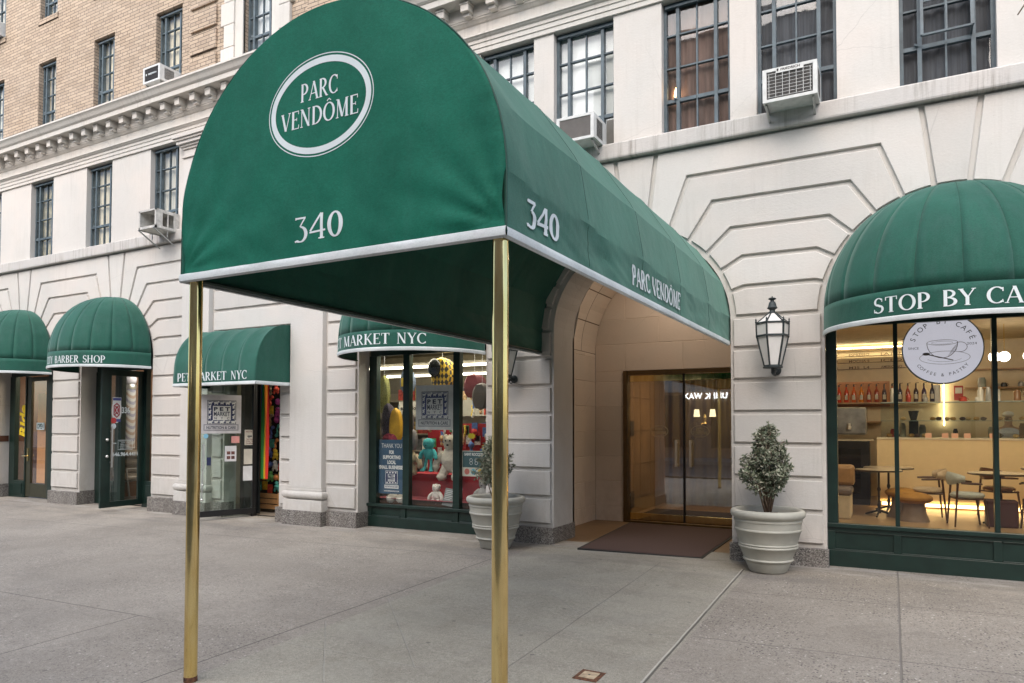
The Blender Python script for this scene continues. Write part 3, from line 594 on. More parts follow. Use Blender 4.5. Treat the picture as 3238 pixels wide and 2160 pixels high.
for r_, (z0, z1) in enumerate(ROWS):
    for i, (a, b) in enumerate(BW):
        if i > 4: continue
        casement(a, b, z0, z1, 8.84, [C_grey, C_cream, C_pale, C_pale, C_white, C_white][i] if r_ == 0 else C_grey, seed=r_*50)
# warm lamp glowing in a window
t = thing('table_lamp', 'lit table lamp glowing behind the rust coloured curtain of an upper window', 'lamp', (-2.36, 8.86, 5.75))
MB().lathe([(.045, 0), (.028, .11)], (-2.36, 8.81, 5.78), 14, cap=False).build('lamp_shade', emit('lamp_glow', (1, .62, .28), 6), t, smooth=True)
MB().lathe([(.03, 0), (.008, .02), (.008, .10)], (-2.36, 8.81, 5.68), 10).build('lamp_base', M['brass'], t, smooth=True)
# ------------------------------------------------------------------ text
import bpy as _b
def sans(txt, size=1, bold=0.0, sx=1.0, space=1.0, shear=0):
    cu = bpy.data.curves.new('txt', 'FONT'); cu.body = txt; cu.size = size; cu.offset = bold; cu.space_character = space; cu.shear = shear
    cu.fill_mode = 'FRONT'; cu.resolution_u = 3
    o = bpy.data.objects.new('txt', cu); COL.objects.link(o); dg = bpy.context.evaluated_depsgraph_get(); me = o.evaluated_get(dg).to_mesh()
    vs = [(v.co.x*sx, v.co.y) for v in me.vertices]; fs = [tuple(p.vertices) for p in me.polygons]
    o.evaluated_get(dg).to_mesh_clear(); bpy.data.objects.remove(o); bpy.data.curves.remove(cu)
    return vs, fs
GLY = {}
def gl(ch, adv, *st): GLY[ch] = (adv, st)
W_, w_t = .15, .055
L = lambda x0, y0, x1, y1, w=W_: ('l', x0, y0, x1, y1, w)
Ar = lambda cx, cy, rx, ry, a0, a1, wt=W_, wn=w_t: ('a', cx, cy, rx, ry, a0, a1, wt, wn)
def Sf(x, y, h=.12): return ('l', x-h, y, x+h, y, .045)
gl('A', .74, L(.06, .0, .36, .98, w_t), L(.66, 0, .37, 1.0), L(.15, .34, .54, .34, .05), Sf(.06, .022, .09), Sf(.66, .022, .12))
gl('B', .64, L(.14, 0, .14, 1), Ar(.24, .76, .25, .215, 90, -90, .13), Ar(.24, .27, .31, .245, 90, -90), L(.05, .975, .26, .975, .05), L(.14, .535, .28, .535, .05), L(.05, .025, .26, .025, .05))
gl('C', .70, Ar(.40, .5, .33, .475, 48, 312), L(.645, .72, .645, .95, .05), L(.655, .06, .625, .24, .04))
gl('D', .76, L(.14, 0, .14, 1), Ar(.24, .5, .42, .475, 90, -90), L(.05, .975, .26, .975, .05), L(.05, .025, .26, .025, .05))
gl('E', .60, L(.14, 0, .14, 1), L(.05, .975, .54, .975, .05), L(.14, .53, .42, .53, .05), L(.05, .025, .56, .025, .05), L(.53, .8, .53, 1, .045), L(.55, 0, .56, .22, .045), L(.41, .44, .41, .62, .04))
gl('F', .56, L(.14, 0, .14, 1), L(.05, .975, .52, .975, .05), L(.14, .53, .42, .53, .05), L(.51, .78, .51, 1, .045), L(.41, .44, .41, .62, .04), Sf(.14, .022))
gl('H', .80, L(.14, 0, .14, 1), L(.62, 0, .62, 1), L(.14, .52, .62, .52, .05), Sf(.14, .022), Sf(.14, .978), Sf(.62, .022), Sf(.62, .978))
gl('I', .32, L(.16, 0, .16, 1), Sf(.16, .022), Sf(.16, .978))
gl('K', .74, L(.14, 0, .14, 1), L(.16, .42, .58, .97, w_t), L(.30, .56, .64, .02), Sf(.14, .022), Sf(.14, .978), Sf(.58, .978, .09), Sf(.64, .022, .11))
gl('M', .92, L(.14, 0, .16, 1, w_t), L(.19, .98, .46, .06), L(.46, .03, .74, .98, w_t), L(.76, 0, .76, 1), Sf(.13, .022, .09), Sf(.13, .978, .08), Sf(.77, .022), Sf(.80, .978, .08))
gl('N', .80, L(.13, 0, .13, 1, w_t), L(.15, .98, .63, .02), L(.64, 0, .64, 1, w_t), Sf(.13, .022, .09), Sf(.12, .978, .08), Sf(.64, .978, .09))
gl('O', .82, Ar(.41, .5, .33, .475, 0, 360))
gl('Ô', .82, Ar(.41, .5, .33, .475, 0, 360), L(.27, 1.08, .41, 1.2, .05), L(.41, 1.2, .55, 1.08, .05))
gl('É', .60, L(.14, 0, .14, 1), L(.05, .975, .54, .975, .05), L(.14, .53, .42, .53, .05), L(.05, .025, .56, .025, .05), L(.53, .8, .53, 1, .045), L(.55, 0, .56, .22, .045), L(.26, 1.06, .44, 1.2, .06))
gl('P', .62, L(.14, 0, .14, 1), Ar(.24, .70, .28, .275, 90, -90), L(.05, .975, .26, .975, .05), L(.14, .425, .26, .425, .05), Sf(.14, .022))
gl('R', .72, L(.14, 0, .14, 1), Ar(.24, .73, .27, .245, 90, -90), L(.05, .975, .26, .975, .05), L(.14, .485, .28, .485, .05), L(.30, .48, .60, .02, .14), Sf(.14, .022), Sf(.62, .022, .09))
gl('S', .58, Ar(.29, .73, .19, .245, 35, 250, .12), Ar(.29, .27, .22, .245, 100, -145, .13), L(.20, .56, .42, .43, .13), L(.47, .74, .47, .94, .045), L(.07, .05, .07, .27, .045))
gl('T', .66, L(.33, 0, .33, 1), L(.04, .975, .62, .975, .05), L(.05, .78, .05, 1, .045), L(.61, .78, .61, 1, .045), Sf(.33, .022))
gl('V', .72, L(.08, 1, .37, .02), L(.64, .98, .38, .02, w_t), Sf(.09, .978, .11), Sf(.63, .978, .09))
gl('Y', .70, L(.08, 1, .34, .48), L(.62, .98, .37, .48, w_t), L(.35, 0, .35, .5), Sf(.09, .978, .11), Sf(.61, .978, .09), Sf(.35, .022))
gl('0', .66, Ar(.33, .5, .24, .48, 0, 360, .16, .07))
gl('3', .66, L(.10, .955, .52, .955, .075), L(.50, .95, .28, .60, .055), Ar(.28, .30, .26, .30, 85, -120, .15), L(.10, .90, .11, 1, .05), L(.17, .06, .03, .02, .07))
gl('4', .70, L(.50, 0, .50, 1.04, .12), L(.48, 1.04, .03, .36, .08), L(.0, .30, .66, .34, .075), L(.38, .03, .62, .03, .05))
gl(' ', .34)
def serif(txt, h=1.0, sx=1.0, gap=.04, bold=0):
    """2D triangles of a serif word; returns (verts(x,y,layer), faces, width)"""
    vs, fs, x = [], [], 0; lay = 0
    for ch in txt:
        adv, st = GLY[ch]
        for s in st:
            b = len(vs); lay += 1
            if s[0] == 'l':
                _, x0, y0, x1, y1, wd = s; wd += bold; dx, dy = x1-x0, y1-y0; l = sqrt(dx*dx+dy*dy); nx, ny = -dy/l*wd/2, dx/l*wd/2
                if dx and abs(dy) > abs(dx)*.6 and wd > .1: nx, ny = wd/2*(1 if dy < 0 else -1), 0
                m = max(2, int(l*10))
                for k in range(m+1):
                    t = k/m; px, py = x0+dx*t, y0+dy*t; vs += [((x+px+nx)*h*sx, (py+ny)*h, lay), ((x+px-nx)*h*sx, (py-ny)*h, lay)]
                fs += [(b+2*k, b+2*k+1, b+2*k+3, b+2*k+2) for k in range(m)]
            else:
                _, cx, cy, rx, ry, a0, a1, wt, wn = s; m = max(6, int(abs(a1-a0)/14))
                for k in range(m+1):
                    t = radians(a0+(a1-a0)*k/m); wd = bold+wn+(wt-wn)*abs(cos(t))**1.3; c_, s_ = cos(t), sin(t)
                    nx, ny = c_/max(rx, .01), s_/max(ry, .01); l = sqrt(nx*nx+ny*ny); nx, ny = nx/l*wd/2, ny/l*wd/2
                    px, py = cx+rx*c_, cy+ry*s_
                    vs += [((x+px+nx)*h*sx, (py+ny)*h, lay), ((x+px-nx)*h*sx, (py-ny)*h, lay)]
                fs += [(b+2*k, b+2*k+1, b+2*k+3, b+2*k+2) for k in range(m)]
        x += adv+gap
    # face winding: all towards +z of the text plane
    out = []
    for f in fs:
        (ax, ay, _), (bx, by, _), (cx, cy, _) = vs[f[0]], vs[f[1]], vs[f[2]]
        out.append(f if (bx-ax)*(cy-ay)-(by-ay)*(cx-ax) > 0 else f[::-1])
    return vs, out, (x-gap)*h*sx
def put_serif(mb, txt, h, sx, mp, gap=.04, align='l', total=None, bold=0):
    vs, fs, wd = serif(txt, h, sx, gap, bold)
    k = 1 if total is None else total/wd
    off = {'l': 0, 'c': -wd*k/2, 'r': -wd*k}[align]
    mb.add([mp(x*k+off, y, l*.00006) for x, y, l in vs], fs); return wd*k
def put_sans(mb, txt, size, mp, bold=0, sx=1, align='c', total=None, space=1.0, shear=0, lay=0.0):
    vs, fs = sans(txt, size, bold, 1, space, shear); x0 = min(v[0] for v in vs); x1 = max(v[0] for v in vs)
    k = sx if total is None else total/(x1-x0); wd = (x1-x0)*k; off = {'l': 0, 'c': -wd/2, 'r': -wd}[align]
    mb.add([mp((x-x0)*k+off, y, lay) for x, y in vs], fs)
def plane_map(o, u, n, up=(0, 0, 1), eps=.002):
    o, u, n, up = Vector(o), Vector(u).normalized(), Vector(n).normalized(), Vector(up)
    return lambda x, y, l=0: o+u*x+up*y+n*(eps+l)
def rect2(mb, mp, x0, x1, y0, y1, l=0): mb.quad(mp(x0, y0, l), mp(x1, y0, l), mp(x1, y1, l), mp(x0, y1, l))
def ring2(mb, mp, cx, cy, rx, ry, wd, l=0, n=72, a0=0, a1=360):
    vs = []
    for k in range(n+1):
        t = radians(a0+(a1-a0)*k/n); vs += [mp(cx+rx*cos(t), cy+ry*sin(t), l), mp(cx+(rx-wd)*cos(t), cy+(ry-wd)*sin(t), l)]
    mb.add(vs, [(2*k, 2*k+2, 2*k+3, 2*k+1) for k in range(n)])
def disc2(mb, mp, cx, cy, rx, ry, l=0, n=40): mb.add([mp(cx+rx*cos(2*pi*k/n), cy+ry*sin(2*pi*k/n), l) for k in range(n)], [tuple(range(n))])
# ------------------------------------------------------------------ entrance canopy
CX, CA, CZ, CH, ZBOT = -2.965, 1.25, 2.90, 1.20, 2.585
Y0, Y1 = 3.113, 9.05
CP = thing('entrance_canopy', 'large green barrel canopy with white trim on two brass posts, number 340 on its front', 'canopy', (CX, 3.16, 0))
BARS = [0, 20, 46, 72, 90, 108, 134, 160, 180]
def sect(t, y):        # t 0..1 around the section from bottom left to bottom right -> x,z
    LV = .14
    d = (y-Y0); blend = min(1, d/.35)
    if t < LV or t > 1-LV:
        s = t/LV if t < LV else (1-t)/LV; sg = -1 if t < LV else 1
        z = ZBOT+(CZ-ZBOT)*s; yy = (y-Y0)/1.12
        bul = -.010*sin(pi*min(1, s))*blend+.013*blend*noise.noise(Vector((y*1.6-s*1.2, s*2.2, sg*3)))*sin(pi*min(1, s*.8+.15))+.004*blend*noise.noise(Vector((y*7+s*6, s*3, sg*3)))
        bul += .010*sin(y*9+s*5)*blend*noise.noise(Vector((y*.8, 1, sg)))
        return CX+sg*(CA-.004+bul), z
    a = (t-LV)/(1-2*LV)*180; th = radians(180-a)
    r = 1.0
    for b0, b1 in zip(BARS[:-1], BARS[1:]):
        if b0 <= a <= b1:
            h = radians((b1-b0)/2); mid_ = radians((b0+b1)/2); poly = cos(h)/cos(radians(a)-mid_); r = 1-blend*(1-poly)*.92
    bay = abs(((y-Y0)/1.13) % 1-.5)*2; r -= blend*.007*(1-bay**4)
    w_ = .006*noise.noise(Vector((y*1.7, a*.03, 7)))*blend
    return CX+(CA*r+w_)*cos(th), CZ+(CH*r+w_)*sin(th)
mb = MB()
ts = sorted(set([k/14*.14 for k in range(15)]+[1-k/14*.14 for k in range(15)]+[.14+.72*q/180 for b in range(len(BARS)-1) for q in [BARS[b]+(BARS[b+1]-BARS[b])*k/6 for k in range(7)]]))
ny = 200; yy = [Y0+(Y1-Y0)*k/ny for k in range(ny+1)]
mb.add([(sect(t, y)[0], y, sect(t, y)[1]) for y in yy for t in ts], [(j*len(ts)+i, j*len(ts)+i+1, (j+1)*len(ts)+i+1, (j+1)*len(ts)+i) for j in range(ny) for i in range(len(ts)-1)])
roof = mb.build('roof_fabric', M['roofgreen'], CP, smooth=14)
sm = roof.modifiers.new('thickness', 'SOLIDIFY'); sm.thickness = .003
def fy(x, z):          # front panel relief
    dx = (x-CX)/CA; dz = (z-ZBOT)/1.5
    e = max(0, 1-abs(abs(dx)-1)*6) if abs(dx) < 1.01 else 0
    y = Y0+.012*noise.noise(Vector((x*1.3, z*1.3, 2)))
    y += .010*sin((z*9+abs(dx)*6))*max(0, abs(dx)-.72)*3*noise.noise(Vector((dx*2, z*3.2, 5)))*2
    # drag lines running up from the lower corners
    for sx, st in ((1, .016), (-1, .011)):
        u = (CX+sx*CA-x)*sx; v = z-ZBOT-.03; r = sqrt(u*u+v*v); an = atan2(v, max(u, 1e-4))
        y += st*sin(an*15+r*2+sx)*math.exp(-r*2.2)*min(1, r*6)
    y += .006*sin(x*11+z*2)*math.exp(-(z-ZBOT)*7)
    er = max(0, (x-CX)/CA-.62)/.38; y += .010*er*noise.noise(Vector(((x-CX)*2+z*3, z*9-x*4, 11)))+.006*er*er*noise.noise(Vector((x*5, z*24, 4)))
    y += .004*noise.noise(Vector((x*6+z*4, z*7, 9)))*math.exp(-(z-ZBOT)*1.6)*2
    return y
mb = MB(); NU, NV = 90, 64
def fp(u, v):
    if v <= .2:
        s = v/.2; z = ZBOT+(CZ-ZBOT)*s; hw = CA-.004-.02*sin(pi*s)*.6
    else:
        s = (v-.2)/.8; th = s*pi/2; z = CZ+CH*sin(th); hw = CA*cos(th)
    x = CX+hw*(2*u-1); return (x, fy(x, z), z)
mb.grid(fp, NU, NV)
front = mb.build('front_panel', M['green'], CP, smooth='all')
sm = front.modifiers.new('thickness', 'SOLIDIFY'); sm.thickness = .003; sm.offset = 1
fm = lambda x, y, l=0: (CX+.0+x, fy(CX+x, y)-.0045-l, y)
mb = MB(); put_serif(mb, 'PARC', .112, .66, lambda x, y, l=0: fm(x-.022, y+3.548, l), align='c', total=.30)
put_serif(mb, 'VENDÔME', .112, .66, lambda x, y, l=0: fm(x-.022, y+3.392, l), align='c', total=.615)
ring2(mb, fm, -.02, 3.503, .398, .288, .038); ring2(mb, fm, -.02, 3.503, .417, .306, .006)
put_serif(mb, '340', .148, .92, lambda x, y, l=0: fm(x-.022, y+2.70, l), align='c', total=.39)
mb.build('lettering', M['letter'], front)
smap = lambda x, y, l=0: (sect(1-(max(2.586, min(y, CZ-.001))-ZBOT)/(CZ-ZBOT)*.14, x)[0]+.0075+l, x, y)
mb = MB(); put_serif(mb, '340', .145, 1.0, lambda x, y, l=0: smap(3.35+x, 2.675+y, l), total=.42, bold=.055)
put_serif(mb, 'PARC VENDÔME', .148, .66, lambda x, y, l=0: smap(5.10+x, 2.665+y, l), total=1.36, bold=.06)
mb.build('lettering', M['letter'], roof)
mb = MB()
for k in range(1, 5):
    yb = Y0+1.13*k; mb.tube([(sect(t_/60, yb)[0]+.002*(-1 if t_ < 30 else 1), yb+.01*sin(t_*.7), sect(t_/60, yb)[1]+.0025) for t_ in range(1, 60)], .0012, 4)
mb.build('seam', P('dark_seam', (.003, .045, .028)), roof, smooth=True)
# piping along the hoop, white trim
mb = MB(); pts = [(CX-CA-.002, Y0, ZBOT)]+[(CX+(CA+.002)*cos(pi-pi*k/48), Y0+.002, CZ+(CH+.002)*sin(pi*k/48)) for k in range(49)]+[(CX+CA+.002, Y0, ZBOT)]
mb.tube(pts, .005, 6); mb.build('piping', P('dark_green_piping', (.004, .05, .033)), CP, smooth=True)
mb = MB()
def trim(p, q, nrm):
    p, q, nrm = Vector(p), Vector(q), Vector(nrm); n = 40
    vs = []
    for k in range(n+1):
        c = p+(q-p)*k/n; b = .004*noise.noise(c*3)
        for dy, dz in ((0, .055), (.008+b, .05), (.013+b, .028), (.010+b, .006), (-.004, -.004), (-.02, .0)): vs.append(c+nrm*dy+Vector((0, 0, dz)))
    m = 6; mb.add(vs, [(k*m+i, (k+1)*m+i, (k+1)*m+i+1, k*m+i+1) for k in range(n) for i in range(m-1)])
trim((CX-CA-.006, Y0-.004, ZBOT-.03), (CX+CA+.006, Y0-.004, ZBOT-.03), (0, -1, 0))
trim((CX+CA, Y0-.006, ZBOT-.03), (CX+CA, 8.66, ZBOT-.03), (1, 0, 0)); trim((CX-CA, Y0-.006, ZBOT-.03), (CX-CA, 8.66, ZBOT-.03), (-1, 0, 0))
mb.build('trim', M['white_fab'], CP, smooth=True)
mb = MB()
for sx in (-1, 1): mb.tube([(CX+sx*(CA-.03), Y0+.05, ZBOT+.0), (CX+sx*(CA-.03), 8.6, ZBOT+.0)], .014, 8)
mb.tube([(CX-CA+.03, Y0+.05, ZBOT), (CX+CA-.03, Y0+.05, ZBOT)], .014, 8)
mb.build('hem_frame', P('dark_frame_pipe', (.01, .03, .022)), CP, smooth=True)
for x in (-4.13, -1.775):
    g = gz(x, 3.165)
    p = MB().lathe([(.0425, 0), (.0425, ZBOT-g-.002)], (x, 3.165, g), 40, cap=False).build('post', M['brass'], CP, smooth='all')
    MB().lathe([(.0435, 0), (.0435, .03), (.0427, .035)], (x, 3.165, g), 32, cap=False).build('rust_band', M['rust'], p, smooth='all')
# ------------------------------------------------------------------ shop awnings
def ell(cx, R, Pj, yw=8.64, n=720):
    tb = [0]; pt = [(cx-R, yw, 0)]
    for k in range(1, n+1):
        t = pi*k/n; q = (cx-R*cos(t), yw-Pj*sin(t), t); tb.append(tb[-1]+sqrt((q[0]-pt[-1][0])**2+(q[1]-pt[-1][1])**2)); pt.append(q)
    def at(s, off=0):
        import bisect
        i = min(max(bisect.bisect_left(tb, s), 1), n); f = (s-tb[i-1])/(tb[i]-tb[i-1]) if tb[i] > tb[i-1] else 0
        t = pi*(i-1+f)/n; nx, ny = -cos(t)/R, -sin(t)/Pj; l = sqrt(nx*nx+ny*ny)
        return cx-R*cos(t)+nx/l*off, yw-Pj*sin(t)+ny/l*off
    return at, tb[-1]
def dome(label, cx, R, Pj, zs, zb, texts, h=1.17, npan=10, col='awngreen'):
    A = thing('dome_awning', label, 'awning', (cx, 8.64, zb), group='green awnings over the shop fronts')
    at, Ltot = ell(cx, R, Pj); yw = 8.64
    mb = MB()
    for p in range(npan):
        t0, t1 = pi*p/npan, pi*(p+1)/npan
        def fn(u, v, t0=t0, t1=t1):
            s = v*pi/2; t = t0+(t1-t0)*u; pa = Vector((-cos(t0)*R, -sin(t0)*Pj)); pb = Vector((-cos(t1)*R, -sin(t1)*Pj)); pr = Vector((-cos(t)*R, -sin(t)*Pj))
            b = (pa.lerp(pb, u)).lerp(pr, .80); c = cos(s)**.93; sag = 1-.005*sin(pi*u)*sin(2*s)+.004*noise.noise(Vector((cx+b.x*3, s*3, t)))
            return (cx+b.x*c*sag, yw+b.y*c*sag, zs+h*sin(s)*sag)
        mb.grid(fn, 5, 16)
    dm = mb.build('dome', M[col], A, smooth='all'); m = dm.modifiers.new('thickness', 'SOLIDIFY'); m.thickness = .003
    mb = MB()
    for p in range(1, npan):
        t = pi*p/npan; mb.tube([(cx-cos(t)*R*cos(s)**.93, yw-sin(t)*Pj*cos(s)**.93, zs+h*sin(s)) for s in [pi/2*k/14 for k in range(14)]], .0012, 5)
    mb.build('seam', P('dark_green_piping', (.004, .05, .033)), A, smooth=True)
    n = 120; wav = lambda s, v: .006*noise.noise(Vector((s*5, v*2, cx)))*(1-v)+.012*(1-v)*0-.010*v*0
    def vf(u, v):
        s = u*Ltot; x, y = at(s, wav(s, v)+.004*(1-v)); return (x, y, zb+(zs-zb)*v)
    va = MB().grid(vf, n, 5).build('valance', M[col], A, smooth='all'); m = va.modifiers.new('thickness', 'SOLIDIFY'); m.thickness = .003
    mb = MB(); vs = []
    for k in range(n+1):
        s = Ltot*k/n
        for off, z in ((.006, .05), (.014, .042), (.016, .018), (.010, 0), (-.006, 0)): x, y = at(s, off+wav(s, 0)*.6); vs.append((x, y, zb-.004+z))
    mb.add(vs, [(k*5+i, (k+1)*5+i, (k+1)*5+i+1, k*5+i+1) for k in range(n) for i in range(4)]); mb.build('trim', M['white_fab'], A, smooth=True)
    # hem pipe that carries the hood and wall brackets
    MB().tube([(*at(Ltot*k/40, -.012), zb+.01) for k in range(41)], .009, 6).build('frame_pipe', P('dark_frame_pipe', (.01, .03, .022)), A, smooth=True)
    mb = MB()
    for txt, s0, s1, z0, hh in texts:
        def mp(x, y, l=0, s0=s0): x_, y_ = at(s0+x, .0085+wav(s0+x, (z0-zb+y)/(zs-zb))+l); return (x_, y_, z0+y)
        put_serif(mb, txt, hh, 1, mp, total=s1-s0)
    if texts: mb.build('lettering', M['letter'], va)
    return A
dome('plain dark green dome awning at the far left, over the door with the OPEN sign', -17.07, 1.17, 1.10, 2.965, 2.665, [])
dome('green dome awning lettered CITY BARBER SHOP', -13.72, 1.17, 1.10, 2.965, 2.665, [('CITY', 1.36, 1.67, 2.735, .135), ('BARBER', 1.74, 2.32, 2.735, .135), ('SHOP', 2.39, 2.775, 2.735, .135)])
dome('green dome awning lettered PET MARKET NYC, half hidden behind the big canopy', -6.27, 1.17, 1.15, 2.875, 2.60, [('PET', .75, 1.21, 2.685, .145), ('MARKET', 1.29, 2.17, 2.685, .145), ('NYC', 2.265, 2.66, 2.685, .145)])
dome('large green dome awning lettered STOP BY CAFE at the right edge', .58, 1.245, 1.12, 2.895, 2.60, [('STOP', 1.09, 1.60, 2.685, .15), ('BY', 1.69, 1.95, 2.685, .15), ('CAFÉ', 2.03, 2.55, 2.685, .15)], h=1.205)
# straight awning over the pet shop door
A = thing('ribbed_awning', 'green curved awning with closed sides lettered PET MARKET NYC over the pet shop door', 'awning', (-9.87, 8.64, 2.24), group='green awnings over the shop fronts')
ax0, ax1 = -10.86, -8.86
def prof(s):            # from hem up to the wall
    if s < .3: return 7.90-.012*sin(s/.3*pi), 2.245+(2.50-2.245)*(s/.3)
    t = (s-.3)/.7*pi/2; return 8.64-(8.64-7.90)*cos(t)**.85, 2.50+(3.262-2.50)*sin(t)**1.0
mb = MB(); npn = 5
for p in range(npn):
    a, b = ax0+(ax1-ax0)*p/npn, ax0+(ax1-ax0)*(p+1)/npn
    def fn(u, v, a=a, b=b):
        y, z = prof(v); k = .05*sin(pi*u)**.7*(0 if v < .3 else sin((v-.3)/.7*pi)**.6); wv = .006*noise.noise(Vector(((a+(b-a)*u)*4, v*6, 1)))
        return (a+(b-a)*u, y+k*.5+wv, z-k*.5)
    mb.grid(fn, 8, 26)
hood = mb.build('hood', M['awngreen'], A, smooth=50); m = hood.modifiers.new('thickness', 'SOLIDIFY'); m.thickness = .003
for x in (ax0, ax1):
    pr = [prof(k/26) for k in range(27)]; vs = [(x, y, z) for y, z in pr]+[(x, 8.64, 2.245)]
    MB().add(vs, [tuple(range(len(vs)))]).build('side_panel', M['awngreen'], A)
mb = MB(); n = 30
for (p, q, nr) in (((ax0-.005, 7.895, 2.24), (ax1+.005, 7.895, 2.24), (0, -1, 0)), ((ax1, 7.89, 2.24), (ax1, 8.63, 2.24), (1, 0, 0)), ((ax0, 7.89, 2.24), (ax0, 8.63, 2.24), (-1, 0, 0))):
    trim(p, q, nr)
mb.build('trim', M['white_fab'], A, smooth=True)
mb = MB(); mp = lambda x, y, l=0: (-10.74+x, 7.90-.018-l, 2.325+y)
put_serif(mb, 'PET', .14, .8, lambda x, y, l=0: mp(x, y, l), total=.34); put_serif(mb, 'MARKET', .14, .8, lambda x, y, l=0: mp(x+.40, y, l), total=.82); put_serif(mb, 'NYC', .14, .8, lambda x, y, l=0: mp(x+1.32, y, l), total=.37)
mb.build('lettering', M['letter'], hood)
mb = MB()
for x in (ax0+.02, ax1-.02): mb.tube([(x, 7.93, 2.26), (x, 8.62, 2.26)], .012, 6)
mb.tube([(ax0+.02, 7.93, 2.26), (ax1-.02, 7.93, 2.26)], .012, 6); mb.build('frame_pipe', P('dark_frame_pipe', (.01, .03, .022)), A, smooth=True)
# ------------------------------------------------------------------ across the street (seen only in reflections)
OB = thing('building_across_street', 'brick apartment block on the opposite side of the street, seen as reflections in the glass', 'building', (0, -15, 0))
mb = MB(); mb.box(-60, 60, -22, -15, -.2, 12.6); mb.box(-12.5, 3.5, -21, -15.05, 12.6, 20.0); mb.box(6, 20, -21, -15.4, 12.6, 14.5); mb.build('wall', P('red_brick_far', (.30, .21, .16), .9, vs=2), OB)
mb = MB(); mb2 = MB()
for i in range(-14, 15):
    for j in range(3):
        x, z = i*3.4+.6, 4.6+j*3.0; mb.box(x-.6, x+.6, -15.0, -14.97, z, z+1.7); mb2.box(x-.75, x+.75, -15.0, -14.92, z-.16, z)
mb.build('window', P('far_glass', (.30, .34, .38), .15), OB); mb2.build('sill', P('far_stone', (.5, .48, .44)), OB)
mb = MB()
for i in range(-9, 10): mb.box(i*6-2.4, i*6+2.4, -15.0, -14.95, .4, 3.2)
mb.build('shop_window', P('far_shop', (.05, .055, .06), .12), OB); MB().box(-60, 60, -15.0, -14.9, 3.35, 4.2).build('fascia', P('far_stone', (.5, .48, .44)), OB)
# lit sign opposite whose mirror image shows in the lobby doors
sg = thing('shop_sign', 'white lit letters UNI K WAX seen mirrored in the lobby door glass', 'sign', (-9.9, -14.88, 3.6))
mb = MB(); put_sans(mb, 'UNI K WAX', .42, lambda x, y, l=0: (-8.69-x, -14.87, 3.0+y), bold=.012, total=2.35, space=1.1)
mb.build('lettering', emit('sign_white', (1, 1, 1), 2.6), sg)
# ------------------------------------------------------------------ shop fronts
YG = {}
def frame_bar(mb, x0, x1, z0, z1, y, d=.06): mb.box(x0, x1, y-d/2, y+d/2, z0, z1)
def lunette(mb, a, y, z0=2.70):
    n = 24; pts = [(a['cx']+a['r']*cos(pi*k/n), ZC+a['r']*sin(pi*k/n)) for k in range(n+1)]+[(a['cx']-a['r'], z0), (a['cx']+a['r'], z0)]
    mb.prism(pts, lambda x, z: (x, y+.03, z), lambda x, z: (x, y-.03, z))
def vroom(x0, x1, y0, y1, z0, z1, wall, floor, ceil, name='interior'):
    m = MB(); m.quad((x0, y1, z0), (x1, y1, z0), (x1, y1, z1), (x0, y1, z1)); m.quad((x0, y0, z0), (x0, y1, z0), (x0, y1, z1), (x0, y0, z1)); m.quad((x1, y1, z0), (x1, y0, z0), (x1, y0, z1), (x1, y1, z1)); m.build(name+'_wall', wall, B)
    MB().quad((x0, y0, z0), (x1, y0, z0), (x1, y1, z0), (x0, y1, z0)).build(name+'_floor', floor, B); MB().quad((x0, y0, z1), (x0, y1, z1), (x1, y1, z1), (x1, y0, z1)).build(name+'_ceiling', ceil, B)
def area(name, loc, sx, sy, e, col=(1, .82, .6), rot=(0, 0, 0)):
    l = bpy.data.lights.new(name, 'AREA'); l.shape = 'RECTANGLE'; l.size = sx; l.size_y = sy; l.energy = e*.8; l.color = col
    o = bpy.data.objects.new(name, l); COL.objects.link(o); o.location = loc; o.rotation_euler = rot; return o
cream_w = P('cream_wall', (.55, .50, .40), .8); tile = P('shop_floor_tile', (.22, .19, .16), .4); ceilw = P('shop_ceiling', (.55, .52, .42), .8)
# --- Ride studio (far left)
vroom(-18.6, -15.4, 9.10, 12.5, -.05, 3.2, P('dark_orange_wall', (.10, .045, .02), .8), tile, P('dark_ceiling', (.05, .05, .05)))
y = 9.05; f = MB(); a = ARCH[0]; lunette(f, a, y)
for x0, x1 in ((-18.24, -18.02), (-17.60, -17.56), (-16.66, -15.90)): frame_bar(f, x0, x1, -.1, 2.70, y, .10)
frame_bar(f, -18.02, -17.60, -.1, .30, y-.02, .08); frame_bar(f, -17.97, -17.65, .0, .24, y-.05, .05)
sf = f.build('shopfront', M['dkgreen'], B, bevel=.004)
MB().quad((-18.02, y, .3), (-17.6, y, .3), (-17.6, y, 2.7), (-18.02, y, 2.7)).build('pane', M['dglass'], sf)
f = MB(); f.box(-17.56, -17.38, y-.03, y+.02, -.06, 2.68); f.box(-16.78, -16.66, y-.03, y+.02, -.06, 2.68); f.box(-17.38, -16.78, y-.03, y+.02, -.06, .25); f.box(-17.38, -16.78, y-.03, y+.02, 2.58, 2.68)
dr = f.build('door', P('olive_door_paint', (.035, .035, .02), .35), B, bevel=.004)
MB().quad((-17.38, y, .25), (-16.78, y, .25), (-16.78, y, 2.58), (-17.38, y, 2.58)).build('pane', M['dglass'], dr)
mb = MB(); mb.box(-17.50, -17.44, y-.045, y-.03, .75, 1.05); mb.tube([(-17.47, y-.04, .87), (-17.47, y-.09, .87), (-17.58, y-.10, .87)], .011, 8); mb.build('handle', M['brass'], dr, smooth=True)
sg = thing('window_lettering', 'yellow vertical lettering Ride with a yellow stripe on the far left shop glass', 'lettering', (-17.8, y-.005, 1.2))
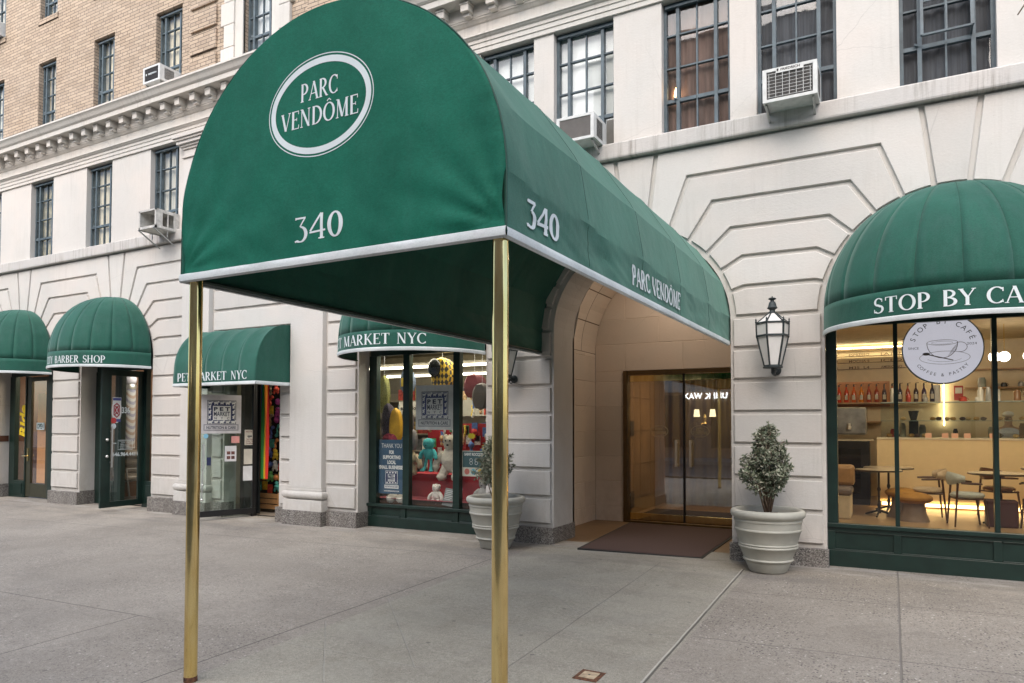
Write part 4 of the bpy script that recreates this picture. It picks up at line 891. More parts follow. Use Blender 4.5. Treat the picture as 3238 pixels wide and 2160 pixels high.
mb = MB(); put_sans(mb, 'Ride', .40, lambda x, y_, l=0: (-17.615-y_, y-.006, 1.29+x), bold=.016, shear=.2, align='l', total=.75); mb.box(-17.655, -17.63, y-.008, y-.004, .34, 1.27); mb.build('letters', P('yellow_vinyl', (.95, .66, .03), .4), sg)
pt = thing('orange_poster', 'tall plain orange poster panel behind the glass of the far left door', 'poster', (-17.02, y+.05, .26)); MB().box(-17.26, -16.80, y+.05, y+.06, .26, 2.30).build('sheet', P('orange_paper', (.92, .42, .15), .6, var=.06), pt)
op = thing('open_sign', 'small grey sign reading OPEN on the far left door', 'sign', (-17.01, y-.02, 1.55))
MB().box(-17.16, -16.86, y-.022, y-.012, 1.47, 1.63).build('board', P('pale_grey_sign', (.60, .68, .68)), op)
mb = MB(); put_sans(mb, 'OPEN', .16, lambda x, y_, l=0: (-17.01+x, y-.024, 1.495+y_), bold=.004, total=.25); mb.build('lettering', P('dark_ink', (.03, .07, .07)), op)
nb = thing('number_plaque', 'small brown plaque on the pale side wall left of the far left shop', 'plaque', (-18.22, 8.9, 1.3)); MB().box(-18.238, -18.225, 8.74, 8.98, 1.19, 1.33).build('plate', P('brown_plaque', (.10, .04, .025), .5), nb)
area('ride_shop_fill_light', (-17, 10, 3.1), 1.5, 1, 60, (1, .8, .6))  # fill light added so the far left poster and lettering read brighter
# --- barber shop
vroom(-15.6, -12.2, 9.10, 12.6, -.05, 3.1, P('barber_wall', (.50, .45, .37), .8), P('barber_floor', (.12, .10, .09), .4), ceilw)
f = MB(); a = ARCH[1]; lunette(f, a, y)
for x0, x1 in ((-14.89, -14.70), (-14.22, -14.00), (-13.30, -13.20), (-12.70, -12.55)): frame_bar(f, x0, x1, -.1, 2.70, y, .10)
frame_bar(f, -14.70, -14.22, -.1, .42, y-.02, .08); frame_bar(f, -14.66, -14.26, .02, .34, y-.05, .05); frame_bar(f, -13.20, -12.70, -.1, .46, y-.02, .08); frame_bar(f, -13.16, -12.74, .02, .38, y-.05, .05)
sf = f.build('shopfront', M['dkgreen'], B, bevel=.004)
mb = MB(); mb.quad((-14.70, y, .42), (-14.22, y, .42), (-14.22, y, 2.7), (-14.70, y, 2.7)); mb.quad((-13.2, y, .46), (-12.7, y, .46), (-12.7, y, 2.7), (-13.2, y, 2.7)); mb.build('pane', M['dglass'], sf)
# open door, local frame: u from the free edge to the hinge, v up, n towards the viewer
P0, P1 = Vector((-13.28, 8.13, 0.0)), Vector((-13.30, 9.02, 0.0)); U = (P1-P0).normalized(); Nn = Vector((U.y, -U.x, 0)); Lw = (P1-P0).length
dm = lambda u, v, l=0: P0+U*u+Vector((0, 0, v))+Nn*l
def dbox(mb, u0, u1, v0, v1, n0=-.022, n1=.022):
    c = [dm(u, v, n) for n in (n0, n1) for u, v in ((u0, v0), (u1, v0), (u1, v1), (u0, v1))]; mb.add(c, [(0, 3, 2, 1), (4, 5, 6, 7), (0, 1, 5, 4), (1, 2, 6, 5), (2, 3, 7, 6), (3, 0, 4, 7)])
f = MB(); dbox(f, 0, .19, 0, 2.66); dbox(f, Lw-.12, Lw, 0, 2.66); dbox(f, .19, Lw-.12, 0, .11); dbox(f, .19, Lw-.12, 2.54, 2.66)
dr = f.build('door', M['dkgreen'], B, bevel=.004); dr['label'] = 'dark green glazed door standing open towards the street'
mb = MB(); mb.quad(dm(.19, .11), dm(Lw-.12, .11), dm(Lw-.12, 2.54), dm(.19, 2.54)); mb.build('pane', M['dglass'], dr)
mb = MB(); mb.tube([dm(.185, .77, .075), dm(.185, 1.56, .075)], .016, 10)
for v in (.87, 1.46): mb.tube([dm(.185, v, .0), dm(.185, v, .075)], .009, 8)
mb.build('handle', M['chrome'], dr, smooth=True)
mb = MB()
for v in (1.30, .98): mb.ball(dm(.10, v, .05), .03); mb.tube([dm(.10, v, .0), dm(.10, v, .05)], .014, 8)
mb.build('knob', M['chrome'], dr, smooth=True)
dl = MB(); dmp = lambda u0, v0: (lambda x, y_, l=0: dm(u0+x, v0+y_, .006+l))
put_sans(dl, '336', .16, dmp(.50, 1.82), bold=.004, total=.17); put_sans(dl, '646.964.4411', .10, dmp(.50, .98), bold=.003, total=.53, lay=0)
hm = dmp(.50, 1.10)
for z0, z1, x0, x1 in ((0, .006, -.15, .15), (.185, .191, -.15, .15)): rect2(dl, hm, x0, x1, z0, z1)
for x0 in (-.15, .145): rect2(dl, hm, x0, x0+.005, .006, .185)
for t_, z_, s_ in (('BUSINESS HOURS', .160, .24), ('MONDAY - FRIDAY', .13, .16), ('9:00am - 7:00pm', .10, .21), ('SATURDAY & SUNDAY', .075, .19), ('10:00am - 6:00pm', .047, .22), ('OPEN 7 DAYS', .012, .22)):
    put_sans(dl, t_, .028, lambda x, y_, l=0, z_=z_: hm(x, z_+y_, l), total=s_)
dl.build('lettering', M['letter'], dr)
stk = MB(); q = dmp(.30, 1.62); n_ = 24
disc2(stk, lambda x, y_, l=0: dm(.31+x, 1.87+y_, .006), 0, 0, .10, .25); rect2(stk, lambda x, y_, l=0: dm(.31+x, 1.87+y_, .0065), -.085, .09, .12, .25); o = stk.build('sticker', M['white'], dr)
stk = MB(); stk.add([dm(.31+x, 1.87+z, .008) for x, z in ((-.065, -.09), (0, -.15), (.065, -.09), (.065, .09), (0, .15), (-.065, .09))], [(0, 1, 2, 3, 4, 5)])
o = stk.build('sticker', P('crimson_vinyl', (.32, .02, .035), .5), dr); stk = MB()
for a_ in (1, -1): stk.obox(dm(.31-.04*a_, 1.80, .010), dm(.31+.04*a_, 1.94, .010), .008, .002, up=Nn)
ring2(stk, lambda x, y_, l=0: dm(.31+x, 1.87+y_, .010), 0, 0, .058, .13, .004, n=6, a0=30, a1=390); disc2(stk, lambda x, y_, l=0: dm(.31+x, 1.87+y_, .010), 0, -.09, .02, .02); disc2(stk, lambda x, y_, l=0: dm(.31+x, 1.87+y_, .010), 0, .09, .026, .012)
stk.build('sticker', M['white'], dr)
stk = MB(); rect2(stk, lambda x, y_, l=0: dm(.31+x, 1.87+y_, .008), -.08, .085, .19, .24); rect2(stk, lambda x, y_, l=0: dm(.31+x, 1.87+y_, .008), -.03, .08, -.225, -.17); stk.build('sticker', P('blue_vinyl', (.08, .09, .28), .5), dr)
stk = MB(); disc2(stk, lambda x, y_, l=0: dm(.25+x, 1.67+y_, .012), 0, 0, .055, .06); stk.build('sticker', P('red_vinyl', (.55, .06, .06), .5), dr); stk = MB(); disc2(stk, lambda x, y_, l=0: dm(.25+x, 1.56+y_, .012), 0, 0, .05, .055); rect2(stk, lambda x, y_, l=0: dm(.22+x, 1.22+y_, .012), 0, .09, 0, .02); stk.build('sticker', P('pale_blue_vinyl', (.62, .68, .70), .5), dr)
# chair seen through door glass; the pole paints a faint reflection in dulled colours
bp = thing('reflected_barber_pole', 'barber pole with dulled stripes and globe, standing for a faint reflection in the door glass', 'barber pole', (-15.42, 10.05, 1.0), None)
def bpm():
    m, nt, b = newmat('faint_reflection_stripes'); sp = N(nt, 'ShaderNodeSeparateXYZ'); tc = N(nt, 'ShaderNodeTexCoord'); lk(nt, tc.outputs['Object'], sp.inputs[0])
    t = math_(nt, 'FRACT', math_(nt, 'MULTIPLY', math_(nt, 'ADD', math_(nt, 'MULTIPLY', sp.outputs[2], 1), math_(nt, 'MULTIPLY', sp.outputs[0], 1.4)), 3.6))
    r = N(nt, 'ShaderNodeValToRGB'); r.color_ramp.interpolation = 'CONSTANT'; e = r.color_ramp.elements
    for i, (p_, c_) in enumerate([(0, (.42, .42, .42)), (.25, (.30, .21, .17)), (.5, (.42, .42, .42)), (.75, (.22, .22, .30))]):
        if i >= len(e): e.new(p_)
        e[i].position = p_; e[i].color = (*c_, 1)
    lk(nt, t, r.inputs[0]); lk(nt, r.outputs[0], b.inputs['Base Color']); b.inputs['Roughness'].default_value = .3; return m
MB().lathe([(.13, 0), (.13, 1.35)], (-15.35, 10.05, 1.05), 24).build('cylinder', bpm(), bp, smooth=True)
MB().ball((-15.35, 10.05, 2.62), .15).build('globe', P('milk_globe', (.60, .58, .66), .3), bp, smooth=True); MB().lathe([(.14, 0), (.15, .05), (.14, .1)], (-15.35, 10.05, 2.4), 20).build('cap', M['chrome'], bp, smooth=True)
ac = thing('arm_chair', 'brown padded leather arm chair inside the barber shop, seen through the open door', 'chair', (-15.0, 9.95, 0))
mb = MB()
for k in range(3): mb.ball((-15.12+.02*k, 9.98, .58+.17*k), .30, .26, .11)
mb.build('backrest', P('brown_leather', (.12, .09, .06), .4), ac, smooth=True); MB().ball((-15.0, 9.8, .42), .32, .32, .10).build('seat', P('brown_leather', (.12, .09, .06), .4), ac, smooth=True)
mb = MB(); mb.tube([(-15.25, 9.7, 0), (-15.25, 9.62, .62), (-15.25, 10.1, .62)], .02, 8); mb.tube([(-14.75, 9.7, 0), (-14.75, 9.62, .62), (-14.75, 10.1, .62)], .02, 8); mb.build('arm_frame', P('dull_steel', (.3, .3, .3), .4, metal=1), ac, smooth=True)
area('barber_ceiling_lamp', (-14, 10.6, 3.0), 2, 1.5, 60, (1, .92, .8))
# --- pet shop: door bay and window bay share one room
vroom(-11.9, -4.75, 9.04, 13.2, -.02, 3.15, P('pet_wall', (.26, .22, .14), .8), P('pet_floor', (.20, .17, .14), .5), P('pet_ceiling', (.24, .21, .14), .8))
f = MB(); y = 8.985
frame_bar(f, -10.12, -10.07, -.05, 2.50, y, .10); frame_bar(f, DX0, DX1, 2.50, DZ, y, .10); frame_bar(f, -9.22, DX1, -.05, 2.50, y, .08)
f.build('door_frame', M['black'], B, bevel=.004)
P0, P1 = Vector((-10.44, 8.06, 0.012)), Vector((-10.075, 9.0, 0.012)); U = (P1-P0).normalized(); Nn = Vector((U.y, -U.x, 0)); Lw = (P1-P0).length
f = MB(); dbox(f, 0, Lw, 0, .10); dbox(f, 0, Lw, 2.38, 2.46); dbox(f, Lw-.03, Lw, .10, 2.38)
dr = f.build('door', M['black'], B, bevel=.003); dr['label'] = 'frameless glass door standing open towards the street'
mb = MB(); dbox(mb, 0, Lw-.03, .10, 2.38, -.005, .005); dgl = mb.build('pane', glassm('green_glass', (.80, .87, .83), 1.0, base=.02, dirt=.05), dr)
mb = MB(); mb.obox(dm(.09, .82, .05), dm(.09, 1.25, .05), .035, .03, up=Nn); mb.tube([dm(.09, .84, .05), dm(.09, .84, .0)], .01); mb.tube([dm(.09, 1.23, .05), dm(.09, 1.23, .0)], .01)
mb.tube([dm(.09, .80, .03), dm(.08, .30, .03)], .009, 8); mb.ball(dm(.08, .30, .03), .022); mb.ball(dm(.09, .55, .03), .02); mb.build('handle', M['chrome'], dr, smooth=True)
def petsign(th, mp, W, H, board, blue, white, ink, dz=.0012):
    """logo board W x H, origin lower left"""
    mb = MB(); rect2(mb, mp, 0, W, 0, H, 0); b_ = mb.build('board', board, th)
    q = W/.40
    x0, x1, y0, y1 = W*.16, W*.87, H*.245, H*.86
    mb = MB(); rect2(mb, mp, x0, x1, y0, y1, dz); mb.build('emblem', ink, th)
    mb = MB(); rect2(mb, mp, x0+.006*q, x1-.006*q, y0+.006*q, y1-.006*q, dz*2); mb.build('emblem', white, th)
    mb = MB(); rect2(mb, mp, x0+.010*q, x1-.010*q, y0+.010*q, y1-.010*q, dz*3); mb.build('emblem', blue, th)
    mb = MB(); cx0, cx1, cy0, cy1 = x0+(x1-x0)*.19, x1-(x1-x0)*.19, y0+(y1-y0)*.16, y1-(y1-y0)*.24; rect2(mb, mp, cx0, cx1, cy0, cy1, dz*4)
    rnd = random.Random(3); s = (x1-x0)*.068
    def beast(cx, cy, sc, vert=0):
        p = lambda ax, ay, arx, ary: disc2(mb, mp, cx+(ax if not vert else ay)*sc, cy+(ay if not vert else ax)*sc, (arx if not vert else ary)*sc, (ary if not vert else arx)*sc, dz*4+rnd.random()*.0002, 10)
        p(0, 0, 1.0, .55); p(1.0, .45, .42, .38); p(-1.1, .4, .35, .12); p(-.6, -.6, .18, .35); p(.6, -.6, .18, .35)
    for k in range(5): beast(x0+(x1-x0)*(.1+.2*k), y1-(y1-y0)*.115, s*(.9+.25*(k % 2))); beast(x0+(x1-x0)*(.1+.2*k), y0+(y1-y0)*.085, s*(1.1-.2*(k % 2)))
    for k in range(3): beast(x0+(x1-x0)*.09, y0+(y1-y0)*(.28+.22*k), s*.85, 1); beast(x1-(x1-x0)*.09, y0+(y1-y0)*(.28+.22*k), s*.85, 1)
    mb.build('emblem', white, th)
    mb = MB(); cw = cx1-cx0; chh = cy1-cy0; t = lambda oy: (lambda x, y_, l=0: mp((cx0+cx1)/2+x, cy0+oy+y_, dz*5))
    put_sans(mb, 'P E T', chh*.36, t(chh*.66), bold=.004, total=cw*.90); put_sans(mb, 'MARKET', chh*.44, t(chh*.29), bold=.002, total=cw*.90); put_sans(mb, 'N    Y    C', chh*.22, t(chh*.06), bold=.0008, total=cw*.84)
    bx0, bx1, by0, by1 = W*.08, W*.93, H*.075, H*.235
    for e, d in ((0, .003*q), (.006*q, .002*q)):
        for r in ((bx0+e, bx1-e, by0+e, by0+e+d), (bx0+e, bx1-e, by1-e-d, by1-e), (bx0+e, bx0+e+d, by0+e, by1-e), (bx1-e-d, bx1-e, by0+e, by1-e)): rect2(mb, mp, *r, dz*2.2)
    put_sans(mb, 'NUTRITION & CARE', H*.10, lambda x, y_, l=0: mp(W*.505+x, H*.118+y_, dz*2.2), bold=.0012, total=W*.72); mb.build('lettering', ink, th)
navy = P('navy_print', (.025, .035, .11), .5); ink = P('dark_ink2', (.02, .03, .06), .5); bwhite = P('sign_white_board', (.62, .60, .62), .5)
sgn = thing('hanging_sign', 'white PET MARKET NYC sign with a navy animal emblem on the open glass door', 'sign', tuple(dm(.2, 1.55)), None)
petsign(sgn, lambda x, y_, l=0: dm(.045+x, 1.43+y_, .012+l), .69, .67, bwhite, navy, M['white'], ink)
def paper(name, label, cat, u, v, w_, h_, mat, txt=None, tm=None):
    th = thing(name, label, cat, tuple(dm(u, v))); mb = MB(); rect2(mb, lambda x, y_, l=0: dm(u+x, v+y_, .012), 0, w_, 0, h_); mb.build('sheet', mat, th)
    if txt:
        mb = MB()
        for t_, yy_, s_, tot in txt: put_sans(mb, t_, s_, lambda x, y_, l=0: dm(u+w_/2+x, v+yy_+y_, .0135), total=tot, bold=.001)
        mb.build('lettering', tm, th)
    return th
paper('notice', 'pink square note on the open glass door of the pet shop', 'note', .57, 1.26, .14, .12, P('pink_paper', (.75, .34, .32), .7))
th = paper('flyer', 'white flyer with four small photos on the open glass door', 'flyer', .46, .94, .20, .27, P('paper_white', (.72, .72, .74), .7))
mb = MB(); u0, v0 = .495, .98
for i in range(2):
    for j in range(2): rect2(mb, lambda x, y_, l=0: dm(u0+x, v0+y_, .0135), i*.075, i*.075+.06, j*.08, j*.08+.055)
mb.build('photo_print', P('maroon_print', (.16, .06, .05), .6, var=.8, vs=40), th)
th = thing('sticker', 'small round pale blue sticker above the door pull of the glass door', 'sticker', tuple(dm(.27, 1.4))); mb = MB(); disc2(mb, lambda x, y_, l=0: dm(.14+x, 1.385+y_, .012), 0, 0, .04, .04); mb.build('disc', P('sky_vinyl', (.25, .55, .75), .5), th)
th = thing('sticker', 'small dark blue card sticker below the door pull of the glass door', 'sticker', tuple(dm(.29, .9))); mb = MB(); rect2(mb, lambda x, y_, l=0: dm(.16+x, .88+y_, .012), 0, .07, 0, .14); mb.build('disc', navy, th)
# side light with papers, inside the doorway
MB().box(-10.52, -10.02, 9.04, 9.06, 0, 2.5).build('side_light', P('black_glass', (.012, .014, .014), .08), B)
pap = P('paper_cream', (.60, .57, .50), .7)
paper('notice', 'white NOTICE card about 24 hour video surveillance on the glass door', 'notice', .80, 1.22, .19, .27, pap, [('NOTICE', .225, .04, .15), ('Store Under', .095, .03, .12), ('24 Hour Video', .06, .03, .15), ('Surveillance', .025, .03, .13)], P('notice_ink', (.20, .05, .05)))
mb = MB(); rect2(mb, lambda x, y_, l=0: dm(.85+x, 1.36+y_, .0135), 0, .08, 0, .03); rect2(mb, lambda x, y_, l=0: dm(.87+x, 1.34+y_, .0135), 0, .015, 0, .02)
cs = thing('sticker', 'tiny dark camera drawing on the NOTICE card of the glass door', 'sticker', tuple(dm(.85, 1.36, .013))); mb.build('print', P('notice_grey', (.12, .12, .12)), cs)
paper('paper_sheet', 'blank cream sheet taped below the NOTICE card', 'paper', .79, .88, .20, .27, pap)
paper('paper_sheet', 'blank white sheet, lowest of the papers on the glass door', 'paper', .78, .59, .20, .26, P('paper_white', (.72, .72, .74), .7))
# rainbow flag
def rainbow():
    m, nt, b = newmat('rainbow_cloth'); tc = N(nt, 'ShaderNodeTexCoord'); sp = N(nt, 'ShaderNodeSeparateXYZ'); lk(nt, tc.outputs['Object'], sp.inputs[0])
    r = N(nt, 'ShaderNodeValToRGB'); r.color_ramp.interpolation = 'CONSTANT'; e = r.color_ramp.elements
    for i, c_ in enumerate([(.10, .08, .35), (.03, .13, .40), (.04, .30, .06), (.85, .62, .03), (.80, .25, .02), (.65, .03, .02)]):
        if i >= len(e): e.new(i/6)
        e[i].position = i/6; e[i].color = (*c_, 1)
    lk(nt, math_(nt, 'MULTIPLY', sp.outputs[0], 1/.24), r.inputs[0]); lk(nt, r.outputs[0], b.inputs['Base Color']); b.inputs['Roughness'].default_value = .8; return m
fl = thing('rainbow_flag', 'rainbow striped flag hanging in the pet shop doorway', 'flag', (-10.14, 9.12, .7))
MB().grid(lambda u, v: (-10.14+.23*u+.01*sin(v*4), 9.12+.025*sin(u*13+v*2), .62+1.9*v), 24, 10).build('cloth', rainbow(), fl, smooth='all')
MB().tube([(-10.2, 9.12, 2.53), (-9.85, 9.12, 2.53)], .01, 6).build('rod', M['dkwood'], fl)
# toy rack
rk = thing('display_rack', 'black wire rack with pegs behind the open pet shop doorway', 'rack', (-10.5, 9.75, 0))
mb = MB(); mb.box(-11.0, -9.9, 9.80, 9.84, .05, 2.5)
for k in range(6):
    mb.box(-11.0, -9.9, 9.66, 9.80, .25+.4*k, .262+.4*k)
mb.build('back_panel', M['black'], rk); mb = MB()
for x in (-10.95, -10.45, -9.95): mb.tube([(x, 9.62, 0), (x, 9.62, 2.5)], .012, 6)
mb.build('upright', M['black'], rk)
rnd = random.Random(11); TC = [(.75, .10, .06), (.85, .55, .05), (.10, .45, .38), (.75, .28, .10), (.15, .2, .5), (.55, .4, .25), (.80, .78, .7), (.45, .08, .3), (.2, .5, .15)]
for r_ in range(10):
    for c_ in range(6):
        x = -10.80+c_*.15+rnd.uniform(-.03, .03); z = .42+r_*.205+rnd.uniform(-.04, .04); col = rnd.choice(TC); cn = 'toy_cloth_%d' % TC.index(col)
        kind = rnd.randrange(4); nm, lb = [('plush_toy', 'plush'), ('rope_toy', 'knotted rope'), ('toy_ball', 'round'), ('treat_bag', 'flat bagged')][kind]
        cw = ['red', 'yellow', 'teal', 'orange', 'blue', 'tan', 'white', 'purple', 'green'][TC.index(col)]
        th = thing(nm, '%s %s pet toy on the crowded rack in the pet shop doorway' % (cw, lb), 'pet toy', (x, 9.6, z), group='pet toys crowding the doorway rack')
        mb = MB()
        if kind == 0:
            mb.ball((x, 9.6, z), .055, .05, .06, 10, 7, .3); mb.ball((x, 9.59, z+.075), .04, .04, .036, 8, 6, .2)
            for s in (-1, 1): mb.ball((x+s*.05, 9.59, z-.06), .022, .022, .04, 8, 5)
        elif kind == 1:
            mb.tube([(x-.03, 9.6, z-.09), (x+.02, 9.58, z-.03), (x-.02, 9.6, z+.03), (x+.03, 9.6, z+.09)], .020, 7); mb.ball((x+.03, 9.6, z+.09), .035, n=8, m=6); mb.ball((x-.03, 9.6, z-.09), .035, n=8, m=6)
        elif kind == 2: mb.ball((x, 9.6, z), .06, n=12, m=8, bump=.15)
        else: mb.box(x-.055, x+.055, 9.59, 9.615, z-.08, z+.08); mb.box(x-.03, x+.03, 9.585, 9.59, z-.03, z+.04)
        mb.build('body', P(cn, col, .75, var=.3, vs=30), th, smooth=(kind != 3))
cr = thing('wooden_crate', 'pale wooden crate at the foot of the toy rack in the pet shop doorway', 'crate', (-10.7, 9.5, 0)); mb = MB()
for k in range(3): mb.box(-10.75, -9.95, 9.40, 9.42, .04+.10*k, .12+.10*k)
mb.box(-10.75, -10.73, 9.42, 9.62, .04, .34); mb.box(-9.97, -9.95, 9.42, 9.62, .04, .34); mb.box(-10.73, -9.97, 9.42, 9.62, .04, .06); mb.build('slats', M['wood'], cr)
# --- pet shop window
y = 8.99; a = ARCH[2]; f = MB(); lunette(f, a, y)
for x0, x1 in ((-7.44, -7.29), (-6.765, -6.645), (-5.83, -5.715), (-5.25, -5.10)): frame_bar(f, x0, x1, .32, 2.70, y, .10)
frame_bar(f, -7.44, -5.10, -.1, .32, y, .10); frame_bar(f, -7.44, -5.10, .30, .345, y-.05, .10)
for x0, x1 in ((-7.36, -6.80), (-6.66, -5.83), (-5.70, -5.16)):
    frame_bar(f, x0, x1, .145, .16, y-.06, .03); frame_bar(f, x0, x1, .285, .30, y-.06, .02)
for x0 in (-7.44, -6.77, -5.80, -5.16): frame_bar(f, x0, x0+.08, .145, .30, y-.06, .024)
frame_bar(f, -7.44, -5.10, -.1, .145, y-.065, .03)
sf = f.build('shopfront', M['dkgreen'], B, bevel=.004)
mb = MB()
for x0, x1 in ((-7.29, -6.765), (-6.645, -5.83), (-5.715, -5.25)): mb.quad((x0, y, .345), (x1, y, .345), (x1, y, 2.70), (x0, y, 2.70))
mb.build('pane', M['sglass'], sf)
sgn = thing('hanging_sign', 'PET MARKET NYC sign with navy animal emblem inside the middle pane of the shop window', 'sign', (-6.57, y+.03, 1.52))
petsign(sgn, lambda x, y_, l=0: (-6.575+x, y+.03-l, 1.52+y_), .70, .69, P('sign_grey_board', (.60, .60, .58), .5), P('navy_print2', (.05, .065, .16), .5), P('print_white', (.62, .62, .60), .5), ink)
bn = thing('banner', 'blue THANK YOU FOR SUPPORTING LOCAL SMALL BUSINESSES banner in the left pane', 'banner', (-7.3, y+.02, .50))
MB().box(-7.29, -6.768, y+.02, y+.026, .50, 1.36).build('sheet', P('slate_blue_print', (.035, .085, .145), .55), bn)
mb = MB(); bmp = lambda zz: (lambda x, yv, l=0: (-7.03+x, y+.016, zz+yv))
for t_, z_, s_, tot, bo in (('THANK YOU', 1.23, .10, .40, 0), ('FOR', 1.135, .075, .10, .004), ('SUPPORTING', 1.055, .075, .35, .004), ('LOCAL', .975, .075, .17, .004), ('SMALL BUSINESSES', .895, .075, .50, .004), ('WWW.PETMARKETNYC.COM', .535, .025, .30, .001)): put_sans(mb, t_, s_, bmp(z_), bold=bo, total=tot)
q = lambda x, yv, l=0: (-7.17+x, y+.016-l, .585+yv)
rect2(mb, q, 0, .28, .0, .055); rect2(mb, q, .02, .26, .07, .28); mb.build('lettering', M['white'], bn)
mb = MB(); q2 = lambda x, yv, l=0: (-7.17+x, y+.0145-l, .585+yv); rect2(mb, q2, .028, .252, .078, .272); mb.build('emblem', navy, bn)
mb = MB(); q3 = lambda x, yv, l=0: (-7.17+x, y+.013-l, .585+yv); rect2(mb, q3, .07, .21, .11, .23)
for k in range(4): disc2(mb, q3, .055+.056*k, .252, .018, .012); disc2(mb, q3, .055+.056*k, .094, .018, .010)
mb.build('emblem', M['white'], bn)
mb = MB(); q4 = lambda zz: (lambda x, yv, l=0: (-7.03+x, y+.0115, .585+zz+yv)); put_sans(mb, 'PET', .05, q4(.187), bold=.003, total=.11); put_sans(mb, 'MARKET', .055, q4(.142), bold=.002, total=.13); put_sans(mb, 'NYC', .03, q4(.115), total=.10); put_sans(mb, 'NUTRITION & CARE', .035, lambda x, yv, l=0: (-7.03+x, y+.0145, .602+yv), bold=.001, total=.25); mb.build('lettering', navy, bn)
sr = thing('poster', 'teal and cream poster with three round badges in the right pet shop pane', 'poster', (-5.71, y+.02, .83))
MB().box(-5.705, -5.30, y+.02, y+.025, .83, 1.21).build('sheet', P('cream_print', (.60, .58, .50), .6), sr); MB().box(-5.695, -5.31, y+.015, y+.0195, .965, 1.20).build('panel', P('teal_print', (.045, .10, .11), .6), sr)
mb = MB(); put_sans(mb, "SAINT ROCCO'S", .055, lambda x, yv, l=0: (-5.505+x, y+.0135, 1.14+yv), bold=.002, total=.32)
for s in (-1, 1):
    for t_ in (-1, 1): ring2(mb, lambda x, yv, l=0: (-5.50+x, y+.0135, 1.05+yv), s*.045, t_*.022, .026, .026, .006)
mb.build('lettering', M['white'], sr); mb = MB()
for k, c_ in enumerate(((.5, .15, .12), (.12, .4, .5), (.55, .35, .05))): m_ = MB(); disc2(m_, lambda x, yv, l=0: (-5.62+.115*k+x, y+.018, .90+yv), 0, 0, .045, .045); m_.build('badge', P('badge_%d' % k, c_), sr)
# ------------------------------------------------------------------ pet shop display
red = P('red_cloth', (.36, .012, .02), .75, var=.2, vs=3)
rb = thing('display_platform', 'red cloth covered platform and backdrop in the pet shop window', 'display', (-6.2, 9.6, 0))
mb = MB(); mb.box(-7.4, -5.12, 9.10, 9.95, 0, .42); mb.build('base', M['dkwood'], rb); MB().box(-7.1, -4.9, 9.50, 9.96, .42, .80).build('step', red, rb); MB().box(-7.0, -4.9, 9.96, 9.99, .42, 1.62).build('backdrop', red, rb)
MB().box(-7.38, -5.14, 9.06, 9.5, .42, .425).build('lining', P('maroon_lining', (.22, .02, .03), .8), rb)
fluff = lambda n, c: P(n, c, .95, var=.12, vs=30, bmp=1.0, bs_=45)
def plush(label, x, y, z, s, col, head, arms=True, belly=None, legs='short', cn='plush', face=True, bmpy=.25):
    th = thing('plush_toy', label, 'plush toy', (x, y, z), group='plush toys in the pet shop window'); mb = MB()
    mb.ball((x, y, z+.26*s), .15*s, .12*s, .17*s, 16, 10, bmpy); mb.ball((x, y-.01, z+(.50)*s), head*s, head*.85*s, head*.95*s, 16, 10, bmpy)
    for sx in (-1, 1):
        if arms: mb.tube([(x+sx*.12*s, y, z+.34*s), (x+sx*.21*s, y-.02, z+.26*s), (x+sx*.24*s, y-.03, z+.18*s)], [.055*s, .055*s, .05*s], 8); mb.ball((x+sx*.24*s, y-.03, z+.16*s), .058*s, n=8, m=6, bump=.2)
        if legs == 'long': mb.tube([(x+sx*.07*s, y, z+.16*s), (x+sx*.09*s, y-.02, z-.06*s), (x+sx*.11*s, y-.05, z-.16*s)], [.04*s, .035*s, .045*s], 8); mb.ball((x+sx*.13*s, y-.06, z-.18*s), .075*s, .06*s, .035*s, 8, 6)
        else: mb.tube([(x+sx*.08*s, y, z+.16*s), (x+sx*.12*s, y-.05, z+.04*s)], [.07*s, .06*s], 8); mb.ball((x+sx*.12*s, y-.06, z+.03*s), .075*s, .08*s, .06*s, 8, 6, .2)
    mb.build('body', fluff(cn, col), th, smooth=True)
    mb = MB()
    for sx in (-1, 1): mb.ball((x+sx*head*.85*s, y, z+.56*s), .045*s, .03*s, .06*s, 8, 6)
    mb.build('ear', fluff(cn, col), th, smooth=True)
    if face:
        mb = MB()
        for sx in (-1, 1): mb.ball((x+sx*.035*s, y-head*.83*s, z+.53*s), .014*s, n=8, m=6)
        mb.ball((x, y-head*.9*s, z+.47*s), .02*s, .015*s, .014*s, 8, 6); mb.build('face', M['black'], th, smooth=True)
    return th
plush('teal plush monkey with long dangling legs sitting in the pet shop window', -6.55, 9.35, .98, .62, (.07, .42, .42), .16, legs='long', cn='teal_plush', bmpy=.05)
plush('big fluffy cream plush bear beside the teal monkey', -6.17, 9.42, .74, 1.15, (.55, .50, .42), .11, cn='cream_plush')
plush('curly tan plush lamb at the left edge of the middle pane', -6.95, 9.40, .80, .85, (.60, .48, .32), .11, cn='tan_plush')
plush('white plush dog lying at the front of the middle pane', -6.30, 9.20, .36, .50, (.62, .58, .52), .13, cn='white_plush', bmpy=.35)
plush('small grey plush dog low in the right pane', -5.45, 9.22, .40, .62, (.40, .39, .38), .12, cn='grey_plush')
plush('small white plush duck with a red bow on the shelf in the right pane', -5.45, 9.55, 1.50, .42, (.62, .60, .56), .13, cn='white_plush')
plush('pink plush pig at the bottom right of the pet shop window', -5.28, 9.16, .30, .40, (.62, .25, .26), .13, cn='pink_plush')
th = thing('plush_toy', 'white fleece cushion under the blue banner', 'cushion', (-7.0, 9.14, .36)); MB().ball((-7.12, 9.16, .41), .12, .10, .08, bump=.3).ball((-6.9, 9.16, .41), .14, .10, .08, bump=.3).build('body', fluff('white_plush', (.62, .58, .52)), th, smooth=True)
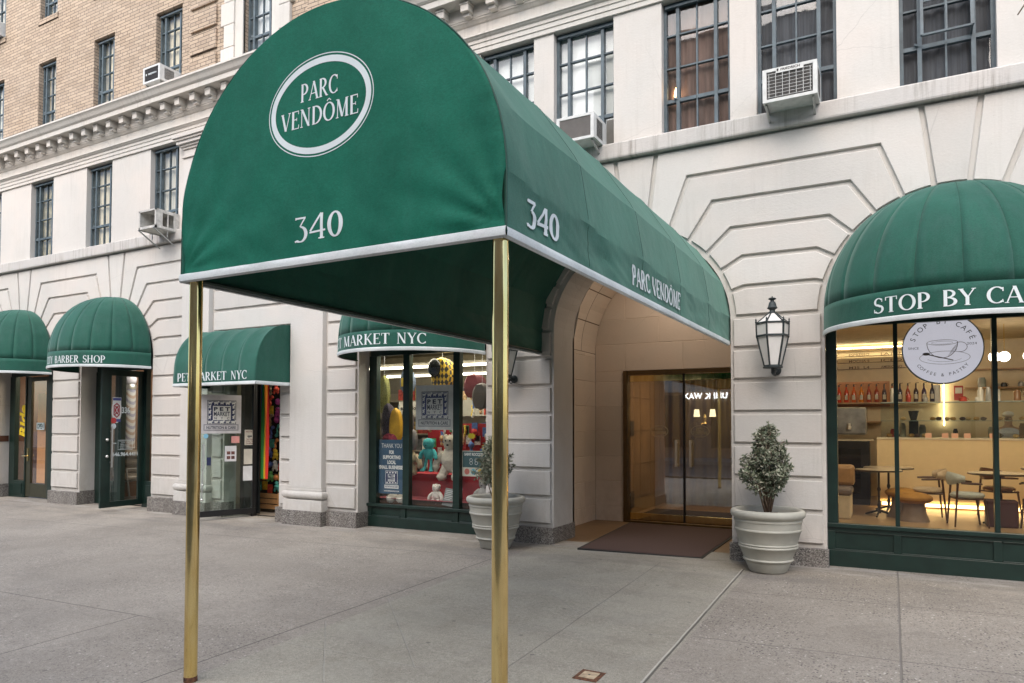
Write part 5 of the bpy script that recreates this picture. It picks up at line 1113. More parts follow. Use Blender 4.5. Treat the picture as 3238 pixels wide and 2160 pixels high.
def card(label, x, z, w_, h_, col, tilt, lines):
    th = thing('display_card', label, 'card', (x, 9.08, z)); o_ = Vector((x, 9.08, z)); u = Vector((cos(tilt), 0, sin(tilt))); v = Vector((-sin(tilt)*.95, .25, cos(tilt)*.95)).normalized()
    mp = lambda a, b_, l=0: o_+u*a+v*b_+Vector((0, -1, 0))*(l+.001)
    mb = MB(); rect2(mb, mp, 0, w_, 0, h_); mb.build('sheet', P('card_%d' % int(col[0]*100), col), th); mb = MB()
    for i in range(lines): rect2(mb, mp, w_*.12, w_*(.88-.2*(i % 3)*.5), h_*(.85-.6*i/lines), h_*(.85-.6*i/lines)+h_*.03, .002)
    mb.build('printing', P('card_ink', (.62, .62, .6) if col[0] < .4 else (.08, .08, .08)), th)
card('grey printed card leaning at the bottom of the middle pane', -6.12, .37, .19, .27, (.20, .21, .20), -.12, 6); card('white printed card beside the grey card', -5.92, .37, .13, .27, (.60, .60, .58), -.04, 9)
# hanging carriers, garments, back shelves
def hang(name, label, cat, x, y, z, w_, h_, d_, mat, cord=True, accent=None):
    th = thing(name, label, cat, (x, y, z)); mb = MB(); n = 14
    prof_ = [(w_/2*sin(pi*min(1, .08+k/n*.92))**.45*(1 if k < n*.7 else 1), -h_/2+h_*k/n) for k in range(n+1)]
    mb.add([(x+sx*r, y+dy*d_/2*(1 if r > .02 else .4), z+zz) for r, zz in prof_ for sx, dy in ((-1, -.6), (-.7, -1), (.7, -1), (1, -.6), (1, 1), (-1, 1))],
           [(k*6+i, k*6+(i+1) % 6, (k+1)*6+(i+1) % 6, (k+1)*6+i) for k in range(n) for i in range(6)]+[tuple(range(5, -1, -1)), tuple(n*6+i for i in range(6))])
    mb.build('body', mat, th, smooth=True)
    if accent: MB().box(x-w_*.28, x+w_*.28, y-d_/2-.012, y-d_/2-.004, z-h_*.28, z+h_*.12).build('panel', accent, th, bevel=.01)
    if cord: MB().tube([(x, y, z+h_/2-.03), (x, y, 3.0)], .003, 5).build('cord', P('white_cord', (.6, .6, .6)), th)
    return th
def argyle():
    m, nt, b = newmat('argyle_cloth'); tc = N(nt, 'ShaderNodeTexCoord'); mp_ = N(nt, 'ShaderNodeMapping'); mp_.inputs['Rotation'].default_value = (0, pi/4, 0); mp_.inputs['Scale'].default_value = (1.25, 1, .8); lk(nt, tc.outputs['Object'], mp_.inputs[0])
    ck = N(nt, 'ShaderNodeTexChecker'); ck.inputs['Scale'].default_value = 17; ck.inputs[1].default_value = (.75, .48, .04, 1); ck.inputs[2].default_value = (.04, .035, .03, 1); lk(nt, mp_.outputs[0], ck.inputs[0]); lk(nt, ck.outputs[0], b.inputs['Base Color']); b.inputs['Roughness'].default_value = .6; return m
hang('pet_carrier', 'yellow and black argyle pet carrier backpack hanging in the middle pane', 'pet carrier', -6.30, 9.35, 2.42, .36, .50, .2, argyle(), accent=None)
MBb = MB().ball((-6.38, 9.24, 2.50), .12, .05, .15); th = thing('viewing_dome', 'black bubble window on the argyle carrier', 'dome', (-6.38, 9.24, 2.5)); MBb.build('bubble', P('black_plastic', (.015, .015, .015), .12), th, smooth=True)
hang('pet_carrier', 'blue and grey pet carrier bag hanging high in the left pane', 'pet carrier', -7.10, 9.5, 2.33, .24, .36, .15, P('bluegrey_cloth', (.13, .17, .24), .6), accent=P('yellow_print', (.6, .42, .05)))
hang('pet_carrier', 'maroon pet carrier hanging in the right pane', 'pet carrier', -5.85, 9.6, 2.22, .34, .38, .2, P('maroon_cloth', (.14, .02, .025), .6))
hang('pet_carrier', 'black mesh pet carrier hanging at the far right of the pet shop window', 'pet carrier', -5.38, 9.5, 2.12, .36, .46, .2, P('black_mesh', (.03, .03, .035), .7))
hang('pet_carrier', 'brown grey pet carrier hanging between the maroon and black ones', 'pet carrier', -5.62, 9.45, 2.05, .30, .40, .2, P('taupe_cloth', (.13, .11, .10), .7))
hang('dog_coat', 'olive knitted dog coat hanging at the left edge of the left pane', 'dog coat', -7.42, 9.3, 2.1, .18, .62, .1, P('olive_knit', (.20, .20, .06), .9, var=.4, vs=40))
hang('dog_coat', 'speckled black dog coat in the left pane', 'dog coat', -7.30, 9.25, 1.62, .22, .66, .12, P('speckled_black', (.06, .05, .07), .9, var=1.0, vs=90), cord=False)
hang('dog_coat', 'mustard yellow dog raincoat in the left pane', 'dog coat', -7.12, 9.22, 1.58, .22, .58, .1, P('mustard_coat', (.62, .34, .02), .6, var=.2), cord=False)
hang('dog_coat', 'grey and orange dog coat behind the mustard raincoat', 'dog coat', -7.02, 9.40, 1.66, .2, .5, .1, P('greyorange_coat', (.16, .14, .14), .7, var=.3), cord=False)
hang('dog_coat', 'striped grey dog jumper to the right of the mustard raincoat', 'dog coat', -6.85, 9.3, 1.36, .16, .34, .1, P('grey_knit', (.22, .20, .20), .8), cord=False)
hang('dog_coat', 'red and navy dog jumper above the blue banner', 'dog coat', -7.2, 9.2, 1.36, .3, .2, .12, P('rednavy_knit', (.25, .03, .05), .8, var=.8, vs=20), cord=False)
th = thing('notice_board', 'cream sign with black lettering ending in scription Fo behind the left pane', 'sign', (-7.4, 9.9, 1.75)); MB().box(-7.65, -7.05, 10.0, 10.02, 1.78, 2.0).build('board', pap, th)
mb = MB(); put_sans(mb, 'escription Fo', .09, lambda x, yv, l=0: (-7.36+x, 9.99, 1.86+yv), bold=.002, total=.50); mb.build('lettering', M['black'], th)
sh_ = thing('shelving', 'packed shelves of pet food at the back of the pet shop', 'shelves', (-7, 12.6, 0)); mb = MB(); mb.box(-11.8, -4.8, 12.9, 13.0, 0, 2.3)
for k in range(6): mb.box(-11.8, -4.8, 12.5, 12.9, .3+.36*k, .33+.36*k)
mb.build('frame', P('beige_shelf', (.35, .30, .22)), sh_)
rnd = random.Random(5); PC = [(.10, .18, .38), (.55, .52, .46), (.45, .07, .05), (.12, .12, .12), (.5, .33, .1), (.25, .4, .45), (.6, .58, .5)]
bags = []
for r_ in range(6):
    x = -9.6
    while x < -4.9:
        wd = rnd.uniform(.14, .28); h_ = rnd.uniform(.2, .3); c_ = rnd.choice(PC); i_ = PC.index(c_)
        th = thing('food_bag', '%s bag of pet food on the back shelves of the pet shop' % ['blue', 'white', 'red', 'black', 'ochre', 'pale teal', 'cream'][i_], 'bag', (x, 12.6, .33+.36*r_), group='pet food on the back shelves')
        mb = MB(); mb.box(x, x+wd-.02, 12.52, 12.7, .33+.36*r_, .33+.36*r_+h_); mb.box(x+.02, x+wd-.04, 12.515, 12.52, .36+.36*r_, .33+.36*r_+h_*.6); mb.build('bag', P('packet_%d' % i_, c_, .5, var=.6, vs=14), th); x += wd
# nearer gondola with hanging goods
th = thing('gondola_shelf', 'low wire gondola shelf with small blue and white packets behind the hanging sign', 'shelves', (-6.6, 11.2, 0)); mb = MB(); mb.box(-7.6, -5.4, 11.3, 11.34, 0, 2.15)
for k in range(4): mb.box(-7.6, -5.4, 11.0, 11.3, .5+.42*k, .52+.42*k)
mb.build('frame', P('cream_wire', (.42, .40, .34)), th)
for k in range(26):
    x = -7.5+rnd.uniform(0, 2.0); z = rnd.choice([.52, .94, 1.36, 1.78]); c_ = rnd.choice(PC[:4]); i_ = PC.index(c_)
    t2 = thing('small_packet', '%s packet on the wire gondola shelf of the pet shop' % ['blue', 'white', 'red', 'black', 'ochre', 'teal', 'cream'][i_], 'packet', (x, 11.1, z), group='small packets on the gondola shelf')
    MB().box(x, x+.12, 11.02, 11.08, z, z+rnd.uniform(.18, .3)).build('packet', P('packet_%d' % i_, c_, .5, var=.6, vs=14), t2)
rnd = random.Random(21); HT = [('red', (.5, .03, .03)), ('white', (.62, .6, .56)), ('blue', (.08, .16, .4)), ('yellow', (.7, .5, .05)), ('green', (.1, .35, .15)), ('tan', (.45, .3, .16))]
for k in range(84):
    x = -7.0+rnd.uniform(0, 2.0); z = rnd.uniform(.85, 1.6) if k < 52 else rnd.uniform(1.7, 2.15); nm, c_ = rnd.choice(HT); yy_ = 9.93 if k < 52 else 10.4
    t2 = thing('hanging_toy', '%s pet toy hanging on the backdrop of the pet shop window' % nm, 'pet toy', (x, yy_, z), group='pet toys hanging on the window backdrop'); mb = MB(); q_ = rnd.randrange(3)
    if q_ == 0: mb.box(x-.05, x+.05, yy_-.02, yy_, z-.08, z+.07)
    elif q_ == 1: mb.ball((x, yy_-.03, z), .05, .04, .06, 10, 7, .3); mb.ball((x, yy_-.03, z-.09), .03, .03, .04, 8, 6)
    else: mb.tube([(x, yy_-.02, z+.09), (x+.02, yy_-.03, z), (x-.01, yy_-.02, z-.09)], .02, 6)
    mb.build('body', P('hang_'+nm, c_, .7, var=.5, vs=35), t2, smooth=q_ > 0)
for i, (xa, yt, zt) in enumerate(((-7.9, 10.6, 2.66), (-7.9, 11.8, 2.60), (-7.9, 9.9, 2.95))):
    th = thing('fluorescent_tube', ['near', 'far', 'foremost'][i]+' fluorescent tube fixture on the pet shop ceiling', 'ceiling light', (xa, yt, zt), group='fluorescent tubes in the pet shop')
    MB().box(xa-1.5, xa+3.0, yt-.06, yt+.06, zt+.035, zt+.07).build('housing', P('fixture_grey', (.22, .20, .15)), th); MB().tube([(xa-1.45, yt, zt), (xa+2.95, yt, zt)], .022, 8).build('tube', emit('tube_white', (1, .93, .75), 4), th)
area('pet_shop_tube_light', (-7.6, 9.8, 3.10), 4, .3, 62, (1, .92, .76), (radians(15), 0, 0)); area('pet_shop_window_light', (-6.3, 9.2, 3.05), 2, .3, 16, (1, .92, .75))
th = thing('price_burst', 'small yellow starburst price sign in the right pane', 'sign', (-5.62, 9.1, 1.4)); n_ = 16
MB().add([(-5.60+(.075 if k % 2 else .055)*cos(2*pi*k/n_), 9.10, 1.43+(.05 if k % 2 else .036)*sin(2*pi*k/n_)) for k in range(n_)], [tuple(range(n_))]).build('card', P('yellow_card', (.75, .62, .03)), th)
# ------------------------------------------------------------------ entrance vestibule and lobby
VX0, VX1, VY0, VY1 = -4.45, -1.29, 9.38, 11.25; rb_ = (VX1-VX0)/2; vc = (VX0+VX1)/2; vz = 2.80
tan = MB()
def course_wall(fn, a0, a1, zs, cuts, gap=.007):
    for i in range(len(zs)-1):
        xs_ = [a0]+[c for c in cuts[i % len(cuts)] if a0 < c < a1]+[a1]
        for c0, c1 in zip(xs_[:-1], xs_[1:]):
            tan.add([fn(c0+gap, zs[i]+gap, 0), fn(c1-gap, zs[i]+gap, 0), fn(c1-gap, zs[i+1]-gap, 0), fn(c0+gap, zs[i+1]-gap, 0), fn(c0, zs[i], 1), fn(c1, zs[i], 1), fn(c1, zs[i+1], 1), fn(c0, zs[i+1], 1)], [(0, 1, 2, 3), (4, 5, 1, 0), (5, 6, 2, 1), (6, 7, 3, 2), (7, 4, 0, 3)])
zc_ = [-.05, .25]+[.25+.415*k for k in range(1, 7)]
zs_ = zc_+[2.80]
zs_ = [z for z in zs_ if z <= 2.80]
if zs_[-1] < 2.80: zs_.append(2.80)
course_wall(lambda s, z, d: (VX0-d*.006, s, z), VY0, VY1, zs_, [[VY0+.9], [VY0+.45, VY0+1.4]])
course_wall(lambda s, z, d: (VX1+d*.006, s, z), VY0, VY1, zs_, [[VY0+.9], [VY0+.45, VY0+1.4]])
course_wall(lambda s, z, d: (s, VY1+d*.006, z), VX0, -3.92, [z for z in zs_ if z <= 2.33]+[2.50], [[-9]])
course_wall(lambda s, z, d: (s, VY1+d*.006, z), -1.82, VX1, [z for z in zs_ if z <= 2.33]+[2.50], [[-9]])
course_wall(lambda s, z, d: (s, VY1+d*.006, z), VX0, VX1, [2.50, 2.95, 3.37, 3.8, 4.5], [[-3.92, -2.95], [-3.35, -2.2]])
# barrel
n = 10; m_ = 5
for k in range(n):
    for j in range(3):
        y0_, y1_ = VY0+(VY1-VY0)*j/3, VY0+(VY1-VY0)*(j+1)/3; g = .007
        pts = lambda aa, yy_, rr: (vc+rr*cos(aa), yy_, vz+rr*sin(aa))
        for q_ in range(m_):
            a0_, a1_ = pi*(k+q_/m_)/n, pi*(k+(q_+1)/m_)/n; ea = .005 if q_ == 0 else 0; eb = .005 if q_ == m_-1 else 0
            tan.quad(pts(a0_+ea, y0_+g, rb_), pts(a1_-eb, y0_+g, rb_), pts(a1_-eb, y1_-g, rb_), pts(a0_+ea, y1_-g, rb_))
tan.build('vestibule_wall', M['tanstone'], B)
mb = MB(); mb.box(vc-rb_-.1, vc+rb_+.1, VY0+.0, VY1+.0, 4.40, 4.42); mb.box(vc-rb_-.05, vc-rb_-.02, VY0, VY1, -.1, 4.4); mb.box(vc+rb_+.02, vc+rb_+.05, VY0, VY1, -.1, 4.4)
nn = 20
for k in range(nn):
    a0_, a1_ = pi*k/nn, pi*(k+1)/nn; R_ = rb_+.008; mb.quad((vc+R_*cos(a0_), VY0, vz+R_*sin(a0_)), (vc+R_*cos(a1_), VY0, vz+R_*sin(a1_)), (vc+R_*cos(a1_), VY1+.01, vz+R_*sin(a1_)), (vc+R_*cos(a0_), VY1+.01, vz+R_*sin(a0_)))
mb.build('vestibule_shell', P('joint_brown', (.16, .11, .075), .9), B)
# front return wall inside the arch
mb = MB(); a = ARCH[3]; n = 24
for k in range(n):
    x0, x1 = a['cx']-a['r']+2*a['r']*k/n, a['cx']-a['r']+2*a['r']*(k+1)/n; mb.quad((x0, VY0+.002, arcz(a, x0)), (x1, VY0+.002, arcz(a, x1)), (x1, VY0+.002, 4.5), (x0, VY0+.002, 4.5))
mb.box(VX0-.05, a['cx']-a['r'], VY0-.05, VY0, -.1, 4.5); mb.box(a['cx']+a['r'], VX1+.05, VY0-.05, VY0, -.1, 4.5); mb.build('arch_return', M['tanstone'], B)
MB().quad((VX0, 8.69, .0), (VX1, 8.69, .0), (VX1, 11.4, .0), (VX0, 11.4, .0)).build('vestibule_floor', P('brown_terrazzo', (.20, .12, .06), .45, vs=5), B)
MB().box(-4.04, -1.70, 8.60, 8.98, -.08, .004).build('threshold', P('pale_threshold', (.34, .31, .27), .7, vs=12), B)
dm_ = thing('door_mat', 'large brown rubber edged entrance mat lying in front of the glass lobby doors', 'mat', (-2.8, 9.8, 0))
mpts = [(-3.60, 8.46), (-2.02, 8.56), (-2.02, 11.10), (-3.80, 11.10)]
MB().prism(mpts, lambda x, y_: (x, y_, .0 if y_ > 8.7 else -.02), lambda x, y_: (x, y_, .012)).build('rubber_edge', M['rubber'], dm_)
MB().prism(inset(mpts, .035), lambda x, y_: (x, y_, .011), lambda x, y_: (x, y_, .016)).build('pile', M['mat'], dm_)
# lobby
LZ = 2.75
vroom(-4.15, -1.62, 11.34, 17.5, .0, LZ, P('golden_wall', (.30, .19, .08), .55, vs=3, scale=(9, 9, .3)), P('lobby_floor', (.42, .25, .12), .3, vs=2), P('lobby_ceiling', (.4, .33, .22)), 'lobby')
mb = MB()
for k in range(5):
    for j in range(4): mb.box(-4.14, -4.12, 11.42+.62*k, 12.02+.62*k, .3+.6*j, .88+.6*j)
mb.build('lobby_panelling', M['paneling'], B)
for i, (z0, z1) in enumerate(((1.40, 1.68), (.12, .42))):
    v_ = thing('wall_vent', ['upper', 'lower'][i]+' black slatted vent on the panelled left wall of the lobby', 'vent', (-4.1, 12.0, z0), group='lobby vents'); MB().box(-4.12, -4.105, 11.55, 12.25, z0, z1).build('frame', M['dkwood'], v_)
    mb = MB()
    for k in range(5): mb.box(-4.105, -4.085, 11.58, 12.22, z0+.03+k*.05, z0+.055+k*.05)
    mb.build('slat', M['black'], v_)
cm = thing('inner_mat', 'black mat on the lobby floor just behind the glass doors', 'mat', (-3, 12.2, 0)); MB().box(-4.0, -1.3, 11.5, 13.2, .002, .012).build('pile', P('black_mat', (.02, .014, .012), .95), cm)
# inner partition with golden drapes, second glass door
mb = MB(); n = 60; mb.grid(lambda u, v: (-4.1+2.0*u, 14.2+.04*sin(u*55), .0+LZ*v), n, 2); mb.grid(lambda u, v: (-2.05+.35*u, 14.2+.03*sin(u*20), .0+LZ*v), 16, 2)
cu = thing('golden_drape', 'golden brown floor length drapes behind the lobby doors', 'drapes', (-3.5, 14.2, 0)); mb.build('cloth', P('gold_drape', (.20, .13, .055), .5, vs=3, scale=(8, 8, .3)), cu, smooth='all')
mb = MB(); mb.box(-1.75, -1.0, 14.6, 14.65, 0, LZ); mb.build('lobby_partition', P('mahogany', (.10, .03, .015), .35), B)
ls = thing('wall_sconce', 'two armed brass wall sconce with cream shades glowing in the lobby', 'sconce', (-3.15, 13.6, 1.7))
mb = MB(); mb.lathe([(.02, 0), (.045, .05), (.02, .10), (.03, .16), (.012, .22)], (-3.15, 13.6, 1.58), 12)
for s in (-1, 1): mb.tube([(-3.15, 13.6, 1.66), (-3.15+s*.08, 13.58, 1.60), (-3.15+s*.15, 13.57, 1.66), (-3.15+s*.15, 13.57, 1.75)], .009, 7)
mb.tube([(-3.15, 13.6, 1.66), (-3.15, 14.15, 1.66)], .012, 7); mb.build('arms', M['brass'], ls, smooth=True)
for s in (-1, 1): MB().lathe([(.062, 0), (.045, .14)], (-3.15+s*.15, 13.57, 1.76), 14, cap=False).build('lamp_shade', emit('shade_glow', (1, .78, .5), 1.3), ls, smooth=True)
area('lobby_ceiling_lamp', (-2.7, 12.6, LZ-.03), 1.6, 1.6, 24, (1, .78, .52)); area('lobby_rear_lamp', (-2.7, 15.8, LZ-.03), 2, 1.6, 22, (1, .78, .52)); area('vestibule_fill_light', (-2.87, 10.4, 4.2), .5, .5, 10, (1, .82, .64))  # the vestibule light is an added fill that brightens the recess
# doors
y = 11.32; f = MB(); f.box(-3.95, -3.88, 11.22, 11.38, 0, 2.50); f.box(-1.86, -1.79, 11.22, 11.38, 0, 2.50); f.box(-3.88, -1.86, 11.25, 11.38, 2.43, 2.50); f.box(-3.92, -1.82, 11.20, 11.25, 0, .03)
df = f.build('entrance_frame', P('bronze', (.13, .085, .04), .4, metal=.7), B, bevel=.003)
for x0, x1, hx in ((-3.87, -2.958, -3.07), (-2.95, -2.04, -2.84)):
    f = MB(); f.box(x0, x1, y-.02, y+.02, .04, .15); d_ = f.build('door', M['brass'], B, bevel=.003); MB().box(x0, x1, y-.02, y+.02, 2.32, 2.42).build('top_rail', M['brass'], d_, bevel=.003); d_['label'] = 'frameless glass lobby door with brass rails'
    mb = MB(); mb.box(x0, x1, y-.006, y+.006, .15, 2.32); mb.build('pane', M['dglass'], d_)
    mb = MB(); mb.tube([(hx, y-.07, .93), (hx, y-.07, 1.36)], .022, 12)
    for z in (.97, 1.32): mb.tube([(hx, y-.07, z), (hx, y, z)], .012, 8)
    mb.build('handle', P('satin_steel', (.88, .86, .80), .42, metal=.55, var=.03), d_, smooth=True); MB().box(x1-.012 if x0 < -3 else x0, x1 if x0 < -3 else x0+.012, y-.024, y+.024, .03, 2.43).build('seal', M['black'], d_)
    mb = MB(); cxo = -3.36 if x0 < -3 else -2.70; om = lambda x, yv, l=0: (cxo+x, y-.010, 1.50+yv); ring2(mb, om, 0, 0, .145, .095, .006); 
    put_serif(mb, 'PARC', .045, .8, lambda x, yv, l=0: om(x, .012+yv), align='c', total=.13); put_serif(mb, 'VENDOME', .045, .8, lambda x, yv, l=0: om(x, -.048+yv), align='c', total=.23); mb.build('lettering', P('etched_gold', (.55, .48, .32), .4), d_)
f = MB(); f.box(-2.03, -1.86, y-.006, y+.006, .04, 2.42); f.build('side_light', M['dglass'], B)
d2 = MB(); d2.box(-2.75, -2.70, 14.0, 14.03, 0, 2.3); mb = MB()
th = thing('inner_door_handle', 'polished vertical pull on the second glass door inside the lobby', 'handle', (-2.62, 13.4, 1.2)); MB().tube([(-2.62, 13.4, 1.0), (-2.62, 13.4, 1.5)], .022, 10).build('bar', M['chrome'], th, smooth=True)
MB().box(-3.4, -2.5, 13.42, 13.43, .12, 2.3).build('inner_glass_door', glassm('inner_glass', (.93, .95, .93), .6, base=.0), B)
# ------------------------------------------------------------------ café
a = ARCH[4]; y = 8.85; CF = .08
f = MB(); lunette(f, a, y, 2.72)
for x0, x1 in ((-.665, -.555), (.012, .056), (.915, .962), (1.72, 1.825)): frame_bar(f, x0, x1, .48, 2.72, y, .10)
frame_bar(f, -.665, 1.825, -.05, .48, y, .09); frame_bar(f, -.665, 1.825, .455, .50, y-.05, .10); frame_bar(f, -.665, 1.825, -.05, .20, y-.06, .04)
for x0, x1 in ((-.62, .0), (.07, .90), (.98, 1.78)):
    frame_bar(f, x0, x1, .20, .212, y-.055, .025); frame_bar(f, x0, x1, .40, .412, y-.055, .02)
for x0 in (-.665, -.01, .895, 1.77): frame_bar(f, x0, x0+.075, .20, .412, y-.055, .024)
frame_bar(f, -.665, 1.825, .412, .455, y-.055, .03)
sf = f.build('shopfront', M['dkgreen'], B, bevel=.004)
mb = MB()
for x0, x1 in ((-.555, .012), (.056, .915), (.962, 1.72)): mb.quad((x0, y, .50), (x1, y, .50), (x1, y, 2.72), (x0, y, 2.72))
mb.build('pane', M['sglass'], sf)
warm = P('cafe_wall', (.62, .51, .34), .75, var=.05); vroom(-1.55, 3.5, 8.92, 17.2, CF, 3.35, warm, P('cafe_floor', (.30, .20, .11), .35, vs=3, scale=(1, 5, 1)), P('cafe_ceil', (.50, .40, .25)), 'cafe')
area('cafe_ceiling_lamp', (.8, 10.6, 3.3), 3, 1.8, 44, (1, .84, .60)); area('cafe_counter_lamp', (1.0, 12.4, 3.28), 3.5, .8, 55, (1, .84, .60), (radians(50), 0, 0))
ct = thing('cafe_counter', 'long pale yellow counter with a glass display case and a glowing strip at its foot', 'counter', (1.3, 15.2, CF))
MB().box(-.27, 3.4, 15.0, 15.8, CF+.10, 1.34).build('front', P('counter_yellow', (.70, .55, .32), .5, var=.03), ct); MB().box(-.27, 3.4, 14.98, 15.8, 1.34, 1.375).build('counter_top', P('counter_top', (.62, .55, .42), .3), ct)
MB().box(-.2, 3.3, 15.02, 15.05, CF+.03, CF+.09).build('light_strip', emit('led_warm', (1, .66, .26), 3.5), ct)
mb = MB(); mb.box(-.2, 3.3, 15.02, 15.03, 1.375, 2.02); mb.build('glass_case', glassm('case_glass', (.92, .96, .94), 1.2, base=.03), ct)
mb = MB(); mb.box(-.2, 3.3, 15.0, 15.5, 2.02, 2.035); mb.box(-.2, 3.3, 15.04, 15.5, 1.68, 1.69); mb.build('case_shelf', P('shelf_edge', (.30, .36, .34), .2), ct)
area('counter_strip_light', (1.4, 14.93, .26), 3.4, .05, 7, (1, .66, .28), (radians(-15), 0, 0))
rnd = random.Random(4)
for k in range(22):
    x = -.05+k*.115+rnd.uniform(-.02, .02); z = rnd.choice([1.38, 1.69])
    th = thing('pastry', ['golden round pastry', 'dark chocolate cake slice', 'flat baked cookie'][k % 3]+' in the glass case on the café counter', 'pastry', (x, 15.2, z), group='pastries in the glass case'); mb = MB()
    mb.ball((x, 15.2+.03*rnd.random(), z+.035), .05, .05, .035, 10, 6, .2); mb.build('pastry', P('pastry_%d' % (k % 3), [(.45, .24, .07), (.07, .03, .02), (.55, .35, .15)][k % 3], .7), th, smooth=True)
for k, x in enumerate((.52, .78, .93, 1.12, 1.5)):
    th = thing('price_card', 'small pink price card standing on the café counter', 'card', (x, 15.0, 1.375), group='price cards on the café counter'); MB().box(x, x+.10, 14.985, 14.99, 1.376, 1.46).build('card', P('pink_card', (.72, .42, .30)), th)
# left end machine cabinet
mc = thing('coffee_station', 'black and grey coffee machine cabinet at the left end of the café counter', 'coffee machine', (-.75, 15.2, CF)); MB().box(-1.4, -.40, 15.1, 15.8, CF, 1.30).build('cabinet', M['black'], mc); MB().box(-1.3, -.32, 15.12, 15.7, 1.30, 1.33).build('worktop', P('beige_top', (.5, .42, .3)), mc)
MB().box(-1.35, -.45, 15.2, 15.7, 1.42, 1.95).build('machine', P('brushed_steel', (.35, .36, .37), .3, metal=.8, var=.4, vs=3), mc, bevel=.03)
mb = MB()
for x in (-1.15, -.75): mb.lathe([(.05, 0), (.05, .05), (.03, .06), (.03, .12)], (x, 15.15, 1.52), 12)
mb.build('group_head', M['chrome'], mc, smooth=True); mb = MB(); mb.box(-.98, -.55, 15.095, 15.10, .30, 1.15); mb.build('glass_door', P('black_gloss', (.01, .01, .01), .05), mc)
# shelves with bottles, mugs
bs = thing('wall_shelf', 'back wall shelves behind the café counter', 'shelf', (0, 16.8, 1.9)); mb = MB(); mb.box(-1.4, .85, 16.75, 17.15, 2.06, 2.09); mb.box(-1.4, -.2, 16.75, 17.15, 1.66, 1.69); mb.box(1.3, 3.4, 16.9, 17.15, 2.35, 2.37); mb.box(1.3, 3.4, 16.9, 17.15, 2.72, 2.74); mb.build('board', P('shelf_tan', (.42, .26, .14)), bs)
MB().box(-1.2, -.05, 17.13, 17.17, 2.0, 2.55).build('backing', P('orange_panel', (.45, .22, .11), .6), bs)
bc = [(.50, .05, .02), (.50, .05, .02), (.55, .10, .02), (.60, .20, .02), (.30, .05, .03), (.28, .05, .03), (.06, .04, .05), (.35, .10, .05), (.05, .05, .08), (.3, .25, .2), (.06, .05, .06), (.08, .05, .1), (.05, .05, .07)]
for k, c_ in enumerate(bc):
    x = -1.02+k*.145; th = thing('syrup_bottle', '%s syrup bottle with a pump on the café back shelf' % ('red' if c_[0] > .45 else 'dark'), 'bottle', (x, 16.85, 2.09), group='syrup bottles on the café back shelf')
    MB().lathe([(.042, 0), (.045, .02), (.045, .20), (.038, .24), (.016, .29), (.014, .34)], (x, 16.85, 2.09), 12).build('bottle', P('syrup_%d' % int(c_[0]*100), c_, .15), th, smooth=True)
    mb = MB(); mb.lathe([(.018, 0), (.012, .05)], (x, 16.85, 2.43), 8); mb.tube([(x, 16.85, 2.48), (x+.05, 16.83, 2.485)], .006, 6); mb.build('pump', M['black'], th, smooth=True)
    MB().box(x-.03, x+.03, 16.80, 16.803, 2.15, 2.25).build('paper_label', P('paper_cream', (.6, .57, .5)), th)
for k in range(5):
    x = -1.25+.115*k; th = thing('mug', 'orange red coffee mug on the lower café shelf', 'mug', (x, 16.85, 1.69), group='orange mugs on the lower shelf'); mb = MB().lathe([(.04, 0), (.045, .01), (.045, .11)], (x, 16.85, 1.69), 14, cap=False)
    mb.tube([(x+.045, 16.85, 1.72), (x+.08, 16.85, 1.74), (x+.08, 16.85, 1.77), (x+.045, 16.85, 1.79)], .008, 6); mb.build('mug', P('orange_glaze', (.50, .12, .05), .3), th, smooth=True)
th = thing('plate_stack', 'stack of orange saucers beside the mugs', 'plates', (-.55, 16.85, 1.69)); mb = MB()
for k in range(9): mb.lathe([(.05, 0), (.085, .018)], (-.55, 16.85, 1.69+k*.02), 18)
mb.build('plates', P('orange_glaze', (.50, .12, .05), .3), th, smooth=True)
# menu ledges with small letters
mn = thing('menu_board', 'row of menu ledges with small dark letters high on the café back wall', 'menu', (-.8, 17.1, 2.6)); mb = MB(); ml = MB(); ln = ['COFFEES', 'M35  L4', 'AMERICANO', 'MOCHA 5', 'ICED', 'ESPRESSO', 'LATTE', 'FLAT WHITE', 'CHAI']
for r_ in range(5):
    z = 2.82+.14*r_; mb.box(-1.5, .35, 17.10, 17.17, z, z+.012)
    for c_ in range(3): put_sans(ml, ln[(r_*2+c_) % 9], .075, lambda x, yv, l=0: (-1.45+.62*c_+x, 17.12, z+.014+yv), align='l', bold=.001, total=.40)
mb.build('ledge', P('dk_ledge', (.16, .11, .06)), mn); ml.build('lettering', P('menu_ink', (.10, .06, .03)), mn)
th = thing('light_strip', 'warm light line along the top of the café back wall', 'light', (0, 17.0, 3.3)); MB().box(-1.5, 1.2, 17.0, 17.05, 3.27, 3.29).build('strip', emit('led_warm2', (1, .82, .5), 10), th)
th = thing('light_strip', 'upright warm light line on the café back wall beside the bottles', 'light', (.93, 17.1, 2.3)); MB().box(.93, .945, 17.12, 17.15, 1.6, 2.95).build('strip', emit('led_warm2', (1, .82, .5), 10), th)
for k, x in enumerate((1.52, 1.66, 2.0)):
    th = thing('globe_lamp', ['leftmost', 'middle', 'rightmost'][k]+' of the lit white globe lamps at the right of the café', 'lamp', (x*1.02, 14.6, 3.0), group='globe lamps'); MB().ball((x*1.02, 14.6, 2.78), .085).build('globe', emit('globe_white', (1, .9, .75), 7), th, smooth=True); MB().tube([(x*1.02, 14.6, 2.86), (x*1.02, 14.6, 3.34)], .006, 6).build('stem', M['brass'], th)
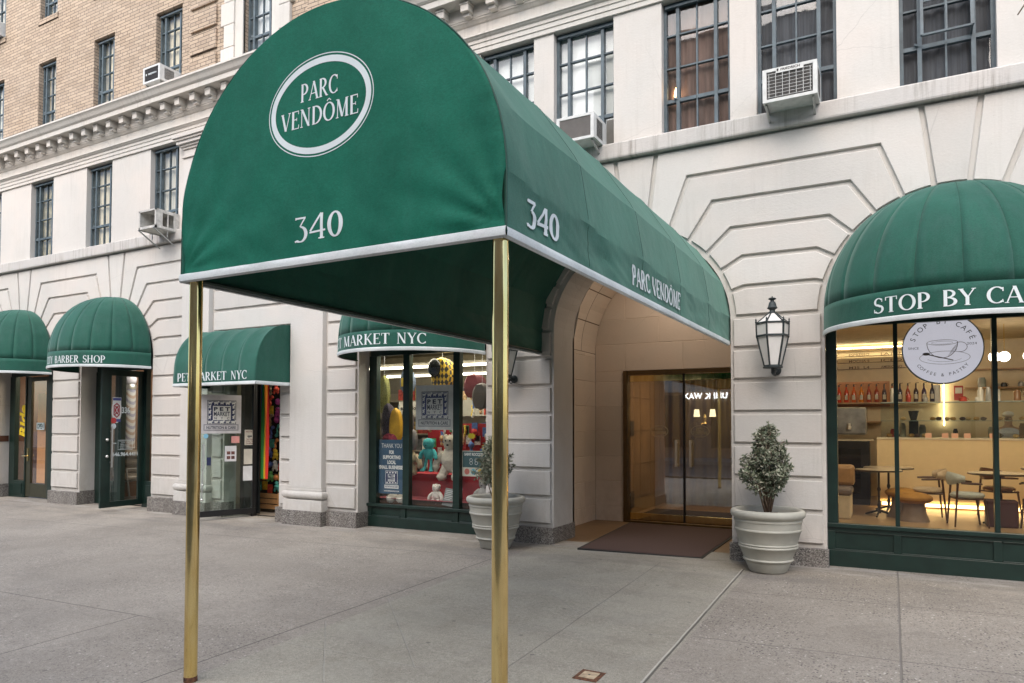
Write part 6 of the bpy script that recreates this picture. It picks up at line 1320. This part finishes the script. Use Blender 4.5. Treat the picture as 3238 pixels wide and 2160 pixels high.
# person behind the counter
pe = thing('person', 'person in a white cap and pale blue shirt working behind the café counter', 'person', (1.93, 16.3, CF))
def skin_body(name, V, E, R, mat, parent, sub=2):
    me = bpy.data.meshes.new(name); o = bpy.data.objects.new(name, me); COL.objects.link(o); o.parent = parent; org = ORG[parent.name]
    me.from_pydata([Vector(v)-org for v in V], E, []); me.materials.append(mat)
    md = o.modifiers.new('skin', 'SKIN'); sv = me.skin_vertices
    if not sv: me.attributes
    for i, r in enumerate(R): me.skin_vertices[0].data[i].radius = r if isinstance(r, tuple) else (r, r)
    me.skin_vertices[0].data[0].use_root = True
    s2 = o.modifiers.new('sub', 'SUBSURF'); s2.levels = sub; s2.render_levels = sub; ORG[o.name] = org
    for p in me.polygons: p.use_smooth = True
    md.use_smooth_shade = True; return o
px_, py_, pz_ = 1.93, 16.3, CF
Vb = [(0, 0, .95), (0, 0, 1.15), (0, -.02, 1.38), (0, -.02, 1.50), (0, -.03, 1.60), (-.19, -.01, 1.42), (-.27, -.08, 1.18), (-.18, -.30, 1.08), (.19, -.01, 1.42), (.27, -.08, 1.18), (.18, -.30, 1.08), (-.10, 0, .88), (-.11, 0, .48), (-.11, 0, .06), (.10, 0, .88), (.11, 0, .48), (.11, 0, .06), (0, -.03, 1.70)]
Eb = [(0, 1), (1, 2), (2, 3), (3, 4), (2, 5), (5, 6), (6, 7), (2, 8), (8, 9), (9, 10), (0, 11), (11, 12), (12, 13), (0, 14), (14, 15), (15, 16), (4, 17)]
Rb = [(.15, .11), (.14, .10), (.16, .11), .055, .07, .065, .05, .04, .065, .05, .04, .085, .06, .045, .085, .06, .045, .085]
try:
    bd = bpy.data.meshes.new('body'); ob = bpy.data.objects.new('body', bd); COL.objects.link(ob); ob.parent = pe; ORG[ob.name] = ORG[pe.name]
    bd.from_pydata([Vector(v) for v in Vb], Eb, []); bd.materials.append(P('skin', (.35, .20, .13), .6))
    md = ob.modifiers.new('skin', 'SKIN'); md.use_smooth_shade = True
    if not bd.skin_vertices: bpy.context.view_layer.update()
    for i, r in enumerate(Rb): bd.skin_vertices[0].data[i].radius = r if isinstance(r, tuple) else (r, r)
    bd.skin_vertices[0].data[0].use_root = True; s2 = ob.modifiers.new('sub', 'SUBSURF'); s2.levels = 2; s2.render_levels = 2
except Exception as ex: print('skin failed', ex)
c = Vector((px_, py_, pz_))
MB().lathe([(.17, 0), (.165, .2), (.185, .36), (.205, .46), (.15, .53), (.075, .56)], c+Vector((0, -.01, .92)), 18, cap=False).tube([c+Vector((-.17, -.01, 1.42)), c+Vector((-.28, -.08, 1.20))], [.085, .065], 10).tube([c+Vector((.17, -.01, 1.42)), c+Vector((.28, -.08, 1.20))], [.085, .065], 10).build('shirt', P('pale_blue_shirt', (.42, .48, .66), .8), pe, smooth=True)
MB().ball(c+Vector((0, -.03, 1.735)), .093, .11, .06).build('cap', P('white_cap', (.66, .68, .74), .7), pe, smooth=True)
mb = MB()
for s in (-1, 1): mb.ball(c+Vector((s*.03, -.115, 1.68)), .010, n=8, m=6)
mb.ball(c+Vector((0, -.125, 1.655)), .012, .014, .018, 8, 6); mb.build('face', P('dark_brown', (.05, .03, .02)), pe, smooth=True)
# tables and chairs
def ctable(label, x, y, r=.36, z=.78):
    t = thing('cafe_table', label, 'table', (x, y, CF), group='round café tables')
    MB().lathe([(r-.01, 0), (r, .008), (r, .022), (r-.01, .03)], (x, y, CF+z-.03), 36).build('tabletop', P('table_edge', (.07, .05, .03), .3), t, smooth=True); MB().lathe([(r-.012, 0), (r-.012, .003)], (x, y, CF+z), 36).build('marble', P('table_cream', (.55, .48, .36), .2), t)
    MB().lathe([(.030, 0), (.020, .05), (.022, .10), (.032, .13), (.018, .17), (.018, .36), (.030, .40), (.018, .44), (.018, z-.08)], (x, y, CF+.05), 14).build('column', M['black'], t, smooth=True)
    mb = MB()
    for k in range(3): a_ = 2*pi*k/3+.4; mb.tube([(x, y, CF+.10), (x+.14*cos(a_), y+.14*sin(a_), CF+.05), (x+.26*cos(a_), y+.26*sin(a_), CF+.015)], [.02, .018, .015], 8)
    mb.build('foot', M['black'], t, smooth=True); return t
ctable('round café table on a cast iron column, nearer of the two at the left', -.22, 13.4); ctable('round café table, the farther of the two at the left behind the first', -.08, 14.2, .40); ctable('round café table at the right between two pale blue chairs', 1.42, 13.0, .42, .80); ctable('round café table at the far right edge behind the others', 2.25, 14.3, .40, .82)
def cchair(label, x, y, ang, up, wood=None, dark=False):
    t = thing('cafe_chair', label, 'chair', (x, y, CF), group='café chairs'); ca, sa = cos(ang), sin(ang); w_ = wood or M['dkwood']
    T = lambda px, py, pz: Vector((x+px*ca-py*sa, y+px*sa+py*ca, CF+pz))
    mb = MB(); n = 28; vs = []
    prof_ = [(.0, -.035), (.20, -.035), (.235, -.01), (.235, .02), (.20, .045), (0, .05)]
    for r_, z_ in prof_:
        for k in range(n): a_ = 2*pi*k/n; vs.append(T(r_*cos(a_)*1.02, r_*sin(a_)*.96, .46+z_))
    mb.add(vs, [(i*n+k, i*n+(k+1) % n, (i+1)*n+(k+1) % n, (i+1)*n+k) for i in range(len(prof_)-1) for k in range(n)]); mb.build('seat', up, t, smooth=True)
    def bk(u, v, o_=0):   # wrap-around back pad; u angle, v height
        a_ = radians(200+140*u); h_ = .10*sin(pi*(.08+.84*u))**.6; r_ = .27+o_
        return T(r_*cos(a_)*-1, r_*sin(a_)*-.95 if False else .0-(-r_*sin(a_)*.95), .72+(v-.5)*2*h_+.02*0)
    mb = MB(); mb.grid(lambda u, v: bk(u, v, .022*sin(pi*v)), 18, 6); mb.grid(lambda u, v: bk(u, v, -.022*sin(pi*v)), 18, 6, flip=True); mb.build('backrest', up, t, smooth=True)
    for sx, sy in ((-1, 1), (1, 1), (-1, -1), (1, -1)):
        top = .66 if sy < 0 else .44; MB().tube([T(sx*.19, sy*.17, top), T(sx*.22, sy*.22, .0)], [.017, .012], 8).build('leg', w_, t, smooth=True)
    mb = MB()
    for sx in (-1, 1): mb.tube([T(sx*.25, -.14, .66), T(sx*.27, .04, .655), T(sx*.26, .13, .65)], [.016, .018, .014], 8)
    mb.tube([T(-.2, .18, .42), T(.2, .18, .42), T(.2, -.18, .42), T(-.2, -.18, .42), T(-.2, .18, .42)], .014, 6); mb.build('arm_rail', w_, t, smooth=True); return t
bl = P('pale_blue_upholstery', (.40, .44, .42), .85, vs=30, bmp=.4); bg_ = P('beige_upholstery', (.48, .38, .26), .85, vs=30, bmp=.4); br = P('brown_gloss_seat', (.09, .04, .02), .2)
cchair('beige upholstered café chair facing left beside the two left tables', .50, 13.45, radians(95), bg_); cchair('pale blue upholstered café chair facing right at the front of the café', .98, 12.75, radians(-80), bl)
cchair('glossy brown café chair behind the right hand table', 1.55, 14.3, radians(-60), br); cchair('pale blue café chair at the right edge facing away', 1.95, 12.9, radians(150), bl)
pf = thing('pouf', 'mustard brown rounded double pouf between the chairs', 'pouf', (.25, 13.1, CF)); MB().ball((.28, 13.0, CF+.36), .27, .25, .10).ball((.12, 13.45, CF+.40), .26, .24, .09).build('cushion', P('mustard_velvet', (.34, .17, .03), .8), pf, smooth=True); MB().lathe([(.22, 0), (.17, .15), (.15, .30)], (.28, 13.0, CF), 18).lathe([(.22, 0), (.17, .15), (.15, .32)], (.12, 13.45, CF), 18).build('pedestal', P('greige', (.20, .15, .12)), pf, smooth=True)
bn_ = thing('bench', 'banquette with a tan back and grey seat at the left of the café', 'bench', (-.95, 12.9, CF)); MB().box(-1.5, -.62, 12.7, 13.4, CF, CF+.38).build('base', P('cream_base', (.55, .48, .35)), bn_, bevel=.02); MB().box(-1.5, -.60, 12.68, 13.35, CF+.38, CF+.50).build('seat', P('grey_vinyl', (.16, .13, .12)), bn_, bevel=.04); MB().box(-1.5, -.58, 13.2, 13.5, CF+.5, CF+.85).build('backrest', P('tan_leather', (.30, .17, .07), .4), bn_, bevel=.06)
st = thing('stool', 'dark red box stool under the right hand table', 'stool', (1.5, 12.6, CF)); MB().box(1.22, 1.62, 12.75, 13.05, CF, CF+.40).build('box', P('plum', (.07, .025, .03)), st, bevel=.02)
# round sign
rs = thing('round_sign', 'round backlit STOP BY CAFE sign with coffee cup drawing inside the café window', 'sign', (.475, y+.12, 2.44))
scx, scz, sr_ = .480, 2.432, .372
def cyl(mb, r, y0_, y1_, n=64): mb.add([(scx+r*cos(2*pi*k/n), yy_, scz+r*sin(2*pi*k/n)) for yy_ in (y0_, y1_) for k in range(n)], [(k, (k+1) % n, n+(k+1) % n, n+k) for k in range(n)]+[tuple(n+k for k in range(n)), tuple(range(n-1, -1, -1))])
mb = MB(); cyl(mb, sr_+.012, y+.06, y+.15); mb.build('rim', P('sign_rim', (.10, .12, .12), .4), rs, smooth=True)
mb = MB(); cyl(mb, sr_, y+.055, y+.0605); mb.build('face', emit('sign_face', (.62, .60, .68), .36), rs)
mb = MB(); sm_ = lambda x, z, l=0: (scx+x, y+.053-l, scz+z)
def arc_text(txt, r, a_mid, size, step, flip=False):
    n_ = len(txt)
    for k, ch in enumerate(txt):
        if ch == ' ': continue
        a_ = radians(a_mid+(-1 if not flip else 1)*step*(k-(n_-1)/2)); rot = a_-pi/2 if not flip else a_+pi/2
        put_sans(mb, ch, size, lambda x, z, l=0: sm_(r*cos(a_)+x*cos(rot)-(z-size*.35)*sin(rot), r*sin(a_)+x*sin(rot)+(z-size*.35)*cos(rot)))
arc_text('STOP BY CAFÉ', .295, 90, .075, 12.5); arc_text('COFFEE & PASTRY', .285, 270, .048, 7.2, True)
put_sans(mb, 'SINCE', .036, lambda x, z, l=0: sm_(-.27+x, .0+z), total=.10); put_sans(mb, '2024', .036, lambda x, z, l=0: sm_(.27+x, .03+z), total=.09)
mb.build('lettering', P('sign_ink', (.06, .055, .05)), rs)
mb = MB()
ring2(mb, sm_, 0, .065, .145, .030, .005); ring2(mb, sm_, 0, .062, .10, .017, .003); ring2(mb, sm_, .02, -.10, .235, .072, .004); ring2(mb, sm_, .02, -.105, .16, .04, .003, a0=190, a1=350)
ring2(mb, sm_, 0, .06, .145, .165, .006, a0=180, a1=360); ring2(mb, sm_, .165, .01, .065, .055, .005, a0=-110, a1=120)
for s in range(7): mb.obox(sm_(.05+.013*s, -.09+.01*s), sm_(.10+.006*s, .0+.008*s), .002, .001, up=(0, 1, 0))
mb.obox(sm_(-.14, -.06), sm_(.10, -.13), .010, .001, up=(0, 1, 0)); disc2(mb, sm_, -.15, -.055, .035, .016); mb.build('cup_drawing', P('sketch_ink', (.16, .12, .09)), rs)
MB().tube([(scx-.2, y+.1, scz+sr_-.05), (scx-.2, y+.1, 3.3)], .004, 5).tube([(scx+.2, y+.1, scz+sr_-.05), (scx+.2, y+.1, 3.3)], .004, 5).build('wire', M['chrome'], rs)
# ------------------------------------------------------------------ planters
def planter(label, x, y, seed, h=1.0):
    g = gz(x, y); th = thing('potted_shrub', label, 'potted shrub', (x, y, g), group='potted shrubs beside the entrance')
    k = 1.0
    prof_ = [(.185, 0), (.20, .012), (.235, .10), (.252, .125), (.262, .128), (.268, .14), (.262, .152), (.256, .155), (.300, .268), (.311, .272), (.316, .284), (.311, .296), (.305, .298), (.308, .303), (.317, .312), (.313, .322), (.309, .324), (.343, .455), (.352, .46), (.357, .472), (.352, .484), (.346, .487), (.352, .555), (.354, .56), (.362, .565), (.362, .58), (.356, .585), (.362, .60), (.385, .612), (.396, .635), (.395, .662), (.380, .682), (.355, .690), (.335, .68), (.325, .66), (.320, .60)]
    MB().lathe([(r*.99, z*.985) for r, z in prof_], (x, y, g), 56).build('pot', M['clay'], th, smooth=50)
    rnd = random.Random(seed); mb = MB(); mb.grid(lambda u, v: (x+(u-.5)*.60*sqrt(max(0, 1-((v-.5)*2)**2)), y+(v-.5)*.60, g+.605+.02*noise.noise(Vector((u*9, v*9, seed)))), 20, 20); mb.build('soil', M['soil'], th, smooth='all')
    st = MB(); lf = MB(); tips = []; z0 = g+.60
    def leafc(p, d, s):
        d = d.normalized(); a_ = d.cross(Vector((rnd.gauss(0, 1), rnd.gauss(0, 1), rnd.gauss(0, 1)))).normalized(); L_ = s*rnd.uniform(.8, 1.3); W2_ = s*.27
        nn_ = d.cross(a_)*(L_*.12)
        lf.add([p, p+d*L_*.45+a_*W2_-nn_, p+d*L_, p+d*L_*.45-a_*W2_-nn_, p+d*L_*.45], [(0, 1, 4), (1, 2, 4), (2, 3, 4), (3, 0, 4)])
    def env(z):  # crown radius against height
        t = (z-z0)/h
        return .315*min(1, max(.25, (t-.02)*3.6))*(1-max(0, t-.35)/.68)**.62 if t < 1.0 else .02
    for b_ in range(84):
        a_ = rnd.uniform(0, 2*pi); zt = z0+h*(rnd.uniform(.28, 1.0)**.75); r_ = env(zt)*rnd.uniform(.35, 1.08)
        p0 = Vector((x+.03*cos(a_*3), y+.03*sin(a_*3), z0)); p3 = Vector((x+r_*cos(a_), y+r_*sin(a_), zt)); p1 = p0.lerp(p3, .4)+Vector((-.02*cos(a_), -.02*sin(a_), .10)); pts = [p0, p1, p0.lerp(p3, .75)+Vector((0, 0, .05)), p3]
        st.tube(pts, [.008, .006, .004, .002], 5)
        for q_ in range(30):
            t = rnd.uniform(.30, 1.02); i = min(2, int(t*3)); f_ = min(1, t*3-i); p = pts[i].lerp(pts[i+1], f_); d = (pts[i+1]-pts[i]).normalized()
            sd_ = Vector((rnd.gauss(0, 1), rnd.gauss(0, 1), rnd.gauss(.15, .8))).normalized(); tw = p+sd_*rnd.uniform(.02, .085)
            if (Vector((tw.x-x, tw.y-y, 0)).length > env(tw.z)*1.2+.02): continue
            st.tube([p, tw], [.002, .001], 3)
            for l_ in range(rnd.randint(3, 5)): leafc(p.lerp(tw, rnd.uniform(.3, 1)), (sd_+Vector((rnd.gauss(0, .7), rnd.gauss(0, .7), rnd.gauss(-.1, .7)))), .040)
    st.build('stem', M['bark'], th, smooth='all'); lf.build('foliage', M['leaf'], th); return th
planter('pale grey pot with a cone shaped shrub standing between the entrance and the café window', -1.225, 8.20, 3); planter('pale grey pot with a cone shaped shrub partly hidden behind the front brass post', -4.64, 8.16, 8, .88)
# ------------------------------------------------------------------ wall lanterns
def lantern(label, x, z, rz=0):
    y = 8.36; th = thing('wall_lantern', label, 'lantern', (x, 8.64, z), group='iron wall lanterns'); n = 6; a0 = radians(18)+rz
    pt = lambda r, zz, k: Vector((x+r*cos(a0+2*pi*k/n), y+r*sin(a0+2*pi*k/n), z+zz))
    gls = MB()
    for k in range(n):
        for (r0, z0), (r1, z1) in (((.088, .012), (.166, .335)), ((.166, .345), (.172, .47)), ((.160, .492), (.035, .60))):
            gls.quad(pt(r0, z0, k), pt(r0, z0, k+1), pt(r1, z1, k+1), pt(r1, z1, k))
    gls.build('glass', M['frost'], th)
    fr = MB()
    for k in range(n):
        fr.obox(pt(.092, 0, k), pt(.172, .34, k), .016, .014); fr.obox(pt(.172, .34, k), pt(.178, .49, k), .016, .014); fr.obox(pt(.168, .492, k), pt(.035, .605, k), .012, .010)
        for r_, zz, w_ in ((.092, .006, .014), (.172, .34, .020), (.178, .485, .014)): fr.obox(pt(r_, zz, k), pt(r_, zz, k+1), w_, w_)
    fr.lathe([(.105, 0), (.108, .012), (.098, .02)], (x, y, z-.02), 18); fr.build('frame', M['iron'], th)
    fr = MB(); fr.lathe([(.045, 0), (.03, .02), (.028, .035), (.05, .05), (.058, .058), (.050, .066), (.044, .085), (.038, .11), (.030, .125), (.022, .13), (.020, .145), (.040, .155), (.044, .163), (.030, .172), (.008, .176), (.006, .19)], (x, y, z+.60), 16)
    for k in range(n): p = pt(.178, .49, k); fr.lathe([(.006, 0), (.012, .012), (.006, .022), (.010, .030), (.004, .05)], p, 8)
    fr.build('finial', M['iron'], th, smooth=True)
    fr = MB(); fr.tube([(x, y, z-.02), (x, y+.01, z-.07), (x+.0, y+.07, z-.085), (x, y+.14, z-.05), (x, 8.62, z-.03)], [.02, .022, .018, .016, .018], 8)
    fr.tube([(x+.0, y+.18+.045*cos(t_/10*2*pi), z-.05+.045*sin(t_/10*2*pi)) for t_ in range(10)], .008, 6)
    fr.add(*(lambda m: (m.v, m.f))(MB().ball((x, 8.63, z-.03), .055, .035, .055))); fr.build('bracket', M['iron'], th, smooth=True); return th
lantern('iron wall lantern with frosted panes on the stone pier right of the entrance', -1.178, 2.262); lantern('iron wall lantern mostly hidden behind the front brass post, left of the entrance', -4.62, 2.262)
# ------------------------------------------------------------------ air conditioners
def louv(mb, x, y0_, y1_, z0, z1, n_):
    for k in range(n_): z = z0+(z1-z0)*(k+.3)/n_; mb.box(x, x+.004, y0_, y1_, z, z+(z1-z0)/n_*.45)
def acunit(label, x0, x1, yf, yb, z0, z1, body, grille, rails=False, brand=False, side=True, brackets=True, guard=False):
    th = thing('air_conditioner', label, 'air conditioner', ((x0+x1)/2, yb, z0), group='window air conditioners'); e = .03
    mb = MB(); mb.box(x0, x1, yf+.02, yb, z0+.008, z1-.004); c_ = mb.build('casing', body, th, bevel=.004)
    mb = MB(); mb.box(x0, x0+.045, yf, yf+.02, z0, z1); mb.box(x1-.045, x1, yf, yf+.02, z0, z1); mb.box(x0+.045, x1-.045, yf, yf+.02, z1-.035, z1); mb.box(x0+.045, x1-.045, yf, yf+.02, z0, z0+.035); mb.build('front_frame', M['whitemetal'] if body is not M['dirtymetal'] else body, th, bevel=.002)
    mb = MB(); mb.box(x0+.045, x1-.045, yf+.012, yf+.016, z0+.035, z1-.035)
    for k in range(int((z1-z0-.07)/.012)): mb.box(x0+.045, x1-.045, yf+.008, yf+.012, z0+.037+k*.012, z0+.043+k*.012)
    mb.build('grille', grille, th)
    if guard:
        mb = MB()
        for k in range(7): x = x0+.07+(x1-x0-.14)*k/6; mb.box(x-.0025, x+.0025, yf-.004, yf+.0, z0+.045, z1-.06)
        for k in range(8): z = z0+.05+(z1-z0-.115)*k/7; mb.box(x0+.055, x1-.055, yf-.007, yf-.004, z-.0015, z+.0015)
        mb.build('wire_guard', M['whitemetal'], th)
    if side: mb = MB(); louv(mb, x1, yf+.10, yf+.30, z0+.05, z1-.05, 16); mb.build('side_louvre', M['acgrille'], th)
    if brand:
        mb = MB(); mb.box(x0+.20*(x1-x0)+.03, x0+.76*(x1-x0), yf-.006, yf-.001, z1-.062, z1-.004); mb.build('badge', M['whitemetal'] if body is not M['dirtymetal'] else M['black'], th, bevel=.001)
        mb = MB(); put_sans(mb, 'FRIEDRICH', .038, lambda x, yv, l=0: ((x0+x1)/2+.01+x, yf-.0075, z1-.046+yv), total=(x1-x0)*.35, bold=.001); xs0 = x0+.27*(x1-x0)
        mb.add([(xs0+a_, yf-.0075, z1-.05+b__) for a_, b__ in ((0, .03), (.0, .012), (.010, 0), (.020, .012), (.020, .03), (.01, .034))], [tuple(range(6))]); mb.build('lettering', M['black'] if body is not M['dirtymetal'] else M['letter'], th)
    if brackets:
        mb = MB()
        for x in (x0+.03, x1-.05): mb.obox((x, yf+.05, z0-.005), (x, 8.62, z0-.11), .02, .02); mb.obox((x, yf+.05, z0-.005), (x, 8.62, z0-.005), .02, .012); mb.obox((x, 8.61, z0-.005), (x, 8.61, z0-.12), .02, .012)
        mb.build('bracket', P('galvanised', (.42, .43, .42), .45, metal=.6), th)
    return th
acunit('white window air conditioner with a wire guard and FRIEDRICH badge, left of the open window', -1.246, -.676, 8.25, 8.74, 5.22, 5.598, M['whitemetal'], M['acgrille'], brand=True, guard=True)
acunit('white and grey ribbed window air conditioner half hidden by the canopy roof', -3.80, -3.28, 8.25, 8.74, 5.24, 5.57, M['whitemetal'], P('grey_fins', (.20, .185, .175), .7))
MB().box(-3.26, -3.17, 8.70, 8.72, 5.28, 5.62)
th = thing('side_panel', 'grey pleated filler panel beside the half hidden air conditioner', 'panel', (-3.21, 8.72, 5.28)); mb = MB()
for k in range(7): mb.box(-3.275+.014*k, -3.268+.014*k, 8.70, 8.735, 5.285, 5.62)
mb.box(-3.28, -3.17, 8.725, 8.74, 5.28, 5.63); mb.build('pleats', P('grey_pleat', (.22, .21, .19), .7), th)
acunit('dark fronted window air conditioner on the cornice in front of the brick wall', -12.44, -11.95, 8.30, 8.80, 8.035, 8.345, M['whitemetal'], P('dark_grille', (.035, .03, .03), .6), brand=False)
th = [o for o in bpy.data.objects if o.get('label', '').startswith('dark fronted window air')][0]
mb = MB(); put_sans(mb, 'FRIEDRICH', .045, lambda x, yv, l=0: (-12.17+x, 8.303, 8.185+yv), total=.24, bold=.001); mb.add([(-12.36+a_, 8.303, 8.175+b_) for a_, b_ in ((0, .035), (0, .012), (.014, 0), (.028, .012), (.028, .035), (.014, .042))], [tuple(range(6))]); mb.build('lettering', M['letter'], th)
mb = MB(); t5 = thing('air_conditioner', 'white window air conditioner cut by the top left edge of the photo', 'air conditioner', (-18.4, 8.8, 10.7), group='window air conditioners'); mb.box(-18.85, -18.32, 8.42, 8.85, 10.72, 11.05); mb.build('casing', M['whitemetal'], t5, bevel=.006); MB().box(-18.81, -18.36, 8.41, 8.418, 10.75, 11.02).build('grille', M['acgrille'], t5)
# empty bracket-mounted sleeve
sv = thing('air_conditioner_sleeve', 'empty white metal air conditioner sleeve on long brackets, left of the canopy', 'sleeve', (-12.0, 8.7, 5.2), group='window air conditioners')
x0, x1, yf, yb, z0, z1 = -12.28, -11.79, 8.16, 8.72, 5.20, 5.55; mb = MB()
for x in (x0, x1-.03): mb.box(x, x+.03, yf, yf+.03, z0, z1); 
mb.box(x0, x1, yf, yf+.03, z1-.03, z1); mb.box(x0, x1, yf, yf+.03, z0, z0+.045); mb.box(x0, x1, yf+.03, yb, z0, z0+.012); mb.box(x0, x1, yf+.03, yb, z1-.012, z1)
mb.box(x1-.012, x1, yf+.03, yf+.14, z0+.012, z1-.012); mb.box(x1-.012, x1, yf+.14, yf+.37, z1-.06, z1-.012); mb.box(x1-.012, x1, yf+.14, yf+.37, z0+.012, z0+.05); mb.box(x1-.012, x1, yf+.24, yf+.26, z0+.05, z1-.06); mb.box(x1-.012, x1, yf+.37, yb, z0+.012, z1-.012); mb.box(x0, x0+.012, yf+.03, yb, z0+.012, z1-.012); mb.box(x0+.012, x1-.012, yb-.1, yb-.09, z0+.012, z1-.012)
mb.build('sleeve', P('chipped_white', (.50, .49, .46), .55, var=.25, vs=14), sv); mb = MB()
for x in (x0+.02, x1-.03): mb.obox((x, yf-.02, z0-.01), (x, 8.58, z0-.26), .018, .018); mb.obox((x, yf-.02, z0-.008), (x, 8.6, z0-.008), .018, .014); mb.obox((x, 8.42, z0-.01), (x, 8.42, z0-.13), .016, .016)
mb.build('bracket', P('galvanised', (.42, .43, .42), .45, metal=.6), sv)
# ------------------------------------------------------------------ pavement plate
x, y_ = -1.80, 4.43; g = gz(x, y_); dp = thing('valve_cover', 'small square rusty valve cover set in the pavement in front of the entrance', 'cover', (x, y_, g))
MB().box(x-.085, x+.085, y_-.095, y_+.095, g-.004, g+.004).build('frame', M['rust'], dp, bevel=.003); MB().box(x-.055, x+.055, y_-.06, y_+.06, g+.003, g+.007).build('lid', P('rusty_lid', (.42, .33, .22), .8, var=.4, vs=20, bmp=.5), dp, bevel=.002); MB().lathe([(.008, 0), (.008, .002)], (x, y_, g+.0065), 10).build('hole', M['black'], dp)
# ------------------------------------------------------------------ bare street tree whose twig reaches into the top right corner
g = gz(4.7, 3.0); tr = thing('street_tree', 'bare street tree, only the tip of one twig showing in the top right corner', 'tree', (4.7, 3.0, g))
MB().tube([(4.7, 3.0, g), (4.72, 3.05, 2.4), (4.6, 3.3, 4.2), (4.3, 3.9, 6.2)], [.13, .11, .09, .05], 12).build('trunk', M['bark'], tr, smooth=True)
mb = MB(); mb.tube([(4.62, 3.25, 4.0), (3.4, 4.3, 5.1), (2.2, 5.2, 5.05), (1.35, 5.5, 4.62), (.80, 5.5, 4.34), (.745, 5.5, 4.255)], [.05, .03, .018, .010, .006, .004], 8)
mb.tube([(.95, 5.5, 4.42), (.84, 5.48, 4.37), (.76, 5.46, 4.33)], [.005, .004, .003], 6); mb.tube([(.80, 5.5, 4.34), (.815, 5.49, 4.26)], [.004, .003], 6); mb.tube([(3.4, 4.3, 5.1), (3.0, 4.2, 6.0), (2.4, 4.4, 6.6)], [.02, .012, .006], 6); mb.tube([(2.2, 5.2, 5.35), (1.6, 5.1, 5.9), (1.2, 5.3, 6.3)], [.012, .008, .004], 6)
mb.build('branch', M['bark'], tr, smooth=True)
# ------------------------------------------------------------------ clutter on the café counter and shelves
rnd = random.Random(31); jc = [('white', (.6, .58, .52)), ('steel', (.35, .35, .34)), ('glass', (.30, .34, .30)), ('black', (.03, .03, .03)), ('brown', (.22, .11, .05)), ('red', (.45, .06, .04))]
for k in range(34):
    lv = k % 3; nm, c_ = rnd.choice(jc)
    if lv == 0: x, yy_, z = rnd.uniform(-.1, 3.0), 15.3, 2.036
    elif lv == 1: x, yy_, z = rnd.uniform(1.35, 3.2), 16.98, 2.371
    else: x, yy_, z = rnd.uniform(-.1, 3.0), 15.6, 1.376
    kd = ['jar', 'cup', 'canister'][rnd.randrange(3)]; h_ = {'jar': .17, 'cup': .09, 'canister': .24}[kd]*rnd.uniform(.9, 1.2); r_ = rnd.uniform(.035, .06)
    th = thing(kd, '%s %s among the clutter of the café counter and shelves' % (nm, kd), kd, (x, yy_, z), group='jars, cups and canisters behind the café counter')
    mb = MB().lathe([(r_*.8, 0), (r_, .01), (r_, h_*.75), (r_*.7, h_*.9), (r_*.72, h_)], (x, yy_, z), 14)
    if kd == 'cup': mb.tube([(x+r_, yy_, z+.02), (x+r_+.03, yy_, z+.045), (x+r_, yy_, z+.07)], .006, 6)
    mb.build('body', P('jar_'+nm, c_, .25, var=.15), th, smooth=True)
for k, x in enumerate((2.15, 2.75)):
    th = thing('cake_stand', ['left', 'right'][k]+' glass domed cake stand on the café display case', 'cake stand', (x, 15.25, 2.036)); MB().lathe([(.06, 0), (.015, .02), (.015, .08), (.13, .09), (.13, .10)], (x, 15.25, 2.036), 22).build('stand', M['chrome'], th, smooth=True)
    MB().lathe([(.12, 0), (.118, .06), (.09, .12), (.03, .15), (.012, .155), (.018, .18)], (x, 15.25, 2.137), 22).build('dome', glassm('dome_glass%d' % k, (.9, .93, .92), 1.5, base=.06), th, smooth=True)
em = thing('espresso_grinder', 'black coffee grinder with a steel body on the café counter', 'grinder', (.35, 15.55, 1.376)); MB().box(.27, .43, 15.45, 15.65, 1.376, 1.70).build('body', M['black'], em, bevel=.02); MB().lathe([(.05, 0), (.09, .16), (.09, .18)], (.35, 15.55, 1.70), 16).build('hopper', P('smoke_plastic', (.06, .05, .05), .2), em, smooth=True)
fx = thing('paper_towel_roll', 'tall white paper towel roll beside the syrup bottles', 'paper roll', (.98, 16.85, 2.0)); MB().lathe([(.07, 0), (.07, .34)], (.80, 16.9, 2.09), 18).build('roll', M['white'], fx, smooth=True)
nt_ = thing('wall_notice', 'small red and white notice on the café back wall', 'notice', (1.2, 17.15, 2.2)); MB().box(1.12, 1.28, 17.15, 17.16, 2.12, 2.42).build('sheet', P('red_notice', (.40, .05, .05)), nt_); MB().box(1.14, 1.26, 17.14, 17.15, 2.26, 2.38).build('panel', M['white'], nt_)
